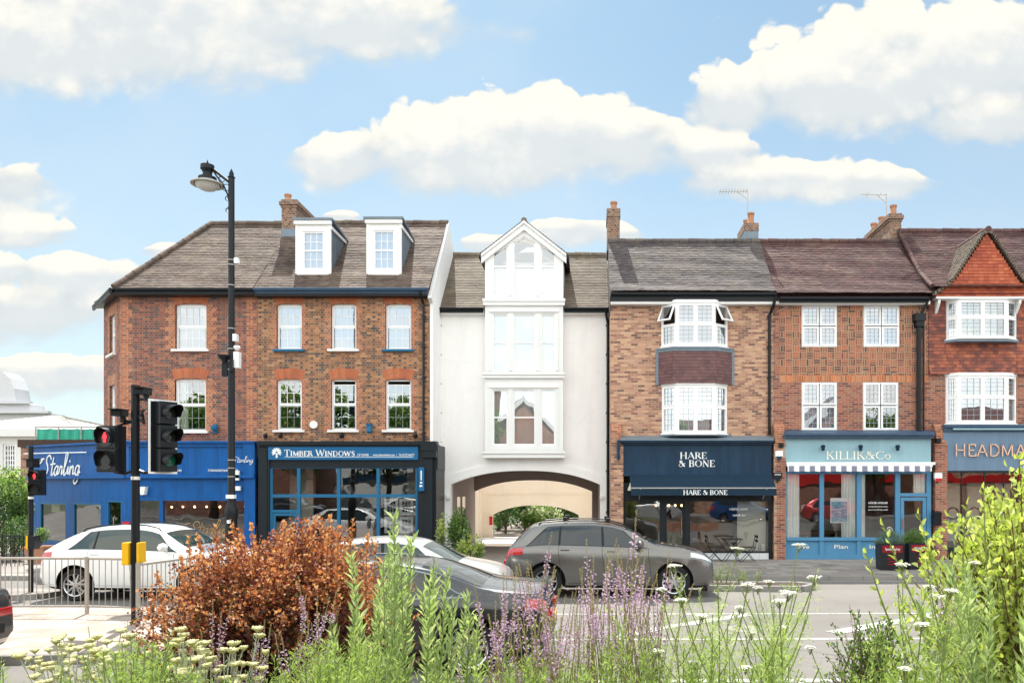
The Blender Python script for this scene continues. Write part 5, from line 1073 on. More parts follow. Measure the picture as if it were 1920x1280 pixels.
for px in (1786,1827,1880):
    mb=MB(); x_=fx(px,1.5); mb.box(x_-.25,x_+.25,1.5,1.54,.6,2.6); st=mb.build('mirror_panel',M_intw,b6); mb=MB(); mb.tube([(x_+.2*math.cos(R(a)),1.47,1.55+.2*math.sin(R(a))) for a in range(0,361,30)],.03,6); mb.build('round_mirror',M_black,st)
# ================================================================ ground, road, pavements
def ground_mats():
    m,g=mat('asphalt'); P=pos(g); n=g.noise(P,70,4,.7); n2=g.noise(P,.35,5,.6); n3=g.noise(P,3,4,.6)
    x,y,z=g.sep(P); tr=g.m('SINE',y*2.6)*.5+.5
    c=g.ramp(g.m('ADD',n*.5+n2*.45,(n3-.5)*.15),[(.3,(.115,.105,.096)),(.55,(.175,.162,.148)),(.8,(.245,.228,.208))])
    vn=g.n('TexVoronoi',feature='DISTANCE_TO_EDGE',ins={'Vector':g.xyz(x+n3*.6,y+n2,0.),'Scale':.28}); cr=g.m('MULTIPLY',g.o(vn).lt(.004),g.smooth(n2,.45,.6))
    pc=g.o(g.n('TexVoronoi',voronoi_dimensions='2D',feature='F1',distance='CHEBYCHEV',ins={'Vector':g.xyz(x*.45,y,0.),'Scale':.22}),1); pr_,_,_2=g.sep(pc); c=g.mix(pr_.gt(.72)*.32,c,(.07,.066,.062)); c=g.mix(g.smooth(g.noise(P,1.6,4,.7),.62,.72)*.25,c,(.05,.047,.044))
    c=g.mix(cr*.7,c,(.03,.03,.03)); c=g.mix(g.smooth(tr,.6,1)*.12,c,(.06,.058,.055))
    fin(g,c,.85,0,n,.5,.006)
    m2,g=mat('paving'); P=pos(g); x,y,z=g.sep(P)
    a=x/.6; r=(y/.45).fl(); off=g.m('MODULO',g.m('ABSOLUTE',r),2.0)*.5; fa=(a+off).fr(); fb=(y/.45).fr(); mk=fa.lt(.018).max(fb.lt(.024))
    rn=g.o(g.n('TexWhiteNoise',noise_dimensions='3D',ins={'Vector':g.xyz((a+off).fl(),r,0.)}),'Value'); n=g.noise(P,1.2,6,.65)
    c=g.ramp(rn*.5+n*.5,[(.2,(.17,.15,.135)),(.5,(.25,.22,.20)),(.8,(.33,.30,.265))]); c=g.mix(mk,c,(.10,.09,.08)); fin(g,c,.85,0,(1.0-mk)+g.noise(P,60,3)*.3,.4,.004)
    m4,g=mat('paving_buff'); P=pos(g); x,y,z=g.sep(P)
    a=x/.4; r=(y/.4).fl(); fa=a.fr(); fb=(y/.4).fr(); mk=fa.lt(.025).max(fb.lt(.025)); rn=g.o(g.n('TexWhiteNoise',noise_dimensions='3D',ins={'Vector':g.xyz(a.fl(),r,0.)}),'Value'); n=g.noise(P,1.2,6,.65)
    c=g.ramp(rn*.5+n*.5,[(.2,(.27,.215,.175)),(.5,(.37,.30,.25)),(.8,(.45,.38,.32))]); c=g.mix(mk,c,(.16,.13,.11)); fin(g,c,.85,0,(1.0-mk)+g.noise(P,60,3)*.3,.4,.004)
    m3,g=mat('kerb_stone'); P=pos(g); x,y,z=g.sep(P); mk=(x/.9).fr().lt(.015); n=g.noise(P,30,4,.7); c=g.mix(g.noise(P,1.5,4),(.16,.15,.14),(.30,.28,.26)); c=g.mix(mk,c,(.05,.05,.05)); fin(g,g.mix(n*.3,c,(.2,.19,.18)),.8,0,n,.3,.003)
    m5,g=mat('road_paint'); P=pos(g); n=g.noise(P,22,5,.7); n2=g.noise(P,1.3,3,.6); c=g.mix(g.smooth(n+n2*.3,.52,.72)*.8,(.62,.62,.60),(.17,.165,.155)); fin(g,c,.7,0,n,.2,.002)
    m6,g=mat('soil'); P=pos(g); n=g.noise(P,9,6,.7); fin(g,g.ramp(n,[(.3,(.02,.014,.01)),(.7,(.075,.05,.035))]),.95,0,n,1.,.03)
    m7,g=mat('distant_ground'); P=pos(g); n=g.noise(P,.2,5,.7); fin(g,g.ramp(n,[(.3,(.045,.06,.025)),(.7,(.09,.09,.045))]),.95)
    return m,m2,m3,m4,m5,m6,m7
M_asp,M_pav,M_kerb,M_buff,M_paint,M_soil,M_dist=ground_mats()
def struct(mb,name,mats,kind='structure',**k): o=mb.build(name,mats,None,**k); tag(o,kind=kind); return o
mb=MB(); mb.quad((-1500,-900,-.06),(1500,-900,-.06),(1500,1900,-.06),(-1500,1900,-.06)); struct(mb,'ground',M_dist)
KY=21.1-D0
mb=MB(); mb.quad((-200,-60,0),(200,-60,0),(200,KY-.02,0),(-200,KY-.02,0)); struct(mb,'road',M_asp)
mb=MB(); mb.box(-120,120,KY,-.0,-.05,PV); mb.box(-120,-15.2,-.0,9,-.05,PV-.004); mb.box(-3.2,-3.2+.1,.0,1.45,-.05,PV-.01); struct(mb,'pavement',M_pav)
mb=MB(); mb.box(-4.9,2.4,0.002,30,-.05,PV-.02); struct(mb,'passage_paving',M_pass)
mb=MB(); mb.box(-8,6,7.4,11.4,-.03,PV-.012); struct(mb,'bounce_paving',M_rend)  # pale slab added to bounce sunlight onto the inner arch wall
mb=MB(); mb.box(-120,120,KY-.14,KY+.003,-.02,PV+.004); struct(mb,'kerb',M_kerb,bevel=.015)
# left crossing island and the small planted island
def island(pts,name,top,z=.12):
    mb=MB(); mb.zprism(pts,-.02,z); struct(mb,name,top)
    k=MB(); n=len(pts); c=sum((Vector((*p,0)) for p in pts),Vector())/n
    for i in range(n):
        a=Vector((*pts[i],0)); b=Vector((*pts[(i+1)%n],0)); d=(b-a).normalized(); nn=Vector((d.y,-d.x,0)); a2=a+nn*.13; b2=b+nn*.13; a3=a-nn*.01; b3_=b-nn*.01
        k.zprism([(a2.x,a2.y),(b2.x,b2.y),(b3_.x,b3_.y),(a3.x,a3.y)],-.02,z+.006-.0005*(i%2))
    struct(k,'kerb',M_kerb,bevel=.012)
def yD(D): return D-D0
def gp(px,D): return ((px-XV)*D/F, yD(D))
isl=[(-30,yD(11.0)),(-9,yD(11.0)),(-5.6,yD(11.4)),(-4.3,yD(12.4)),(-4.3,yD(14.2)),(-4.9,yD(15.2)),(-6.5,yD(15.4)),(-30,yD(15.4))]
island(isl,'crossing_island',M_buff)
ax_,ay_=gp(85,17.6); a=[(-30,yD(17.3)),(ax_-.8,yD(17.25)),(ax_-.1,yD(17.5)),(ax_,yD(18.0)),(ax_-.6,yD(18.3)),(-30,yD(18.4))]; island(a,'crossing_island',M_pav)
a=[(gp(1325,18.9)[0],yD(18.9)),(gp(1500,18.75)[0],yD(18.75)),(gp(1520,19.2)[0],yD(19.2)),(gp(1490,19.5)[0],yD(19.5)),(gp(1335,19.5)[0],yD(19.5))]; island(a,'planted_island',M_soil,.13)
# markings
def line(mb,pts,w,z=.004):
    for a,b in zip(pts,pts[1:]):
        a=Vector((*a,0)); b=Vector((*b,0)); d=(b-a).normalized(); n=Vector((-d.y,d.x,0))*w/2
        mb.quad(*[(p.x,p.y,z) for p in (a-n,b-n,b+n,a+n)])
def gy(px,py): D=CH*F/(py-YH); return gp(px,D)
mb=MB(); line(mb,[gy(1000,1151),gy(1900,1149)],.09); line(mb,[gy(900,1199),gy(1900,1196)],.12); line(mb,[gy(1100,1277),gy(2300,1270)],.15)
line(mb,[gy(1150,1196),gy(1235,1178),gy(1400,1152)],.26,.0075); line(mb,[gy(1562,1186),gy(1640,1172),gy(1760,1152)],.3,.0075); line(mb,[gy(1950,1190),gy(2100,1152)],.3,.0075); line(mb,[gy(760,1190),gy(1000,1152)],.26,.0075)
line(mb,[gy(1500,1090),gy(2100,1088)],.08)
struct(mb,'road_marking',M_paint)
mb=MB(); line(mb,[gy(-300,1170),gy(40,1166)],.1,.1265); struct(mb,'paving_joint',M_kerb)
mb=MB()
for (px,D,w_,h_) in ((1475,23.2,.7,.5),(1700,22.8,.5,.4),(1350,22.5,.5,.4)): x_,y_=gp(px,D); mb.box(x_-w_/2,x_+w_/2,y_-h_/2,y_+h_/2,PV-.02,PV+.004)
struct(mb,'manhole_cover',M_kerb)
mb=MB(); x_,y_=gp(1395,13.8); mb.tube([(x_,y_,-.02),(x_,y_,.005)],.33,20); struct(mb,'manhole_cover',M_kerb)
# ================================================================ street furniture
# lamp column
Dl=20.6; lx,ly=gp(434,Dl); ly-=0
sl=thing('street_lamp',(lx,ly,0),'tall black street lamp with curled arm before the plum brick wall','street lamp')
ZL=lambda py:ZP(py,Dl); wl=lambda p:p*Dl/F
mb=MB(); pr=[(wl(11),PV),(wl(11.5),.3),(wl(11),ZL(990)),(wl(10),ZL(975)),(wl(11.5),ZL(966)),(wl(12),ZL(955)),(wl(9),ZL(948)),(wl(7.2),ZL(940)),(wl(7.6),ZL(935)),(wl(6.6),ZL(930)),(wl(6.2),ZL(700)),(wl(5.6),ZL(560)),(wl(5.5),ZL(334)),(wl(7),ZL(333)),(wl(4),ZL(329)),(wl(4.5),ZL(326)),(wl(1),ZL(318)),(.001,ZL(316))]
mb.lathe(pr,(lx,ly,0),20); mb.build('pole',M_black,sl,smooth=True)
hx=lx-wl(45); mb=MB(); mb.tube([(lx,ly,ZL(345)),(lx-wl(34),ly,ZL(318))],.035,8)
arcp=[(lx-wl(7),ly,ZL(392)),(lx-wl(3),ly,ZL(385)),(lx-wl(7),ly,ZL(365)),(lx-wl(16),ly,ZL(345)),(lx-wl(28),ly,ZL(330)),(lx-wl(33),ly,ZL(322))]; mb.tube(arcp,.022,6)
for (cx_,cy_,r_) in ((10,352,.09),(18,336,.08),(7,372,.06),(7,394,.05)): mb.tube([(lx-wl(cx_)+r_*math.cos(R(a)),ly,ZL(cy_)+r_*math.sin(R(a))) for a in range(0,331,30)],.012,5)
mb.build('arm',M_black,sl,smooth=True)
mb=MB(); mb.lathe([(.001,ZL(299)),(wl(1.2),ZL(303)),(wl(2),ZL(306)),(wl(4),ZL(308)),(wl(12),ZL(310)),(wl(12.5),ZL(318)),(wl(10),ZL(320)),(wl(8),ZL(325)),(wl(9),ZL(331)),(wl(16),ZL(333)),(wl(17),ZL(340)),(wl(16),ZL(342))],(hx,ly,0),20); hd=mb.build('lamp_head',M_black,sl,smooth=True)
mb=MB(); mb.lathe([(wl(15),ZL(338)),(wl(24),ZL(343)),(wl(29.5),ZL(345)),(wl(29.5),ZL(347)),(wl(24),ZL(346))],(hx,ly,0),24); mb.build('lamp_shade',plain('shade_grey',(.42,.42,.38),.35,var=.1),hd,smooth=True)
mb=MB(); mb.lathe([(wl(22),ZL(345.5)),(wl(20),ZL(350)),(wl(14),ZL(355)),(wl(6),ZL(358)),(.001,ZL(359))],(hx,ly,0),20); mb.build('lamp_glass',plain('frosted_glass',(.50,.50,.47),.3,var=.1),hd,smooth=True)
for py in (488,497,535,616,654,677,693,862,877,893): mb=MB(); mb.tube([(lx,ly,ZL(py)-.01),(lx,ly,ZL(py)+.01)],wl(6.9),14); mb.build('steel_band',M_zinc,sl)
mb=MB(); mb.box(lx+wl(6),lx+wl(16),ly-.08,ly+.08,ZL(690),ZL(660)); mb.build('control_box',M_upvc,sl); mb=MB(); mb.box(lx+wl(5),lx+wl(12),ly-.1,ly+.05,ZL(640),ZL(627)); mb.lathe([(.05,0),(.09,.05),(.07,.1)],(lx+wl(12),ly-.05,ZL(656)),10); mb.build('bracket_box',M_upvc,sl); mb=MB(); mb.box(lx-wl(7),lx+wl(7.5),ly-wl(8),ly+.05,ZL(934),ZL(927)); mb.build('sign_plate',M_upvc,sl); mb=MB(); mb.box(lx-wl(3),lx+wl(4),ly-wl(12.5),ly-wl(11),ZL(980),ZL(974)); mb.build('number_plate',M_upvc,sl); mb=MB(); mb.box(lx+wl(6),lx+wl(14),ly-.05,ly+.05,ZL(494),ZL(484)); mb.build('junction_box',M_upvc,sl)
mb=MB(); mb.lathe([(.05,-.1),(.09,-.02),(.17,.06),(.18,.1),(.02,.11)],(lx-wl(11),ly-.05,ZL(674)),12); mb.box(lx-wl(16),lx-wl(5),ly-.07,ly+.07,ZL(705),ZL(680)); mb.box(lx+wl(1),lx+wl(7),ly-.16,ly,ZL(698),ZL(675)); mb.build('traffic_camera',M_black,sl)
# signals
M_lens=plain('signal_lens_dark',(.02,.022,.022),.12,var=.1); M_yel=plain('button_box_yellow',(.75,.42,.01),.45,var=.08); M_lg=plain('signal_lens_green',(.01,.12,.07),.15)
def redman(mb,cx,y,cz,s):
    mb.tube([(cx,y,cz+.30*s),(cx,y,cz+.40*s)],.075*s,8); mb.box(cx-.09*s,cx+.09*s,y-.01,y+.01,cz-.02*s,cz+.26*s); mb.box(cx-.08*s,cx-.02*s,y-.01,y+.01,cz-.36*s,cz-.02*s); mb.box(cx+.02*s,cx+.08*s,y-.01,y+.01,cz-.36*s,cz-.02*s); mb.box(cx-.15*s,cx-.1*s,y-.01,y+.01,cz-.05*s,cz+.2*s); mb.box(cx+.1*s,cx+.15*s,y-.01,y+.01,cz-.05*s,cz+.2*s); mb.ball((cx,y,cz+.34*s),.09*s,6,1)
def visor(mb,M,cz,r,l):
    """tunnel visor opening downwards, along local -y"""
    n=14; vs=[]
    for i in range(n+1):
        a=R(-35+250*i/n); 
        for (yy,rr) in ((0,1.),(-l*(.55+.45*max(0,math.sin(a))),.96)): vs.append((rr*r*math.cos(a),yy,cz+rr*r*math.sin(a)))
        
    f=[(2*i,2*i+1,2*i+3,2*i+2) for i in range(n)]; old=mb.M; mb.M=M; mb.add(vs,f); b=[(v[0]*.95,v[1],cz+(v[2]-cz)*.95) for v in vs]; mb.add(b,[q[::-1] for q in f]); mb.M=old
def ped_head(P,cx,cy,z0,z1,w_,rz=0.,name='pedestrian_signal'):
    """two-aspect pedestrian signal: red man above, dark lens below"""
    M=Matrix.Translation((cx,cy,0))@Matrix.Rotation(rz,4,'Z'); h=z1-z0; mb=MB(M); mb.box(-w_/2,w_/2,0,.2,z0,z1-.005); mb.box(-w_/2+.02,w_/2-.02,-.02,.001,z0+.02,z0+h/2-.01); mb.box(-w_/2+.02,w_/2-.02,-.02,.001,z0+h/2+.01,z1-.02)
    r=w_*.38
    for c_ in (z0+h*.25,z0+h*.74): visor(mb,M,c_,r*1.05,.17)
    o=mb.build(name,M_black,P,bevel=.006)
    mb=MB(M)
    for c_ in (z0+h*.25,z0+h*.74): mb.tube([(0,.0,c_),(0,-.03,c_)],r,20)
    mb.build('lens',M_lens,o); mb=MB(M); redman(mb,0,-.045,z0+h*.73,h*.27); mb.build('red_figure',M_redl,o); return o
Dp=13.65; px_,py_=gp(254,Dp)
tp=thing('traffic_signal_post',(px_,py_,0),'black signal post at the guard rail with red figure and three lamp signal','traffic light')
ZT=lambda py:ZP(py,Dp); wt=lambda p:p*Dp/F
mb=MB(); mb.tube([(px_,py_,.1),(px_,py_,ZT(723))],wt(7.5),16); mb.lathe([(wt(8),ZT(725)),(wt(8),ZT(722)),(.001,ZT(721))],(px_,py_,0),16); mb.build('post',M_black,tp,smooth=True)
mb=MB(); mb.tube([(px_,py_,ZT(899)),(px_,py_,ZT(893))],wt(7.8),16); nb=mb.build('number_plate',M_upvc,tp); sans('plate_lettering','1',px_-.015,ZT(898.5),.05,py_-wt(8.2),M_black,nb)
ped_head(tp,px_-wt(46),py_-.12,ZT(885),ZT(798),wt(46),R(-12))
mb=MB(); mb.tube([(px_-wt(40),py_-.0,ZT(884)),(px_-wt(20),py_,ZT(888)),(px_,py_,ZT(880))],.025,8); mb.tube([(px_-wt(38),py_,ZT(800)),(px_-wt(25),py_,ZT(795)),(px_,py_,ZT(790))],.02,8)
mb.tube([(px_,py_,ZT(770)),(px_+wt(12),py_,ZT(770)),(px_+wt(16),py_,ZT(795))],.025,8); mb.tube([(px_,py_,ZT(880)),(px_+wt(16),py_,ZT(886)),(px_+wt(30),py_,ZT(885))],.03,8); mb.tube([(px_+wt(20),py_-.05,ZT(768)),(px_+wt(13),py_-.1,ZT(782)),(px_+wt(18),py_-.1,ZT(792))],.018,6); mb.build('bracket',M_black,tp)
for (dx_,z_,dz_) in ((-24,776,8),(20,736,8)):
    mb=MB(); cx=px_+wt(dx_); mb.box(cx-.09,cx+.07,py_-.2,py_+.06,ZT(z_+5),ZT(z_-7)); mb.xprism([(py_-.26,ZT(z_-6)),(py_-.26,ZT(z_-8)),(py_+.06,ZT(z_-9)),(py_+.06,ZT(z_-7))][::-1],cx-.11,cx+.09); mb.tube([(cx+.02,py_-.03,ZT(z_+4)),(cx+.02,py_-.03,ZT(z_+16))],.05,8); mb.tube([(cx,py_,ZT(z_+12)),(px_,py_,ZT(z_+14))],.022,6); mb.build('sensor',M_black,tp,bevel=.004)
# vehicle signal: seen obliquely, backing board edge-on, facing right and towards us
Mv=Matrix.Translation((px_+wt(56),py_-.05,0))@Matrix.Rotation(R(58),4,'Z'); zs0_,zs1_=ZT(888),ZT(750); mb=MB(Mv)
mb.box(-.15,.15,-.0,.16,zs0_+.03,zs1_-.03); zc_=[zs0_+(zs1_-zs0_)*t for t in (.18,.5,.82)]
for z_ in zc_: mb.box(-.15,.15,-.16,.0,z_-.19,z_+.19); visor(mb,Mv@Matrix.Translation((0,-.15,0)),z_,.13,.33)
vs_=mb.build('vehicle_signal',M_black,tp,bevel=.006)
mb=MB(Mv); mb.box(-.25,.25,.03,.05,zs0_,zs1_); mb.build('backing_board',M_black,vs_); mb=MB(Mv)
for a,b,c,d in ((-.25,-.215,zs0_,zs1_),(.215,.25,zs0_,zs1_),(-.215,.215,zs0_,zs0_+.035),(-.215,.215,zs1_-.035,zs1_)): mb.box(a,b,.02,.0295,c,d)
mb.build('white_border',M_upvc,vs_)
for i,z_ in enumerate(zc_): mb=MB(Mv); mb.tube([(0,-.16,z_),(0,-.18,z_)],.10,18); mb.build('lens',M_lg if i==0 else M_lens,vs_)
mb=MB(); mb.box(px_-wt(20),px_-wt(7.5),py_-.1,py_+.14,ZT(1058),ZT(1016)); mb.box(px_+wt(7.5),px_+wt(12),py_-.1,py_+.14,ZT(1055),ZT(1016)); mb.build('push_button_box',M_yel,tp,bevel=.012)
# second crossing signal on the far island
Dq=17.7; qx,qy=gp(58,Dq)
t2=thing('pedestrian_signal_post',(qx,qy,0),'slim black post with a single red pedestrian figure in front of the brick pier','traffic light')
ZQ=lambda py:ZP(py,Dq); wq=lambda p:p*Dq/F
mb=MB(); mb.tube([(qx,qy,.1),(qx,qy,ZQ(836))],wq(4.2),14); mb.build('post',M_black,t2,smooth=True); ped_head(t2,qx+wq(15),qy-.12,ZQ(928),ZQ(880),wq(24),R(12))
mb=MB(); mb.box(qx,qx+wq(12),qy-.15,qy+.08,ZQ(876),ZQ(862)); mb.xprism([(qy-.22,ZQ(862)),(qy-.22,ZQ(860)),(qy+.1,ZQ(859)),(qy+.1,ZQ(862))][::-1],qx-.02,qx+wq(13)); mb.build('sensor',M_black,t2)
mb=MB(); mb.tube([(qx,qy,ZQ(935)),(qx,qy,ZQ(930.5))],wq(4.6),14); mb.build('number_plate',M_upvc,t2)
mb=MB(); mb.box(qx,qx+wq(14),qy-.14,qy+.06,ZQ(1028),ZQ(1003)); bx_=mb.build('push_button_box',M_black,t2,bevel=.01); mb=MB(); mb.box(qx-wq(1),qx+wq(2.5),qy-.15,qy-.13,ZQ(1028),ZQ(1003)); mb.build('yellow_trim',M_yel,bx_)
# guard rails
M_rail=plain('galvanised_rail',(.36,.33,.29),.55,.3,var=.25,scale=4)
def guard(a,b,n,label,zt_=1.14,zb_=.26,posts=(0,1)):
    a=Vector((*a,0)); b=Vector((*b,0)); d=b-a; l=d.length; c=(a+b)/2
    T=thing('guard_rail',(c.x,c.y,0),label,'guard rail',group='pedestrian guard rails by the crossing')
    fr=MB(); fr.tube([a+Vector((0,0,zt_)),b+Vector((0,0,zt_))],.024,8); fr.tube([a+Vector((0,0,zb_)),b+Vector((0,0,zb_))],.02,8); fr.build('frame',M_rail,T)
    for t in posts: p=a.lerp(b,t); q=MB(); q.tube([p+Vector((0,0,.05)),p+Vector((0,0,zt_+.03))],.038,10); q.build('post',M_rail,T)
    for i in range(1,n): p=a.lerp(b,i/n); q=MB(); q.tube([p+Vector((0,0,zb_)),p+Vector((0,0,zt_))],.0085,5,caps=False); q.build('bar',M_rail,T)
guard(gp(-95,14.7),gp(-2,14.7),8,'guard rail panel at the left edge in front of the white car bumper',posts=(0,))
guard(gp(-2,14.7),gp(163,14.7),14,'guard rail panel between the photo edge and the white car rear wheel',posts=(0,1))
guard(gp(163,14.7),gp(256,14.5),8,'short guard rail panel ending at the signal post',posts=())
guard(gp(259,13.5),gp(372,15.0),14,'guard rail panel slanting away behind the copper shrub',posts=(0,1))
# far railings, planters, cafe chairs, litter
M_irn=plain('iron_black',(.015,.016,.017),.5,.3,var=.2)
fa,fb=gp(-60,23.6),gp(44,23.6); T=thing('iron_railing',((fa[0]+fb[0])/2,fa[1],PV),'low black iron railing below the hedge at the left edge','railing'); q=MB(); q.tube([(fa[0],fa[1],1.0),(fb[0],fb[1],1.0)],.02,6); q.tube([(fa[0],fa[1],.25),(fb[0],fb[1],.25)],.02,6); q.build('rail',M_irn,T)
for i in range(14): x_=fa[0]+(fb[0]-fa[0])*i/13; q=MB(); q.tube([(x_,fa[1],PV),(x_,fa[1],1.1)],.011,5); q.build('baluster',M_irn,T)
def fold_chair(T,x,y,rz):
    M=Matrix.Translation((x,y,PV))@Matrix.Rotation(rz,4,'Z'); z=.45
    q=MB(M)
    for s_ in (-.2,.2): q.tube([(-.22,s_,0),(.18,s_,z+.0)],.011,6)
    q.build('leg',M_irn,T); q=MB(M)
    for s_ in (-.18,.18): q.tube([(.22,s_,0),(-.2,s_,z),(-.27,s_,.85)],.011,6)
    q.build('back_frame',M_irn,T); q=MB(M)
    for i in range(6): q.box(-.2+.07*i,-.15+.07*i,-.2,.2,z,z+.015)
    q.build('seat',M_irn,T); q=MB(M); 
    for i in range(2): q.box(-.285,-.265,-.19,.19,.62+.13*i,.69+.13*i)
    q.build('backrest',M_irn,T)
x_,y_=gp(1340,25.0); T=thing('folding_chair',(x_,y_,PV),'black folding chair by the car bonnet outside the navy shop','chair',group=None); fold_chair(T,x_,y_,0)
x_,y_=gp(1372,25.0); T=thing('cafe_table',(x_,y_,PV),'small black folding table outside the navy shop window','table'); q=MB(); q.box(x_-.3,x_+.3,y_-.3,y_+.3,PV+.70,PV+.72); q.build('tabletop',M_irn,T)
for s_ in (-.22,.22): q=MB(); q.tube([(x_-.25,y_+s_,PV),(x_+.25,y_+s_,PV+.7)],.011,6); q.tube([(x_+.25,y_+s_,PV),(x_-.25,y_+s_,PV+.7)],.011,6); q.build('leg',M_irn,T)
x_,y_=gp(1402,25.0); T=thing('folding_chair',(x_,y_,PV),'black folding chair nearer the brick pier outside the navy shop','chair'); fold_chair(T,x_,y_,math.pi)
M_pbox=plain('planter_black',(.018,.018,.02),.5,var=.3); M_pred=plain('planter_red_panel',(.22,.010,.016),.5,var=.3)
def planter(px,D,w_,rz,label,txt):
    x_,y_=gp(px,D); T=thing('planter_box',(x_,y_,PV),label,'planter',group='dark planters outside the pale blue shop'); M=Matrix.Translation((x_,y_,PV))@Matrix.Rotation(rz,4,'Z'); s=w_/2
    q=MB(M); q.add([(-s*.94,-s*.94,0),(s*.94,-s*.94,0),(s*.94,s*.94,0),(-s*.94,s*.94,0),(-s,-s,.72),(s,-s,.72),(s,s,.72),(-s,s,.72)],[(0,3,2,1),(0,1,5,4),(1,2,6,5),(2,3,7,6),(3,0,4,7)]); bars_=q
    for (a,b,c,d) in ((-s,s,-s,-s+.04),(-s,s,s-.04,s),(-s,-s+.04,-s+.04,s-.04),(s-.04,s,-s+.04,s-.04)): q.box(a,b,c,d,.72,.75)
    q.build('box',M_pbox,T); q=MB(M); q.quad((-s+.04,-s+.04,.70),(s-.04,-s+.04,.70),(s-.04,s-.04,.70),(-s+.04,s-.04,.70)); q.build('soil_fill',M_soil,T)
    q=MB(M); q.add([(-s*.8,-s*.995-.006,.5),(s*.8,-s*.995-.006,.5),(s*.82,-s-.006,.7),(-s*.82,-s-.006,.7)],[(0,1,2,3)]); pn=q.build('red_panel',M_pred,T); sans('panel_lettering',txt,-s*.6,.57,.07,-s-.01,M_txt,pn,M=M,width=s*1.2)
    q=MB(M); 
    for k_ in range(4): q.box(-.12+.03*(k_%2),.12-.02*(k_%3),-s*.97-.012,-s*.97,.16+.08*k_,.195+.08*k_)
    q.build('printed_lines',M_pred,T); return x_,y_
PB=[planter(1668,22.6,.66,R(-8),'dark planter with a red top panel at the left of the pair','Sponsored by'),planter(1715,22.9,.72,R(6),'dark planter at the right of the pair, half hidden by the lime shrub','SPONSORED')]
x_,y_=gp(75,24.6); T=thing('plant_pot',(x_,y_,PV),'square terracotta pot beside the brick pier under the restaurant sign','plant pot'); q=MB(); q.add([(x_-.22,y_-.22,PV),(x_+.22,y_-.22,PV),(x_+.22,y_+.22,PV),(x_-.22,y_+.22,PV),(x_-.3,y_-.3,PV+.5),(x_+.3,y_-.3,PV+.5),(x_+.3,y_+.3,PV+.5),(x_-.3,y_+.3,PV+.5)],[(0,3,2,1),(0,1,5,4),(1,2,6,5),(2,3,7,6),(3,0,4,7)]); q.build('pot',M_pot,T)
q=MB(); q.box(x_-.32,x_+.32,y_-.32,y_+.32,PV+.46,PV+.52); q.build('rim',M_pot,T); POT=(x_,y_)
# brick pier + timber beam + roof terrace netting at left of the restaurant
x0,x1=XP(40,29.3),XP(61,29.3); T=thing('brick_pier',((x0+x1)/2,3.4,0),'slim brick pier at the left end of the blue restaurant','pier'); q=MB(); q.box(x0,x1,3.3,4.2,0,H(838,3.3)); q.build('pier',M_garden,T)
q=MB(); q.box(x0-.05,fx(190,2),3.2,3.6,H(838,3.3),H(824,3.3)); q.build('rotten_beam',M_oldwood,T)
T=thing('terrace_fence',(fx(130,4),4,H(826,4)),'green netting on a steel rail above the restaurant roof','fence'); za_,zb_=H(828,4),H(800,4); xa_,xb_=XP(68,30),XP(196,30)
q=MB(); q.tube([(xa_,4,zb_),(xb_,4,zb_)],.03,6); 
q.build('rail',M_zinc,T)
for k_ in range(4): x_=xa_+(xb_-xa_)*k_/3; q=MB(); q.tube([(x_,4,za_-.1),(x_,4,zb_)],.025,6); q.build('post',M_zinc,T)
q=MB(); n=40; vs=[];
for i in range(n+1): x_=xa_+(xb_-xa_)*i/n; vs+=[(x_,4.05+.03*math.sin(i*1.3),za_-.05),(x_,4.05+.04*math.sin(i*.9+1),zb_-.06-.03*abs(math.sin(i*.4)))]
q.add(vs,[(2*i,2*i+2,2*i+3,2*i+1) for i in range(n)]); q.build('netting',M_green,T)
# ================================================================ background buildings
def far_house(x0,x1,y0,z1,label,wm,rm,zr,win=(),hip=True,dep=9):
    T=thing('house',((x0+x1)/2,y0+dep/2,0),label,'house'); q=MB(); wall(q,x0,x1,0,z1,y0,win,.15); q.quad((x0,y0,0),(x0,y0,z1),(x0,y0+dep,z1),(x0,y0+dep,0)); q.quad((x1,y0,0),(x1,y0+dep,0),(x1,y0+dep,z1),(x1,y0,z1)); q.quad((x0,y0+dep,0),(x0,y0+dep,z1),(x1,y0+dep,z1),(x1,y0+dep,0)); q.build('wall',wm,T)
    yr=y0+dep/2; a,b=(x0+dep/2,x1-dep/2) if hip else (x0,x1); V=Vector((0,dep/2+.3,zr-z1)); l=V.length; V.normalize(); N=Vector((0,-V.z,V.y)); q=MB(); L_=x1-x0+.6
    tile_field(q,(x0-.3,y0-.3,z1),(1,0,0),V,N,L_,l,inside=(lambda u,v:(a-x0+.3)*v/l<u<L_-(x1-b+.3)*v/l) if hip else None,gauge=.2,tw=.35)
    q.add([(x0-.3,y0-.3,z1-.02),(x1+.3,y0-.3,z1-.02),(b,yr,zr-.02),(a,yr,zr-.02),(x0-.3,y0+dep+.3,z1-.02),(x1+.3,y0+dep+.3,z1-.02)],[(0,1,2,3),(1,5,2),(4,3,2,5),(0,3,4)]); q.build('roof',rm,T)
    q=MB(); q.box(x0-.35,x1+.35,y0-.35,y0-.02,z1-.3,z1); q.build('eaves_board',M_far,T)
    for w_ in win:
        q=MB(); bars(q,*w_,y0+.06,.08,.08); grid(q,w_[0]+.08,w_[1]-.08,w_[2]+.08,w_[3]-.08,y0+.08,4,5,.035); o=q.build('sash_window',M_upvc,T); q=MB(); q.quad((w_[0],y0+.12,w_[2]),(w_[1],y0+.12,w_[2]),(w_[1],y0+.12,w_[3]),(w_[0],y0+.12,w_[3])); q.build('glass_pane',M_gl,o)
    return T
Dw=36.; yw=Dw-D0
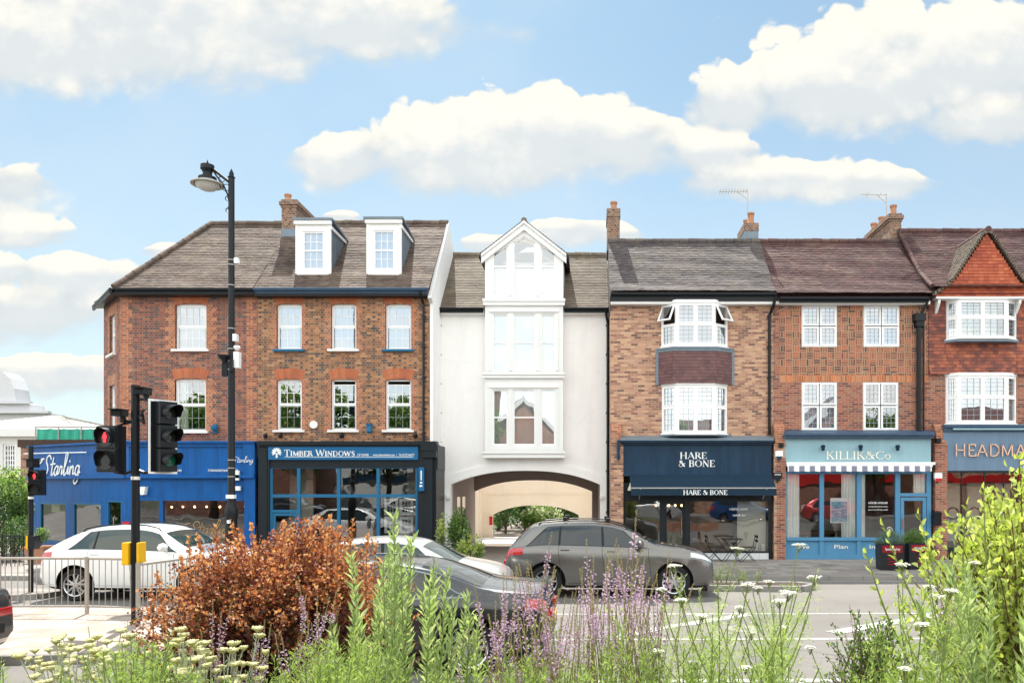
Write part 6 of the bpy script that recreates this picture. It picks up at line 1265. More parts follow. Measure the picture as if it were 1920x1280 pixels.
far_house(XP(-160,Dw),XP(150,Dw),yw,ZP(806,Dw),'pale house with hipped slate roof and one white sash window beyond the brick pier',M_far,M_slate,ZP(778,Dw+4),[(XP(5,Dw),XP(29,Dw),ZP(884,Dw),ZP(832,Dw))],dep=8)
Dv=55.; yv=Dv-D0; x0=XP(-120,Dv); T=thing('domed_building',(XP(20,Dv),yv+4,0),'tall pale building with curved roof far behind the slate roofed house','building'); q=MB(); pr=[(x0,0),(XP(95,Dv),0),(XP(95,Dv),ZP(775,Dv)),(XP(58,Dv),ZP(770,Dv)),(XP(55,Dv),ZP(757,Dv)),(XP(30,Dv),ZP(752,Dv)),(XP(26,Dv),ZP(728,Dv)),(XP(18,Dv),ZP(708,Dv)),(XP(5,Dv),ZP(697,Dv)),(x0,ZP(680,Dv))]; q.prism(pr,yv,yv+1.5); q.box(x0,XP(62,Dv),yv-.3,yv,ZP(757,Dv),ZP(753,Dv)); q.box(x0,XP(97,Dv),yv-.4,yv,ZP(775,Dv),ZP(771,Dv)); q.build('wall',plain('far_grey',(.55,.55,.57),.9,var=.06),T)
for w_ in ((-40,-20,790,830),): q=MB(); q.box(XP(w_[0],Dv),XP(w_[1],Dv),yv-.05,yv,ZP(w_[3],Dv),ZP(w_[2],Dv)); q.build('window',M_blk2,T)
# beyond the arch
Dg=62.; far_house(XP(1000,Dg),XP(1055,Dg)+0,Dg-D0,ZP(962,Dg)+.0 if False else 2.3,'low pale outbuilding seen through the archway above the hedge',M_far,M_slate,3.2,dep=4,hip=False)
# ================================================================ cars
def pchip(pts):
    xs=[p[0] for p in pts]; ys=[p[1] for p in pts]; n=len(xs); d=[(ys[i+1]-ys[i])/(xs[i+1]-xs[i]) for i in range(n-1)]
    m=[d[0]]+[0 if d[i-1]*d[i]<=0 else 2*d[i-1]*d[i]/(d[i-1]+d[i]) for i in range(1,n-1)]+[d[-1]]
    def f(x):
        if x<=xs[0]: return ys[0]
        if x>=xs[-1]: return ys[-1]
        i=0
        while x>xs[i+1]: i+=1
        h=xs[i+1]-xs[i]; t=(x-xs[i])/h
        return (1+2*t)*(1-t)**2*ys[i]+t*(1-t)**2*h*m[i]+t*t*(3-2*t)*ys[i+1]+t*t*(t-1)*h*m[i+1]
    return f
def paint(name,col,metal=.5,rough=.32):
    m,g=mat(name); p=objc(g); n=g.noise(p,3,4,.6); x,y,z=g.sep(p)
    dirt=g.m('MULTIPLY',g.smooth(z,.55,.2),g.smooth(n,.3,.7)); c=g.mix(dirt*.35,col,(.16,.14,.12)); fl=g.noise(p,900,1,.5)
    c=g.mix(fl*.18,c,tuple(min(1,v*1.6) for v in col)); fin(g,c,rough,metal,None,coat=.85); return m
M_tyre=plain('tyre_rubber',(.018,.018,.018),.85,var=.2); M_rim=plain('alloy_silver',(.55,.56,.58),.25,.9,var=.05); M_rimd=plain('alloy_dark',(.04,.04,.045),.3,.6,var=.1)
M_trim=plain('trim_black',(.014,.014,.015),.45,var=.1); M_chrome=plain('chrome',(.75,.76,.78),.12,1.,var=.02); M_brake=plain('brake_disc',(.3,.29,.28),.4,.8)
m,g=mat('car_glass'); fin(g,(.014,.022,.028),.03,0,None,coat=0.,spec=.6); M_cgl=m
m,g=mat('car_glass_clear'); fin(g,(.022,.045,.045),.03,0,None,coat=0.,spec=.6); M_cgl2=m
m,g=mat('tail_lamp'); fin(g,(.45,.008,.012),.12,0,None,coat=1.); M_tail=m
m,g=mat('head_lamp'); fin(g,(.55,.58,.6),.1,.3,None,coat=1.); M_head=m
def car(name,label,L_,W,T,Bt,wx,wr,pm,loc,rz,spec,rimm=M_rim,gl=M_cgl,chrome=False,group=None):
    """local x runs from rear (0) to front (L_); y left/right; spec gives window and lamp spans"""
    root=thing(name,(0,0,0),label,'car',group); Tf=pchip(T); Bf=pchip(Bt)
    wf=pchip([(0,.80),(.12,.90),(.45,.97),(1.0,1.0),(L_-1.3,1.0),(L_-.6,.965),(L_-.25,.88),(L_-.08,.76),(L_,.62)])
    sf=pchip([(0,.42),(.15,.30),(.5,.24),(L_-.6,.22),(L_-.15,.24),(L_,.34)])
    def sec(x):
        w=W/2*wf(x); s=sf(x); t=Tf(x); sh=min(Bf(x),t-.03); ws=w*.935; h=t-sh; wt=max(.2,ws-.33*max(h-.04,0)); wt=min(wt,ws-.01)
        a=min(.09,h*.35)
        P=[(w*.86,s),(w*.955,s+.06),(w*.985,s+(sh-s)*.3),(w,s+(sh-s)*.55),(w*.992,s+(sh-s)*.78),(w*.965,sh-.035),(ws,sh)]
        for q in (.25,.5,.75,1.): P.append((ws+(wt-ws)*q,sh+(h-a)*q))
        P+=[(wt-.035,t-a*.35),(wt-.10,t-a*.08),(wt*.6,t+.012),(wt*.3,t+.022),(0,t+.026)]
        return P
    NS=len(sec(1.))
    def S(x,k,side=1):
        P=sec(x); i=min(int(k),NS-2); f=k-i; a,b=P[i],P[i+1]; return Vector((x,side*(a[0]*(1-f)+b[0]*f),a[1]*(1-f)+b[1]*f))
    xs=[0,.015,.04,.08,.13]; x=.2
    while x<L_-.2: xs.append(x); x+=.075
    xs+=[L_-.13,L_-.08,L_-.04,L_-.015,L_]
    mb=MB(); n=2*NS-1; vs=[]
    for x in xs:
        P=sec(x); vs+=[(x,p[0],p[1]) for p in P]+[(x,-p[0],p[1]) for p in P[-2::-1]]
    f=[]
    for i in range(len(xs)-1):
        for k in range(n-1): f.append((i*n+k,i*n+k+1,(i+1)*n+k+1,(i+1)*n+k))
        f.append((i*n+n-1,i*n,(i+1)*n,(i+1)*n+n-1))
    f.append(tuple(range(n))); f.append(tuple(range(len(xs)*n-1,(len(xs)-1)*n-1,-1)))
    mb.add(vs,f); body=mb.build('body',[pm,M_trim],root,smooth=False,fix=True)
    # wheel arches cut with a boolean
    cb=MB()
    for wxx in wx:
        for s_ in (-1,1):
            y0,y1=(W/2-.30)*s_,(W/2+.2)*s_; cb.tube([(wxx,min(y0,y1),wr+.01),(wxx,max(y0,y1),wr+.01)],wr+.075,32)
    cut=cb.build('cutter',[pm],None,fix=True); md=body.modifiers.new('b','BOOLEAN'); md.object=cut; md.operation='DIFFERENCE'; md.solver='EXACT'
    dg=bpy.context.evaluated_depsgraph_get(); dg.update(); me=bpy.data.meshes.new_from_object(body.evaluated_get(dg)); body.modifiers.clear(); body.data=me; bpy.data.objects.remove(cut)
    for p in me.polygons:
        c=p.center; p.use_smooth=True
        for wxx in wx:
            if math.hypot(c.x-wxx,c.z-wr-.01)<wr+.08 and abs(c.y)<W/2-.012 and (abs(p.normal.y)>.9 and abs(c.y)<W/2-.25 or abs(math.hypot(c.x-wxx,c.z-wr-.01)-(wr+.075))<.02 and abs(p.normal.y)<.3): p.material_index=1
        if p.normal.z<-.8: p.material_index=1
    me.set_sharp_from_angle(angle=R(38))
    def patch(nm,m,fn,nu,nv,off=.004,parent=body,both=True,thick=0):
        for side in ((1,-1) if both else (1,)):
            G_=[[fn(i/nu,j/nv,side) for j in range(nv+1)] for i in range(nu+1)]; c=Vector((L_/2,0,.6)); q=MB(); V=[]
            for i in range(nu+1):
                for j in range(nv+1):
                    a=G_[min(i+1,nu)][j]-G_[max(i-1,0)][j]; b=G_[i][min(j+1,nv)]-G_[i][max(j-1,0)]; nn=a.cross(b)
                    if nn.length<1e-9: nn=Vector((0,side,0))
                    nn.normalize(); cc_=G_[i][j]-c; cc_.x*=.3
                    if nn.dot(cc_)<0: nn=-nn
                    V.append(G_[i][j]+nn*off)
            F_=[(i*(nv+1)+j,(i+1)*(nv+1)+j,(i+1)*(nv+1)+j+1,i*(nv+1)+j+1) for i in range(nu) for j in range(nv)]; q.add(V,F_); o=q.build(nm,m,parent,smooth=True)
            bm=bmesh.new(); bm.from_mesh(o.data); bmesh.ops.recalc_face_normals(bm,faces=bm.faces); bm.to_mesh(o.data); bm.free()
    KB,KT=6.15,10.2
    b0,_,t0,_=spec['win'][0]; _,b1,_,t1=spec['win'][-1]; patch('window_surround',M_trim,lambda a,v,s:S((b0-.04+(t0-b0)*v)*(1-a)+(b1+.03+(t1-b1)*v)*a,KB-.1+(KT-KB+.2)*v,s),24,6,.0025)
    for (b0,b1,t0,t1) in spec['win']:   # bottom span, top span
        kt=lambda v:KB+(KT-KB)*v
        patch('side_window',gl,lambda a,v,s,b0=b0,b1=b1,t0=t0,t1=t1:S((b0+(t0-b0)*v)*(1-a)+(b1+(t1-b1)*v)*a,kt(v),s),12,5)
    w0,w1=spec['ws']; patch('windscreen',gl,lambda a,v,s:S(w0+(w1-w0)*a,11.6+(NS-1-11.6)*min(v*2,1) if v<=.5 else 11.6+(NS-1-11.6)*min((1-v)*2,1),1 if v<=.5 else -1),14,12,both=False)
    r0,r1=spec['rw']; patch('rear_window',gl,lambda a,v,s:S(r0+(r1-r0)*a,11.7+(NS-1-11.7)*min(v*2,1) if v<=.5 else 11.7+(NS-1-11.7)*min((1-v)*2,1),1 if v<=.5 else -1),10,12,both=False)
    patch('sill_trim',M_trim,lambda a,v,s:S(.25+(L_-.45)*a,.0+1.25*v,s) if min(abs(.25+(L_-.45)*a-q_) for q_ in wx)>wr+.09 else S(wx[0]+wr+.1 if abs(.25+(L_-.45)*a-wx[0])<wr+.1 else wx[1]-wr-.1,.0,s),60,2,.003)
    a,b,k0,k1=spec['tail']; patch('tail_light',M_tail,lambda u,v,s:S(a+(b-a)*u,k0+(k1-k0)*v,s),6,4,.006)
    # tail light across the rear corner
    a,b,k0,k1=spec['head']; patch('headlight',M_head,lambda u,v,s:S(a+(b-a)*u,(k0+(k1-k0)*v) if u<.3 else (k0+.3*(u-.3)+(k1-k0-.3*(u-.3))*v),s),8,4,.006)
    T0=Tf(0.0); q=MB(); q.box(-.02,.02,-W*.30,W*.30,.50,.62); q.build('rear_bumper_trim',M_trim,body)
    for s_ in (1,-1): q=MB(); q.box(-.014,.03,s_*W*.22,s_*W*.38,.72,.83); q.build('tail_light',M_tail,body,bevel=.01)
    q=MB(); q.box(-.03,-.0,-.26,.26,.60,.71); q.build('number_plate',M_yel,body)
    q=MB(); q.box(L_-.03,L_+.012,-W*.24,W*.24,.30,.66); q.build('grille',M_trim,body)
    # seams
    q=MB()
    for x in spec['seam']:
        for s_ in (1,-1): q=MB(); q.tube([S(x+.03*math.sin(k),k,s_)+Vector((0,s_*.0005,0)) for k in [1.2+.4*i for i in range(13)]],.0045,4,caps=False); q.build('door_seam',M_trim,body)
    for x in spec['hand']:
        for s_ in (1,-1): c=S(x,4.9,s_); q=MB(); q.box(c.x-.1,c.x+.1,c.y-.002,c.y+s_*.03,c.z-.055,c.z-.03); q.build('door_handle',pm,body,bevel=.006)
    q=spec.get('mir')
    for s_ in (1,-1):
        c=S(q,6.6,s_); o=MB(); o.tube([c-Vector((0,s_*.05,.03)),c+Vector((0,s_*.12,.03))],.03,6); 
        o.lathe([(.001,-.13),(.05,-.12),(.085,-.05),(.09,.03),(.07,.1),(.001,.12)],(c.x,c.y+s_*.19,c.z+.07),12,'Y'); o.build('wing_mirror',pm,body,smooth=True)
    if spec.get('rail'):
        a,b=spec['rail']
        for s_ in (1,-1):
            o=MB(); o.tube([S(a,11.8,s_)]+[S(a+(b-a)*t,11.8,s_)+Vector((0,0,.045)) for t in (.04,.2,.4,.6,.8,.96)]+[S(b,11.8,s_)],.014,6); o.build('roof_rail',M_trim if not chrome else M_chrome,body)
    if spec.get('feet'):
        for x in spec['feet']:
            for s_ in (1,-1): c=S(x,11.9,s_); o=MB(); o.box(c.x-.05,c.x+.05,c.y-.04,c.y+.04,c.z+.03,c.z+.13); o.build('rack_foot',M_trim,body,bevel=.012)
    if chrome:
        for s_ in (1,-1):
            o=MB(); b0,_,t0,_=spec['win'][0]; _,b1,_,t1=spec['win'][-1]
            o.tube([S(b0+(b1-b0)*i/16,KB-.15,s_) for i in range(17)],.011,5); o.tube([S(b0+(t0-b0)*i/5,KB+(KT+.1-KB)*i/5,s_) for i in range(6)]+[S(t0+(t1-t0)*i/12,KT+.1,s_) for i in range(1,13)]+[S(t1+(b1-t1)*i/5,KT+(KB-KT)*i/5,s_) for i in range(1,6)],.011,5); o.build('window_trim',M_chrome,body)
    for wxx in wx:
        for s_ in (1,-1):
            cy=s_*(W/2-.14); tb=MB(); h=.115; r=wr; ri=r*.70
            tb.lathe([(ri,-h),(r*.93,-h*1.02),(r*.985,-h*.8),(r,-h*.4),(r,h*.4),(r*.985,h*.8),(r*.93,h*1.02),(ri,h),(ri,-h)],(wxx,cy,r),36,'Y'); ty=tb.build('wheel',M_tyre,root,smooth=True)
            rb=MB(); rb.lathe([(ri,-h),(ri*.93,-h*.9),(ri*.9,0),(ri*.93,h*.9),(ri,h)],(wxx,cy,r),32,'Y'); yy=cy+s_*h*.72
            for k in range(5):
                for o_ in (-11,11):
                    a0=R(72*k+18+o_*.45); a1=R(72*k+18+o_*1.25); p0=Vector((wxx+ri*.14*math.cos(a0),yy,r+ri*.14*math.sin(a0))); p1=Vector((wxx+ri*.95*math.cos(a1),yy-s_*.01,r+ri*.95*math.sin(a1)))
                    d=(p1-p0).normalized(); nn=Vector((-d.z,0,d.x)); 
                    A=[p0-nn*.022,p0+nn*.022,p1+nn*.015,p1-nn*.015]; rb.add(A+[p_-Vector((0,s_*.03,0)) for p_ in A],[(0,1,2,3),(4,7,6,5),(0,4,5,1),(1,5,6,2),(2,6,7,3),(3,7,4,0)])
            rb.tube([(wxx,yy-s_*.03,r),(wxx,yy+s_*.008,r)],ri*.2,16); rb.build('rim',rimm,ty,smooth=False)
            db=MB(); db.tube([(wxx,cy-s_*.02,r),(wxx,cy,r)],ri*.62,20); db.build('brake_disc',M_brake,ty); 
            db=MB(); db.tube([(wxx,cy-s_*.05,r),(wxx,cy-s_*.045,r)],ri*.9,20); db.build('wheel_back',M_trim,ty)
    root.location=loc; root.rotation_euler=(0,0,rz); return root
suv=dict(L_=4.68,W=1.89,T=[(0,.68),(.03,.90),(.08,1.06),(.16,1.16),(.36,1.38),(.62,1.585),(.74,1.62),(1.2,1.66),(1.8,1.675),(2.3,1.64),(2.7,1.54),(3.38,1.19),(3.55,1.15),(4.05,1.08),(4.4,.99),(4.58,.88),(4.66,.76),(4.68,.62)],
 Bt=[(0,1.09),(1.,1.17),(2.5,1.13),(3.4,1.09),(4.68,.97)],wx=(.93,3.75),wr=.365)
spS=dict(win=[(.52,1.20,1.0,1.23),(1.25,2.16,1.28,2.15),(2.22,3.16,2.20,2.62)],ws=(2.70,3.37),rw=(.20,.58),tail=(.035,.42,4.2,5.6),head=(4.12,4.60,4.4,5.5),seam=(1.24,2.2,3.22),hand=(1.35,2.38),mir=3.0,rail=(.75,2.75),feet=(1.35,2.3))
Y175=yD(17.5)+.945
p_grey=paint('paint_grey_car',(.125,.122,.118),.6,.24); p_wht=paint('paint_white_car',(.78,.78,.77),.0,.25); p_blk=paint('paint_black_car',(.004,.006,.012),.1); p_sil=paint('paint_silver_car',(.52,.52,.51),.5); p_dk=paint('paint_anthracite_car',(.025,.026,.028),.3); p_blu=paint('paint_blue_car',(.01,.06,.2),.5)
car('parked_car','grey SUV with roof rack feet standing before the archway and navy shop',pm=p_grey,loc=(-1.89,Y175,0),rz=0,spec=spS,**suv)
q3=dict(L_=4.40,W=1.84,T=[(0,.64),(.03,.88),(.09,1.04),(.2,1.12),(.55,1.34),(.95,1.51),(1.1,1.55),(1.5,1.595),(1.95,1.605),(2.35,1.57),(2.7,1.46),(3.24,1.14),(3.38,1.10),(3.85,1.02),(4.15,.93),(4.32,.81),(4.4,.62)],
 Bt=[(0,1.05),(1.,1.11),(2.3,1.08),(3.2,1.04),(4.4,.92)],wx=(.86,3.46),wr=.35)
spQ=dict(win=[(.70,1.22,1.14,1.26),(1.27,2.04,1.30,2.03),(2.10,3.02,2.08,2.58)],ws=(2.70,3.23),rw=(.26,.98),tail=(.03,.34,4.2,5.5),head=(3.9,4.33,4.4,5.5),seam=(1.16,2.05,3.02),hand=(1.28,2.2),mir=2.82,rail=(.9,2.6))
car('parked_car','white SUV behind the guard rail in front of the blue restaurant',pm=p_wht,loc=((93-XV)*17.6/F,yD(17.1)+.92,0),rz=0,spec=spQ,gl=M_cgl2,**q3)
sed=dict(L_=5.10,W=1.92,T=[(0,.66),(.03,.88),(.07,1.02),(.12,1.07),(.5,1.10),(.88,1.14),(1.25,1.27),(1.7,1.40),(2.2,1.465),(2.7,1.475),(3.1,1.42),(3.35,1.34),(4.0,1.02),(4.15,.98),(4.7,.88),(4.95,.78),(5.06,.66),(5.1,.55)],
 Bt=[(0,1.01),(1.,1.02),(2.5,.97),(4.,.93),(5.1,.8)],wx=(1.06,4.08),wr=.36)
spD=dict(win=[(1.08,1.52,1.52,1.60),(1.57,2.55,1.66,2.52),(2.61,3.78,2.58,3.2)],ws=(3.32,3.99),rw=(.92,1.72),tail=(.01,.34,4.0,5.3),head=(4.55,5.0,4.3,5.4),seam=(1.55,2.58,3.75),hand=(1.75,2.75),mir=3.5)
# local +x is the nose, so this one is turned to face left
car('waiting_car','black saloon with chrome window line behind the grey willow-leaved stems, tail lamp lit red',pm=p_blk,loc=(-.50,yD(10.3)+.96,0),rz=math.pi,spec=spD,chrome=True,rimm=M_rim,**sed)
spE=dict(spD); 
car('passing_car','silver saloon with bright roof, half hidden between the copper shrub and the grey SUV',pm=p_sil,loc=((560-XV)*15.9/F-.75,yD(15.25)+.9,0),rz=0,spec=dict(spD,feet=None),gl=M_cgl2,L_=5.0,W=1.84,T=[(0,.66),(.03,.88),(.07,1.02),(.12,1.07),(.5,1.10),(.88,1.14),(1.25,1.27),(1.7,1.38),(2.2,1.43),(2.6,1.44),(3.05,1.40),(3.35,1.30),(4.0,.99),(4.15,.96),(4.6,.88),(4.85,.78),(4.96,.66),(5.0,.55)],Bt=sed['Bt'],wx=(1.0,3.95),wr=.34)
car('waiting_car','dark car tail with a red lamp cut off by the bottom left corner',pm=p_dk,loc=(-7.9,yD(9.2)+.96,0),rz=math.pi,spec=spD,**sed)
# across the road, behind the photographer: seen only mirrored in the shop windows
yb_=-D0-6.5
car('parked_car','silver car mirrored in the navy shop window, parked across the road',pm=p_sil,loc=(2.2,yb_,0),rz=math.pi*0+.12,spec=spQ,**{**q3})
car('parked_car','blue car mirrored in the navy shop window, parked across the road',pm=p_blu,loc=(8.9,yb_+1.5,0),rz=.5,spec=spS,**suv)
car('parked_car','red car mirrored in the pale blue shop door, parked across the road',pm=paint('paint_red_car',(.4,.02,.02),.3),loc=(15.5,yb_,0),rz=.1,spec=spQ,**q3)
car('parked_car','black car mirrored in the restaurant window, parked across the road',pm=p_blk,loc=(-24.,yb_,0),rz=.0,spec=spS,**suv)
car('parked_car','white car mirrored in the showroom window, parked across the road',pm=p_wht,loc=(-15.,yb_,0),rz=.0,spec=spQ,**q3)
# houses across the road (behind the photographer), mirrored in the upper windows
def opp_house(cx,w_,y,ze,za,label,wm,rm,shop=None,gable=True):
    T=thing('house_opposite',(cx,y,0),label,'house'); q=MB(); q.box(cx-w_/2,cx+w_/2,y-8,y,0,ze); 
    if gable: q.prism([(cx-w_/2,ze),(cx+w_/2,ze),(cx,za)][::1],y-8,y)
    q.build('wall',wm,T); q=MB()
    if gable:
        for s_ in (-1,1): q.add([(cx+s_*(w_/2+.4),y+.35,ze-.35),(cx+s_*(w_/2+.4),y-8,ze-.35),(cx,y-8,za+.12),(cx,y+.35,za+.12)],[(0,1,2,3)])
    else: q.add([(cx-w_/2,y+.3,ze),(cx+w_/2,y+.3,ze),(cx+w_/2,y-4,za),(cx-w_/2,y-4,za),(cx-w_/2,y-8,ze),(cx+w_/2,y-8,ze)],[(0,1,2,3),(3,2,5,4)])
    q.build('roof',rm,T); q=MB()
    if gable:
        for s_ in (-1,1):
            p=[(cx+s_*(w_/2+.4),ze-.75),(cx,za-.45),(cx,za+.05),(cx+s_*(w_/2+.4),ze-.3)]; q.prism(p if s_<0 else p[::-1],y+.28,y+.36)
        q.build('bargeboard',M_white,T)
    for k in range(int(w_//2.2)):
        for zz in (4.4,7.2):
            if zz+1.5>ze: continue
            x=cx-w_/2+1.1+2.2*k; q=MB(); bars(q,x-.5,x+.5,zz,zz+1.4,y-.0,.08,.05); grid(q,x-.42,x+.42,zz+.08,zz+1.32,y+.02,3,4,.03); o=q.build('window',M_upvc,T); q=MB(); q.quad((x-.45,y+.012,zz+.05),(x-.45,y+.012,zz+1.35),(x+.45,y+.012,zz+1.35),(x+.45,y+.012,zz+.05)); q.build('glass_pane',M_cgl,o)
    if shop: q=MB(); q.box(cx-w_/2+.3,cx+w_/2-.3,y,y+.2,2.9,3.7); q.build('shop_fascia',shop,T)
    q=MB(); q.box(cx-w_/2+.5,cx-w_/2+1.5,y-5,y-4,ze,za+1.2); c=q.build('chimney',M_ch,T)
Yo=-D0-20.
opp_house(-6.1,8.6,Yo,6.6,10.9,'brick house with white gable boards across the road, mirrored in the white bay',M_br5,M_t5)
opp_house(8.0,9.,Yo,6.5,9.0,'tan brick shop with red sign across the road, mirrored in the navy shop',M_br4,M_t5,M_red,False)
opp_house(22.5,10.,Yo,7.0,10.5,'red brick shop with red sign across the road, mirrored in the slate blue shop',M_br5,M_t5,M_red,True)
opp_house(37,16.,Yo,7.5,10.,'long brick house with red fascia across the road at the far right',M_br4,M_t5,M_red,False)
opp_house(-19,9.,Yo-3,5.5,8.5,'pale shop with slate roof across the road, mirrored in the showroom',M_far,M_slate,M_navy,False)
opp_house(-33,14.,Yo-3,6.,9.,'dark brick shop across the road, mirrored in the restaurant',M_br1,M_t5,None,False)
mb=MB(); mb.box(-120,120,-D0-14,-D0-9.5,-.05,.12); struct(mb,'pavement',M_pav)
# ================================================================ vegetation
def leafm(name,c1,c2,c3=None,tr=.4,gloss=.5,tc=1.5):
    m,g=mat(name); rn=g.o(g.n('NewGeometry'),'Random Per Island'); st=[(0,c1),(.6,c2),(1,c3 or c2)]
    c=g.ramp(rn,st); b=g.n('BsdfPrincipled',ins={'Base Color':c,'Roughness':gloss}); t=g.n('BsdfTranslucent',ins={'Color':g.mix(1.0,c,(tc,tc*1.02,tc*.75),'MULTIPLY')})
    mx=g.n('MixShader',ins={0:tr}); g.nt.links.new(b.outputs[0],mx.inputs[1]); g.nt.links.new(t.outputs[0],mx.inputs[2]); o=g.n('OutputMaterial'); g.nt.links.new(mx.outputs[0],o.inputs[0]); return m
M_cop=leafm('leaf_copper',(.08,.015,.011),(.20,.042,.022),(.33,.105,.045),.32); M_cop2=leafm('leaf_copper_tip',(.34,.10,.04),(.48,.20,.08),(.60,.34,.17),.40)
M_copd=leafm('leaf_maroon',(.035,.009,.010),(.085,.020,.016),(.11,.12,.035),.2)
M_lime=leafm('leaf_lime',(.30,.37,.07),(.45,.52,.12),(.56,.60,.24),.42); M_wil=leafm('leaf_grey_green',(.20,.27,.10),(.33,.42,.17),(.46,.52,.28),.45)
M_fea=leafm('leaf_feathery',(.16,.25,.045),(.27,.38,.08),(.42,.50,.16),.42); M_cos=leafm('leaf_fine_green',(.22,.34,.07),(.36,.46,.12),(.44,.52,.18),.5)
M_sil=leafm('stem_silver',(.30,.33,.24),(.42,.45,.34),(.50,.52,.42),.2); M_yfl=leafm('flower_pale_yellow',(.48,.46,.20),(.62,.60,.32),(.58,.54,.22),.25,tc=1.1); M_pur=leafm('flower_purple',(.46,.28,.52),(.62,.44,.68),(.74,.60,.80),.4,tc=1.1)
M_wfl=leafm('flower_white',(.75,.75,.68),(.82,.82,.78),(.8,.8,.74),.3,tc=1.0); M_stem=plain('stem_green',(.20,.24,.09),.7,var=.2); M_stb=plain('stem_brown',(.16,.10,.055),.8,var=.3); M_seed=leafm('seed_stem',(.25,.20,.10),(.36,.30,.16),(.42,.36,.22),.3)
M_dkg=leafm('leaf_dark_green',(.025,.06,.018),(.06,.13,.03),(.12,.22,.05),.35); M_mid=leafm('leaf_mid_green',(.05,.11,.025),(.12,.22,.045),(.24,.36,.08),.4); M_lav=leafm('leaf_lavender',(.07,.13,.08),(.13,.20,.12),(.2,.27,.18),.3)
M_bark=plain('bark',(.10,.07,.05),.95,var=.4,scale=8)
rnd=random.uniform
def rv(): 
    while True:
        v=Vector((rnd(-1,1),rnd(-1,1),rnd(-1,1)))
        if .05<v.length<1: return v.normalized()
def leaf(mb,p,d,l,w,fold=.25,shape='oval',up=None):
    """one leaf from point p along d: six-sided blade folded along the midrib"""
    d=d.normalized(); s=d.cross(up or rv())
    if s.length<1e-3: s=d.cross(Vector((1,0,0)))
    s.normalize(); n=s.cross(d); a=.35 if shape!='lance' else .45
    m1=p+d*l*a-n*fold*w*.0; tip=p+d*l-n*l*.12
    L1=p+d*l*a+s*w*.5+n*fold*w; R1_=p+d*l*a-s*w*.5+n*fold*w; L2=p+d*l*.72+s*w*.36+n*fold*w*.6-n*l*.04; R2_=p+d*l*.72-s*w*.36+n*fold*w*.6-n*l*.04; m2=p+d*l*.72-n*l*.04
    if shape=='lance': mb.add([p,L1,tip,R1_,m1],[(0,4,1),(4,2,1),(0,3,4),(4,3,2)])
    elif shape=='lobed':
        l3=p+d*l*.45+s*w*.62+n*fold*w; r3=p+d*l*.45-s*w*.62+n*fold*w; l4=p+d*l*.62+s*w*.26; r4=p+d*l*.62-s*w*.26; mb.add([p,l3,l4,tip,r4,r3,p+d*l*.5],[(0,6,1),(1,6,2),(2,6,3),(0,5,6),(5,4,6),(4,3,6)])
    else: mb.add([p,L1,L2,tip,R2_,R1_,m2],[(0,6,2,1),(2,6,3),(0,5,4,6),(4,3,6)])
def plant(name,label,cat,parts,loc=(0,0,0),group=None):
    T=thing(name,(0,0,0),label,cat,group)
    for nm,mb,m in parts:
        if mb.v: mb.build(nm,m,T)
    T.location=loc; return T
def put(T,x,y,z,rz=None,s=1.,label=None,group=None):
    c=copy_tree(T); c.location=(x,y,z); c.rotation_euler=(0,0,rnd(0,6.28) if rz is None else rz); c.scale=(s,s,s)
    if label: c['label']=label
    if group: c['group']=group
    return c
BZ=.45
def at(px,D): return ((px-XV)*D/F,yD(D))
# bed soil
mb=MB(); mb.box(-9,7,yD(.6),yD(7.2),-.05,BZ); 
o=struct(mb,'planting_bed',M_soil); 
mb=MB(); mb.box(-9.12,7.12,yD(7.2),yD(7.34),-.05,BZ+.05); o=mb.build('bed_wall',M_garden,None); tag(o,'low brick retaining wall at the back of the planting bed','wall')
def bez(p0,p1,p2,n=8): return [p0*(1-t)**2+p1*2*t*(1-t)+p2*t*t for t in [i/n for i in range(n+1)]]
# copper shrub
def shrub(env,nb,lpb,lsize,shape,seed,tipfrac=.8,spread=.06,lw=.75,z0=0.,stemr=.006,inner=True,low=.12,upb=.5,zt_full=1.4):
    """branches run from the base to points of an envelope function (angle,height)->radius; leaves crowd their outer half"""
    random.seed(seed); st=MB(); A=MB(); B=MB(); C_=MB()
    for i in range(nb):
        a=rnd(0,6.283); h=rnd(low,1)**.8; r,z=env(a,h); r*=rnd(.5,1.10)
        end=Vector((r*math.cos(a),r*math.sin(a),z*rnd(.86,1.07))); b0=Vector((rnd(-.08,.08),rnd(-.08,.08),0)); mid=Vector((end.x*.35,end.y*.35,end.z*.75)); pts=bez(b0,mid,end)
        st.tube(pts,[stemr*(1.3-t/9) for t in range(9)],4,caps=False)
        for k in range(lpb):
            t=1-(rnd(0,1)**1.5)*.75; j=min(int(t*8),7); f=t*8-j; p=pts[j].lerp(pts[j+1],f); tip=t>tipfrac and h>.3; off=rv()*rnd(0,spread*(1.8-t))
            d=(pts[j+1]-pts[j]).normalized()*upb+rv()*.8+Vector((0,0,.15)); q=p+off; l=lsize*rnd(.6,1.2)*(1 if not tip else .8)
            rr=math.hypot(q.x,q.y); re,ze=env(math.atan2(q.y,q.x),max(.05,min(1,h))); dep=(rr/max(re,.05))
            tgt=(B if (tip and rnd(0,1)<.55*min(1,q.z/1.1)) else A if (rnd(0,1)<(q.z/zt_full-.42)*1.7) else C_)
            leaf(tgt,q,d,l,l*lw,rnd(.1,.35),shape)
    return st,A,B,C_
def env_cop(a,h):
    r=1.08*(1-.04*math.sin(2*a+.6)+.04*math.sin(3*a)); z=(1.54+.05*math.sin(a*2)+.05*math.cos(a*3+1)+.09*math.cos(a-.2))
    th=h*math.pi*.5; return r*math.cos(th)**.42, max(.15,z*math.sin(th)**.75)
st,A,B,C_=shrub(env_cop,640,84,.035,'lobed',11,lw=.85,spread=.085)
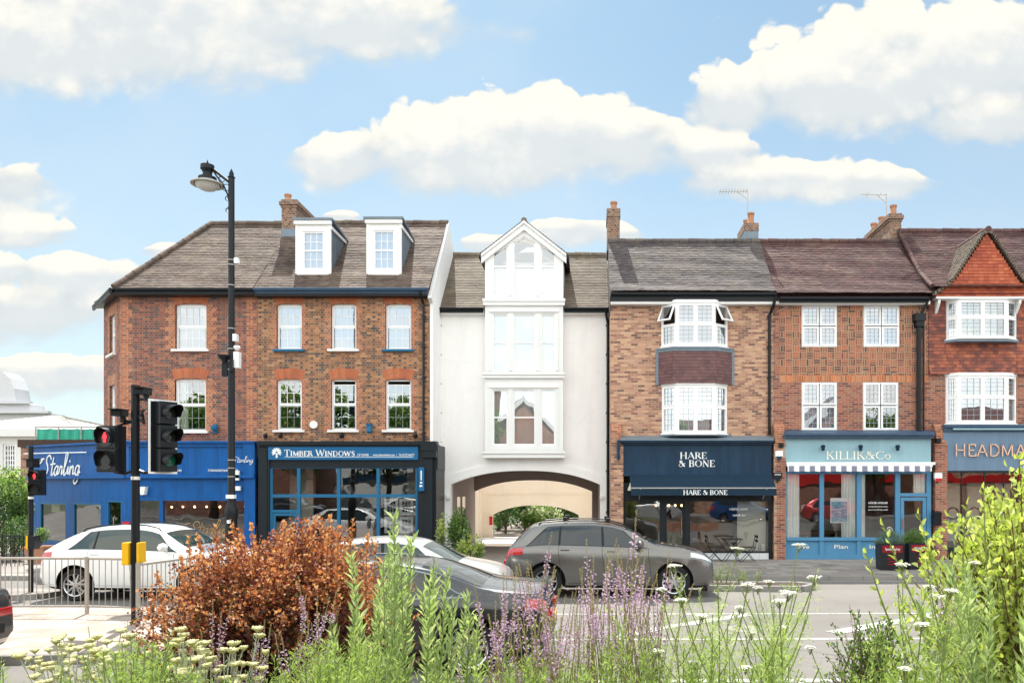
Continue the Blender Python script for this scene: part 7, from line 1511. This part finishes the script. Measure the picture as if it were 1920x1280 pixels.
cx,cy=at(512,6.1); plant('copper_shrub','copper orange shrub with gold tips in front of the signal post and black saloon','shrub',[('stem',st,M_stb),('foliage',A,M_cop),('tip_foliage',B,M_cop2),('inner_foliage',C_,M_copd)],(cx,cy,BZ))
# a few long shoots above the dome
random.seed(5)
def shoot(n,h,ls,shape,m_top,lw=.6,seed=1,up=.8,start=.2,taper=.6,stm=None,r0=.006):
    random.seed(seed); st=MB(); A=MB(); end=Vector((rnd(-.08,.08),rnd(-.08,.08),h)); pts=bez(Vector(),Vector((rnd(-.05,.05),rnd(-.05,.05),h*.5)),end); st.tube(pts,[r0*(1.2-t/9) for t in range(9)],4,caps=False)
    for k in range(n):
        t=start+(1-start)*k/n; j=min(int(t*8),7); p=pts[j].lerp(pts[j+1],t*8-j); a=k*2.4; o=Vector((math.cos(a),math.sin(a),0)); d=Vector((0,0,up))+o*(1-.5*t)+rv()*.25; l=ls*(1-taper*t)*rnd(.8,1.15); leaf(A,p,d,l,l*lw,.2,shape)
    return st,A
sh=[]
for i in range(3): st,A=shoot(46,1.0,.055,'lobed',None,.8,seed=20+i,start=.35,taper=.3); sh.append(plant('copper_shoot','long gold tipped shoot rising from the copper shrub','shrub shoot',[('stem',st,M_stb),('foliage',A,M_cop2)],group='shoots of the copper shrub'))
cop_sp=[(600,5.8,965),(612,6.2,985),(520,5.9,995),(372,6.0,1005),(395,6.2,1020),(470,6.1,1000),(660,6.0,1010),(560,6.1,990),(700,6.0,1020),(300,6.0,1095),(440,5.8,1012),(330,5.8,1075),(635,5.7,985),(415,5.9,985),(455,6.2,975),(545,5.9,975),(575,6.0,968),(685,5.8,1000),(350,6.,1040),(312,5.9,1070),(715,5.9,1050),(490,6.1,980),(650,6.1,975),(385,6.,1000)]
for i,(px,D,py) in enumerate(cop_sp):
    x,y=at(px,D); z=CH+(YH-py)*D/F-1.0
    if i<3: sh[i].location=(x,y,z)
    else: put(sh[i%3],x,y,z)
# lime shrub at right
def env_lim(a,h): th=h*math.pi*.5; return .74*math.cos(th)**.5*(1+.1*math.sin(3*a)), (1.86+.1*math.sin(2*a))*math.sin(th)**.9+.05
st,A,B,C_=shrub(env_lim,300,40,.056,'oval',31,lw=.56,spread=.06,tipfrac=.7,upb=.8)
x,y=at(1925,4.2); plant('lime_shrub','lime yellow shrub with oval leaves in front of the slate blue shop','shrub',[('stem',st,M_stb),('foliage',A,M_lime),('tip_foliage',B,M_lime),('inner_foliage',C_,M_fea)],(x,y,BZ))
ls=[]
for i in range(2): st,A=shoot(16,.62,.06,'oval',None,.5,seed=40+i,start=.2,taper=.25); ls.append(plant('lime_shoot','thin upright shoot with sparse lime leaves above the lime shrub','shrub shoot',[('stem',st,M_stem),('foliage',A,M_lime)],group='shoots of the lime shrub'))
for i,(px,D,py) in enumerate([(1858,4.0,905),(1815,4.1,935),(1778,4.1,948),(1835,4.2,985),(1890,4.0,940),(1745,4.0,960),(1705,4.0,1010),(1770,4.0,1000),(1725,3.9,1070),(1800,3.9,1010),(1905,4.1,950)]):
    x,y=at(px,D); z=CH+(YH-py)*D/F-.62
    if i<2: ls[i].location=(x,y,z)
    else: put(ls[i%2],x,y,z).rotation_euler=(rnd(-.25,.25),-.35 if px<1760 else rnd(-.2,.2),rnd(-.5,.5))
# grey willow-leaved stems
wl_=[]
for i in range(4): st,A=shoot(110,1.5,.115,'lance',None,.25,seed=50+i,start=.28,taper=.35,up=.95); wl_.append(plant('willow_leaf_stem','upright grey green stem with narrow leaves in front of the black saloon','plant',[('stem',st,M_stem),('foliage',A,M_wil)],group='grey green stems before the black saloon'))
random.seed(60)
WP=[(737,4.4,968),(752,4.6,1010),(700,4.5,1035),(722,4.3,1050),(775,4.4,1030),(800,4.5,1060),(765,4.7,1045),(690,4.6,1090),(740,4.2,1060),(812,4.3,1075),(845,4.5,1120),(860,4.4,1150),(665,4.2,1150),(780,4.2,1085),(828,4.6,1105),(680,4.4,1120),(880,4.4,1160),(645,3.9,1190),(835,4.2,1135)]
for i,(px,D,py) in enumerate(WP):
    x,y=at(px,D); z=CH+(YH-py)*D/F-1.5
    c=wl_[i] if i<4 else put(wl_[i%4],x,y,z); c.location=(x,y,z); c.rotation_euler=(rnd(-.06,.06),rnd(-.06,.06),rnd(0,6))
GW='grey green narrow leaved stem in front of the lime shrub'
for i,px in enumerate([1905,1870,1840,1895,1815,1860,1925,1830,1885,1790,1910,1850]):
    D=3.3+.12*(i%3); py=[1060,1090,1130,1045,1150,1120,1040,1100,1075,1170,1100,1060][i]; x,y=at(px,D); c=put(wl_[i%4],x,y,CH+(YH-py)*D/F-1.5,label=GW,group='grey green stems before the lime shrub'); c.rotation_euler=(rnd(-.12,.12),rnd(-.12,.12),rnd(0,6))
# purple toadflax
def toadflax(seed,h=1.2,n=6,dense=1.):
    random.seed(seed); st=MB(); fl=MB(); lf=MB(); sd=MB()
    for k in range(n):
        b=Vector((rnd(-.04,.04),rnd(-.04,.04),0)); hh=h*rnd(.72,1.0); e=b+Vector((rnd(-.14,.14),rnd(-.12,.12),hh)); pts=bez(b,b+Vector((0,0,hh*.5)),e,8); st.tube(pts,[.0028]*6+[.0022,.0018,.001],4,caps=False)
        fz0=rnd(.70,.82); fl_end=rnd(.87,.93)
        for i in range(int(20*dense)):
            t=fz0+(fl_end-fz0)*i/(20*dense); j=min(int(t*8),7); p=pts[j].lerp(pts[j+1],t*8-j); a=i*2.4; d=Vector((math.cos(a),math.sin(a),.5)); p=p+d*.006
            for q in range(2): leaf(fl,p+rv()*.004,d+rv()*.5,rnd(.009,.015),.009,.3,'oval')
        for i in range(26):
            t=fl_end+(1-fl_end)*i/26; j=min(int(t*8),7); p=pts[j].lerp(pts[j+1],t*8-j); a=i*2.4; leaf(sd,p,Vector((math.cos(a),math.sin(a),1.2)),.009,.005,.3,'lance')
        for i in range(14):
            t=.2+.55*i/14; j=min(int(t*8),7); p=pts[j].lerp(pts[j+1],t*8-j); a=i*2.4; leaf(lf,p,Vector((math.cos(a),math.sin(a),1.3)),.04,.005,.1,'lance')
    return st,fl,lf,sd
tf=[]
for i in range(4):
    st,fl,lf,sd=toadflax(70+i); tf.append(plant('toadflax','slender purple flower spikes in front of the grey SUV','flower',[('stem',st,M_seed),('flower_spike',fl,M_pur),('foliage',lf,M_cos),('seed_tip',sd,M_seed)],group='purple toadflax before the grey SUV'))
random.seed(81); k=0
TP=[(1160,3.6,985),(1110,3.9,1030),(1145,4.0,1050),(1175,3.8,1035),(1205,4.0,1040),(1225,3.9,1060),(1190,4.2,1070),(1130,3.7,1075),(1085,4.0,1080),(1060,3.8,1095),(1040,4.2,1090),(1022,4.0,1105),(1000,3.8,1115),(975,4.2,1090),(955,4.0,1085),(938,3.9,1080),(1215,3.8,1090),(1160,4.0,1090),(1100,4.2,1110),(1070,3.9,1130),(990,4.0,1035),(910,4.2,1130),(1030,3.7,1150),(1150,3.8,1140),(1240,4.0,1110),(880,4.1,1180),(1010,4.2,1180)]
for (px,D,py) in TP:
    x,y=at(px,D); z=CH+(YH-py)*D/F-1.12; c=tf[k] if k<4 else put(tf[k%4],x,y,z,s=rnd(.92,1.08)); c.location=(x,y,z); c.rotation_euler=(rnd(-.08,.08),rnd(-.08,.08),rnd(0,6)); k+=1
for (px,D,py) in [(585,4.2,1070),(555,4.2,1115),(600,4.3,1140),(475,4.4,1165),(240,4.6,1160),(195,4.6,1165),(400,4.6,1120),(470,4.2,1210)]:
    x,y=at(px,D); c=put(tf[k%4],x,y,CH+(YH-py)*D/F-1.2*.9,s=.9,label='slender purple flower spikes at the left, before the copper shrub and crossing island',group='purple toadflax before the copper shrub'); k+=1
for (px,D,py) in [(1300,4.,1150),(1620,4.0,1130),(1640,4.1,1160),(1765,3.6,1080),(1780,3.6,1200),(1590,4.,1190)]:
    x,y=at(px,D); c=put(tf[k%4],x,y,CH+(YH-py)*D/F-1.2*.8,s=.8,label='thin purple flower spikes scattered over the open road at the right',group='purple toadflax before the open road'); k+=1
# white umbels on fine green stems
def umbel(seed,h=1.35):
    random.seed(seed); st=MB(); wf=MB(); lf=MB()
    pts=bez(Vector(),Vector((rnd(-.05,.05),0,h*.5)),Vector((rnd(-.1,.1),rnd(-.1,.1),h*.8)),8); st.tube(pts,[.006-.0004*i for i in range(9)],5,caps=False)
    def head(p,r):
        for i in range(34): 
            a=rnd(0,6.28); q=r*math.sqrt(rnd(0,1)); c=p+Vector((q*math.cos(a),q*math.sin(a),.004*rnd(-1,1)-.2*q*q)); 
            if i%3==0: st.tube([p-Vector((0,0,.035)),c-Vector((0,0,.003))],.0009,3,caps=False)
            leaf(wf,c,Vector((math.cos(a),math.sin(a),.1)),.014,.012,.1,'oval',up=Vector((0,0,1)))
            leaf(wf,c+Vector((0,0,.003)),Vector((-math.cos(a),math.sin(a),.1)),.012,.012,.1,'oval',up=Vector((0,0,1)))
    for k in range(8):
        t=.5+.5*k/7; j=min(int(t*8),7); p=pts[j].lerp(pts[j+1],t*8-j); a=k*2.4+rnd(-.4,.4); e=p+Vector((math.cos(a)*.16,math.sin(a)*.16,h*rnd(.18,.3))); b=bez(p,p+Vector((math.cos(a)*.09,math.sin(a)*.09,.08)),e,6); st.tube(b,.0028,4,caps=False)
        if rnd(0,1)<.3: head(e,rnd(.014,.028))
        else:
            for _ in range(26): leaf(lf,e-Vector((0,0,rnd(0,.16)))+rv()*.015,rv()+Vector((0,0,1.)),rnd(.02,.045),.003,0,'lance')
        for q in b[1:5]:
            for _ in range(20): leaf(lf,q+rv()*.02,rv()+Vector((0,0,.8)),rnd(.025,.05),.0028,0,'lance')
    for i in range(300):
        t=rnd(.05,.95); j=min(int(t*8),7); p=pts[j].lerp(pts[j+1],t*8-j); a=rnd(0,6.28); d=Vector((math.cos(a),math.sin(a),rnd(.2,1.))); b=p+d*rnd(.01,.07)
        leaf(lf,b,d+rv()*.6,rnd(.03,.06),.0035,0,'lance'); leaf(lf,b,d+rv()*.9,rnd(.02,.05),.0035,0,'lance')
    return st,wf,lf
um=[]
for i in range(3): st,wf,lf=umbel(90+i); um.append(plant('umbel_plant','fine green plant with flat white flower heads over the road beside the grey SUV','flower',[('stem',st,M_stem),('flower_head',wf,M_wfl),('foliage',lf,M_cos)],group='white umbels before the open road'))
random.seed(95)
for i,(px,D,py) in enumerate([(1300,3.5,1085),(1345,3.7,1080),(1365,3.4,1092),(1400,3.6,1085),(1455,3.6,1078),(1480,3.4,1085),(1425,3.8,1100),(1275,3.7,1120),(1680,3.3,1065),(1730,3.2,1040),(1440,3.3,1150),(1700,3.3,1120),(1555,3.6,1215)]):
    x,y=at(px,D); z=CH+(YH-py)*D/F-1.35; c=um[i] if i<3 else put(um[i%3],x,y,z); c.location=(x,y,z); c.rotation_euler=(rnd(-.06,.06),rnd(-.06,.06),rnd(0,6))
    if px>1640: c['label']='fine green plant with flat white flower heads left of the lime shrub'; c['group']='white umbels before the lime shrub'
# feathery bright green plumes
def plume(seed,h=1.0):
    random.seed(seed); st=MB(); lf=MB()
    for k in range(7):
        b=Vector((rnd(-.06,.06),rnd(-.06,.06),0)); hh=h*rnd(.7,1); e=b+Vector((rnd(-.12,.12),rnd(-.12,.12),hh)); pts=bez(b,b+Vector((0,0,hh*.5)),e,8); st.tube(pts,.0025,4,caps=False)
        for i in range(150):
            t=rnd(.25,1.)**.8; j=min(int(t*8),7); p=pts[j].lerp(pts[j+1],t*8-j); a=rnd(0,6.28); w_=.055*(1.15-t)+.008; d=Vector((math.cos(a),math.sin(a),rnd(.5,1.4))); q=p+Vector((math.cos(a),math.sin(a),.6))*w_*rnd(0,.7)
            leaf(lf,q,d+rv()*.3,rnd(.02,.04),.0045,0,'lance')
    return st,lf
pl_=[]
for i in range(4): st,lf=plume(100+i); pl_.append(plant('feathery_plant','bright green feathery plume along the bottom of the picture','plant',[('stem',st,M_stem),('foliage',lf,M_fea)],group='feathery plumes along the bottom'))
random.seed(111); P_=[]
for (a,b,t0,t1,n) in ((195,330,1165,1240,11),(330,470,1235,1275,5),(530,690,1150,1230,13),(690,880,1235,1275,5),(935,1060,1185,1245,7),(1060,1260,1160,1245,10),(0,190,1225,1275,7),(1260,1400,1200,1270,8),(1560,1920,1210,1275,12)):
    for i in range(n): P_.append((a+(b-a)*(i+.5)/n+rnd(-8,8),rnd(3.0,4.0),rnd(t0,t1)))
for i,(px,D,py) in enumerate(P_):
    x,y=at(px,D); z=CH+(YH-py)*D/F-1.0; c=pl_[i] if i<4 else put(pl_[i%4],x,y,z); c.location=(x,y,z); c.rotation_euler=(rnd(-.1,.1),rnd(-.1,.1),rnd(0,6))
# pale yellow flat heads on silver stems
def yarrow(seed,h=1.0):
    random.seed(seed); st=MB(); fl=MB(); lf=MB()
    for k in range(9):
        b=Vector((rnd(-.07,.07),rnd(-.07,.07),0)); hh=h*rnd(.7,1.); e=b+Vector((rnd(-.16,.16),rnd(-.14,.14),hh)); pts=bez(b,b+Vector((0,0,hh*.5)),e,6); st.tube(pts,.0028,4,caps=False); r=rnd(.018,.032)
        fl.lathe([(.001,-.02),(r*.5,-.010),(r,.0),(r*.9,.006),(.001,.010)],e,9)
        for i in range(22): a=rnd(0,6.28); q=r*math.sqrt(rnd(0,1)); fl.ball(e+Vector((q*math.cos(a),q*math.sin(a),.007)),.0045,3,1)
        for i in range(40):
            t=rnd(.2,.95); j=min(int(t*6),5); p=pts[j].lerp(pts[j+1],t*6-j); a=rnd(0,6.28); leaf(lf,p,Vector((math.cos(a),math.sin(a),1.6)),rnd(.02,.045),.004,0,'lance')
    return st,fl,lf
ya_=[]
for i in range(3): st,fl,lf=yarrow(120+i); ya_.append(plant('yarrow','silver stemmed plant with flat pale yellow heads at the lower left','flower',[('stem',st,M_sil),('flower_head',fl,M_yfl),('foliage',lf,M_sil)],group='pale yellow yarrow at the lower left'))
random.seed(131); P_=[(rnd(60,470),rnd(3.6,4.6),rnd(1165,1235)) for _ in range(6)]+[(rnd(330,440),rnd(3.8,4.3),rnd(1165,1205)) for _ in range(7)]+[(rnd(90,190),rnd(4,4.6),rnd(1185,1230)) for _ in range(5)]
for i,(px,D,py) in enumerate(P_):
    x,y=at(px,D); z=CH+(YH-py)*D/F-1.0; c=ya_[i] if i<3 else put(ya_[i%3],x,y,z); c.location=(x,y,z); c.rotation_euler=(rnd(-.1,.1),rnd(-.1,.1),rnd(0,6))
# small dark box-like bush
def env_box(a,h): th=h*math.pi*.5; return .27*math.cos(th)**.5,.72*math.sin(th)**.8+.04*math.sin(3*a)
st,A,B,C_=shrub(env_box,95,40,.022,'oval',141,lw=.55,spread=.03,stemr=.003,upb=1.1)
for (px,D,py,lb) in ((1640,3.9,1175,'small leaved green bush at the bottom with lavender spikes, left of the lime shrub'),):
    x,y=at(px,D); plant('small_bush',lb,'bush',[('stem',st,M_stb),('foliage',A,M_mid),('tip_foliage',B,M_fea),('inner_foliage',C_,M_dkg)],(x,y,CH+(YH-py)*D/F-.72))
for i in range(5): st,A=shoot(34,.5,.035,'oval',None,.5,seed=150+i,start=.1,taper=.3); x,y=at([1600,1605,1655,1575,1690][i],3.8); plant('box_shoot','leafy green shoot rising above the small bush','bush shoot',[('stem',st,M_stb),('foliage',A,M_mid)],(x,y,CH+(YH-[1145,1165,1190,1180,1175][i])*3.8/F-.5),group='shoots of the small bush')
# ground cover low in the bed
random.seed(161); mb=MB()
for i in range(9000):
    x=rnd(-6.5,4.5); y=yD(rnd(2.6,7.1)); leaf(mb,Vector((x,y,BZ+rnd(0,.18))),rv()+Vector((0,0,.9)),rnd(.05,.12),.012,.1,'lance')
o=mb.build('ground_cover',M_wil,None); tag(o,'low green and grey leaves covering the soil of the bed','ground cover',kind='stuff')
# ---- trees, hedges and shop plants
def blob(name,label,cat,loc,rx,ry,rz_,n,ls,mats,seed,trunk=0.,shape='oval',group=None,lumps=9,zoff=0):
    random.seed(seed); A=MB(); B=MB(); C_=MB(); tr=MB(); cs=[(Vector((0,0,rz_*.6)),.62)]
    for i in range(lumps): a=rnd(0,6.28); e=rnd(-.2,1.); cs.append((Vector((rx*.6*math.cos(a)*math.cos(e),ry*.6*math.sin(a)*math.cos(e),rz_*(.55+.42*math.sin(e)))),rnd(.28,.5)))
    for i in range(n):
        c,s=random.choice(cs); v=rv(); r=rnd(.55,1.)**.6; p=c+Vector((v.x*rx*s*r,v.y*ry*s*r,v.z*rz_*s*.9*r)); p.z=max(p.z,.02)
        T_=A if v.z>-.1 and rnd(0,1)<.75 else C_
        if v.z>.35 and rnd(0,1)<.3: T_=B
        leaf(T_,p+Vector((0,0,trunk)),v*.6+rv()*.8,ls*rnd(.6,1.2),ls*.5,rnd(.1,.3),shape)
    if trunk or True:
        tr.tube([(0,0,0),(0.02,0,trunk+rz_*.2),(.0,.03,trunk+rz_*.7)],[max(.02,rx*.07),max(.015,rx*.05),.01],7)
        for i in range(6): a=rnd(0,6.28); tr.tube([(0,0,trunk*.8+rz_*.1),(rx*.3*math.cos(a),ry*.3*math.sin(a),trunk+rz_*.45),(rx*.55*math.cos(a),ry*.55*math.sin(a),trunk+rz_*rnd(.6,.8))],[max(.012,rx*.035),.012,.006],5)
    return plant(name,label,cat,[('trunk' if trunk else 'stem',tr,M_bark),('crown' if trunk else 'foliage',A,mats[0]),('sunlit_tone_foliage',B,mats[1]),('inner_foliage',C_,mats[2])],loc,group)  # sunlit tops and shaded undersides put into leaf colour; pale bushes carry blossom
def at3(px,py,D): return ((px-XV)*D/F,yD(D),CH+(YH-py)*D/F)
G3=(M_mid,M_fea,M_dkg)
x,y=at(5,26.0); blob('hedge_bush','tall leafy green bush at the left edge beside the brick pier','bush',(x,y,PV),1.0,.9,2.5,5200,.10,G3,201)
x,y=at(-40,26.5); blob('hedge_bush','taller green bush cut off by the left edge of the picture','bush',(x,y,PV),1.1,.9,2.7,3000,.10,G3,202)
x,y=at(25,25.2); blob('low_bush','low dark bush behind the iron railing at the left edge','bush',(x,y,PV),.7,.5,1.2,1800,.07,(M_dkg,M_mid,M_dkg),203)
# yucca
random.seed(210); q=MB(); st=MB(); c=Vector((0,0,1.9)); st.tube([(0,0,0),(0,0,1.9)],[.1,.07],8)
for i in range(90): v=rv(); v.z=abs(v.z)*.9-.1; leaf(q,c,v,rnd(.5,.8),.05,.2,'lance')
x,y=at(20,30.); plant('yucca','spiky yellow green yucca in front of the pale house','plant',[('trunk',st,M_bark),('leaves',q,M_lime)],(x,y,.7))
x,y=at(862,24.3); blob('leafy_bush','glossy green bush at the left pier of the archway','bush',(x,y,PV),.42,.4,1.25,1500,.09,(M_mid,M_fea,M_dkg),211)
x,y=at(882,23.3); blob('golden_bush','golden leaved low bush spilling out before the archway','bush',(x,y,PV),.45,.35,.75,1100,.07,(M_lime,M_lime,M_mid),212)
x,y=at(832,24.); blob('wispy_bush','small pale green bush with thin shoots beside the showroom corner','bush',(x,y,PV),.25,.25,1.35,500,.07,(M_lime,M_lime,M_mid),213)
# beyond the arch
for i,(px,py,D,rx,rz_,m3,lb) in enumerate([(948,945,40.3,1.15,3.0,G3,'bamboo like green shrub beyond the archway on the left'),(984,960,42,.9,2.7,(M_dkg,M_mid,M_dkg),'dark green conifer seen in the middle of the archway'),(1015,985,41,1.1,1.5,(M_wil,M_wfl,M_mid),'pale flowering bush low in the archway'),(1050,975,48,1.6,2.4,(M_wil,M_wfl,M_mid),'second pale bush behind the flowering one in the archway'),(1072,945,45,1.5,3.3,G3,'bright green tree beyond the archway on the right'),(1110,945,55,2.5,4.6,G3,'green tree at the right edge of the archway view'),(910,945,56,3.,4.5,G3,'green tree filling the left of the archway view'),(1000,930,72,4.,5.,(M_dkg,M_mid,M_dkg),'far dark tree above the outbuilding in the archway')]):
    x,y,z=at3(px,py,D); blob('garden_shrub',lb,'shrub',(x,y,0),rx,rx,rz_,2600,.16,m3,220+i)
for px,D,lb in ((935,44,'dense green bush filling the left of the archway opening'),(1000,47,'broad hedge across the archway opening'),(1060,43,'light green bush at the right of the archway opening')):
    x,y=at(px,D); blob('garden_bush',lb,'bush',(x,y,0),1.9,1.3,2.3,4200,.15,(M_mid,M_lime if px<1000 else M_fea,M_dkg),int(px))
# planter bushes, weeds, pot plant
for (x,y),lb,s in ((PB[0],'rounded lavender bush in the left planter of the pair',1.),(PB[1],'rounded green bush in the right planter of the pair',1.)):
    random.seed(int(x*10)); q=MB()
    for i in range(1500): v=rv(); v.z=abs(v.z); p=Vector((v.x*.40,v.y*.36,v.z*.42))*rnd(.5,1); leaf(q,p,v+Vector((0,0,.8)),rnd(.05,.09),.012,.1,'lance')
    plant('planter_bush',lb,'bush',[('foliage',q,M_lav if s and lb[8]=='l' else M_mid)],(x,y,PV+.70))
x,y=POT; blob('pot_plant','small leafy plant growing in the terracotta pot','plant',(x,y,PV+.5),.28,.28,.45,500,.07,G3,231)
WD='small weed tuft on the planted kerb island'
for i,px in enumerate((1362,1395,1352,1385,1420,1345)):
    random.seed(240+i); q=MB(); st=MB()
    for k in range(7):
        e=Vector((rnd(-.15,.15),rnd(-.1,.1),rnd(.15,.5))); st.tube([(0,0,0),e],.004,4)
        for j in range(22): leaf(q,e*rnd(.2,1),rv()+Vector((0,0,.5)),rnd(.02,.05),.012,.1,'oval')
    x,y=at(px,19.2); plant('weed',WD,'weed',[('stem',st,M_stem),('foliage',q,M_wil)],(x,y,.13),group='weeds on the kerb island')
# trees across the road, behind the photographer: mirrored green in the middle windows
for i,(x,y,h,rx) in enumerate([(-31,-D0-14,8,4.5),(-24,-D0-15,9,4.5),(-17,-D0-16,8.5,4.2),(-11,-D0-14,9.,4.),(6.,-D0-17,7.5,2.6),(24,-D0-15,8,3.5)]):
    blob('street_tree',['broad green street tree mirrored in the restaurant side windows','broad street tree mirrored left of the showroom windows','street tree mirrored in the middle showroom windows','street tree mirrored in the right showroom windows','small street tree mirrored in the navy shop bay','street tree mirrored in the gabled shop bay'][i],'tree',(x,y,.1),rx,rx,h*.75,8000,.38,G3,260+i,trunk=h*.3)
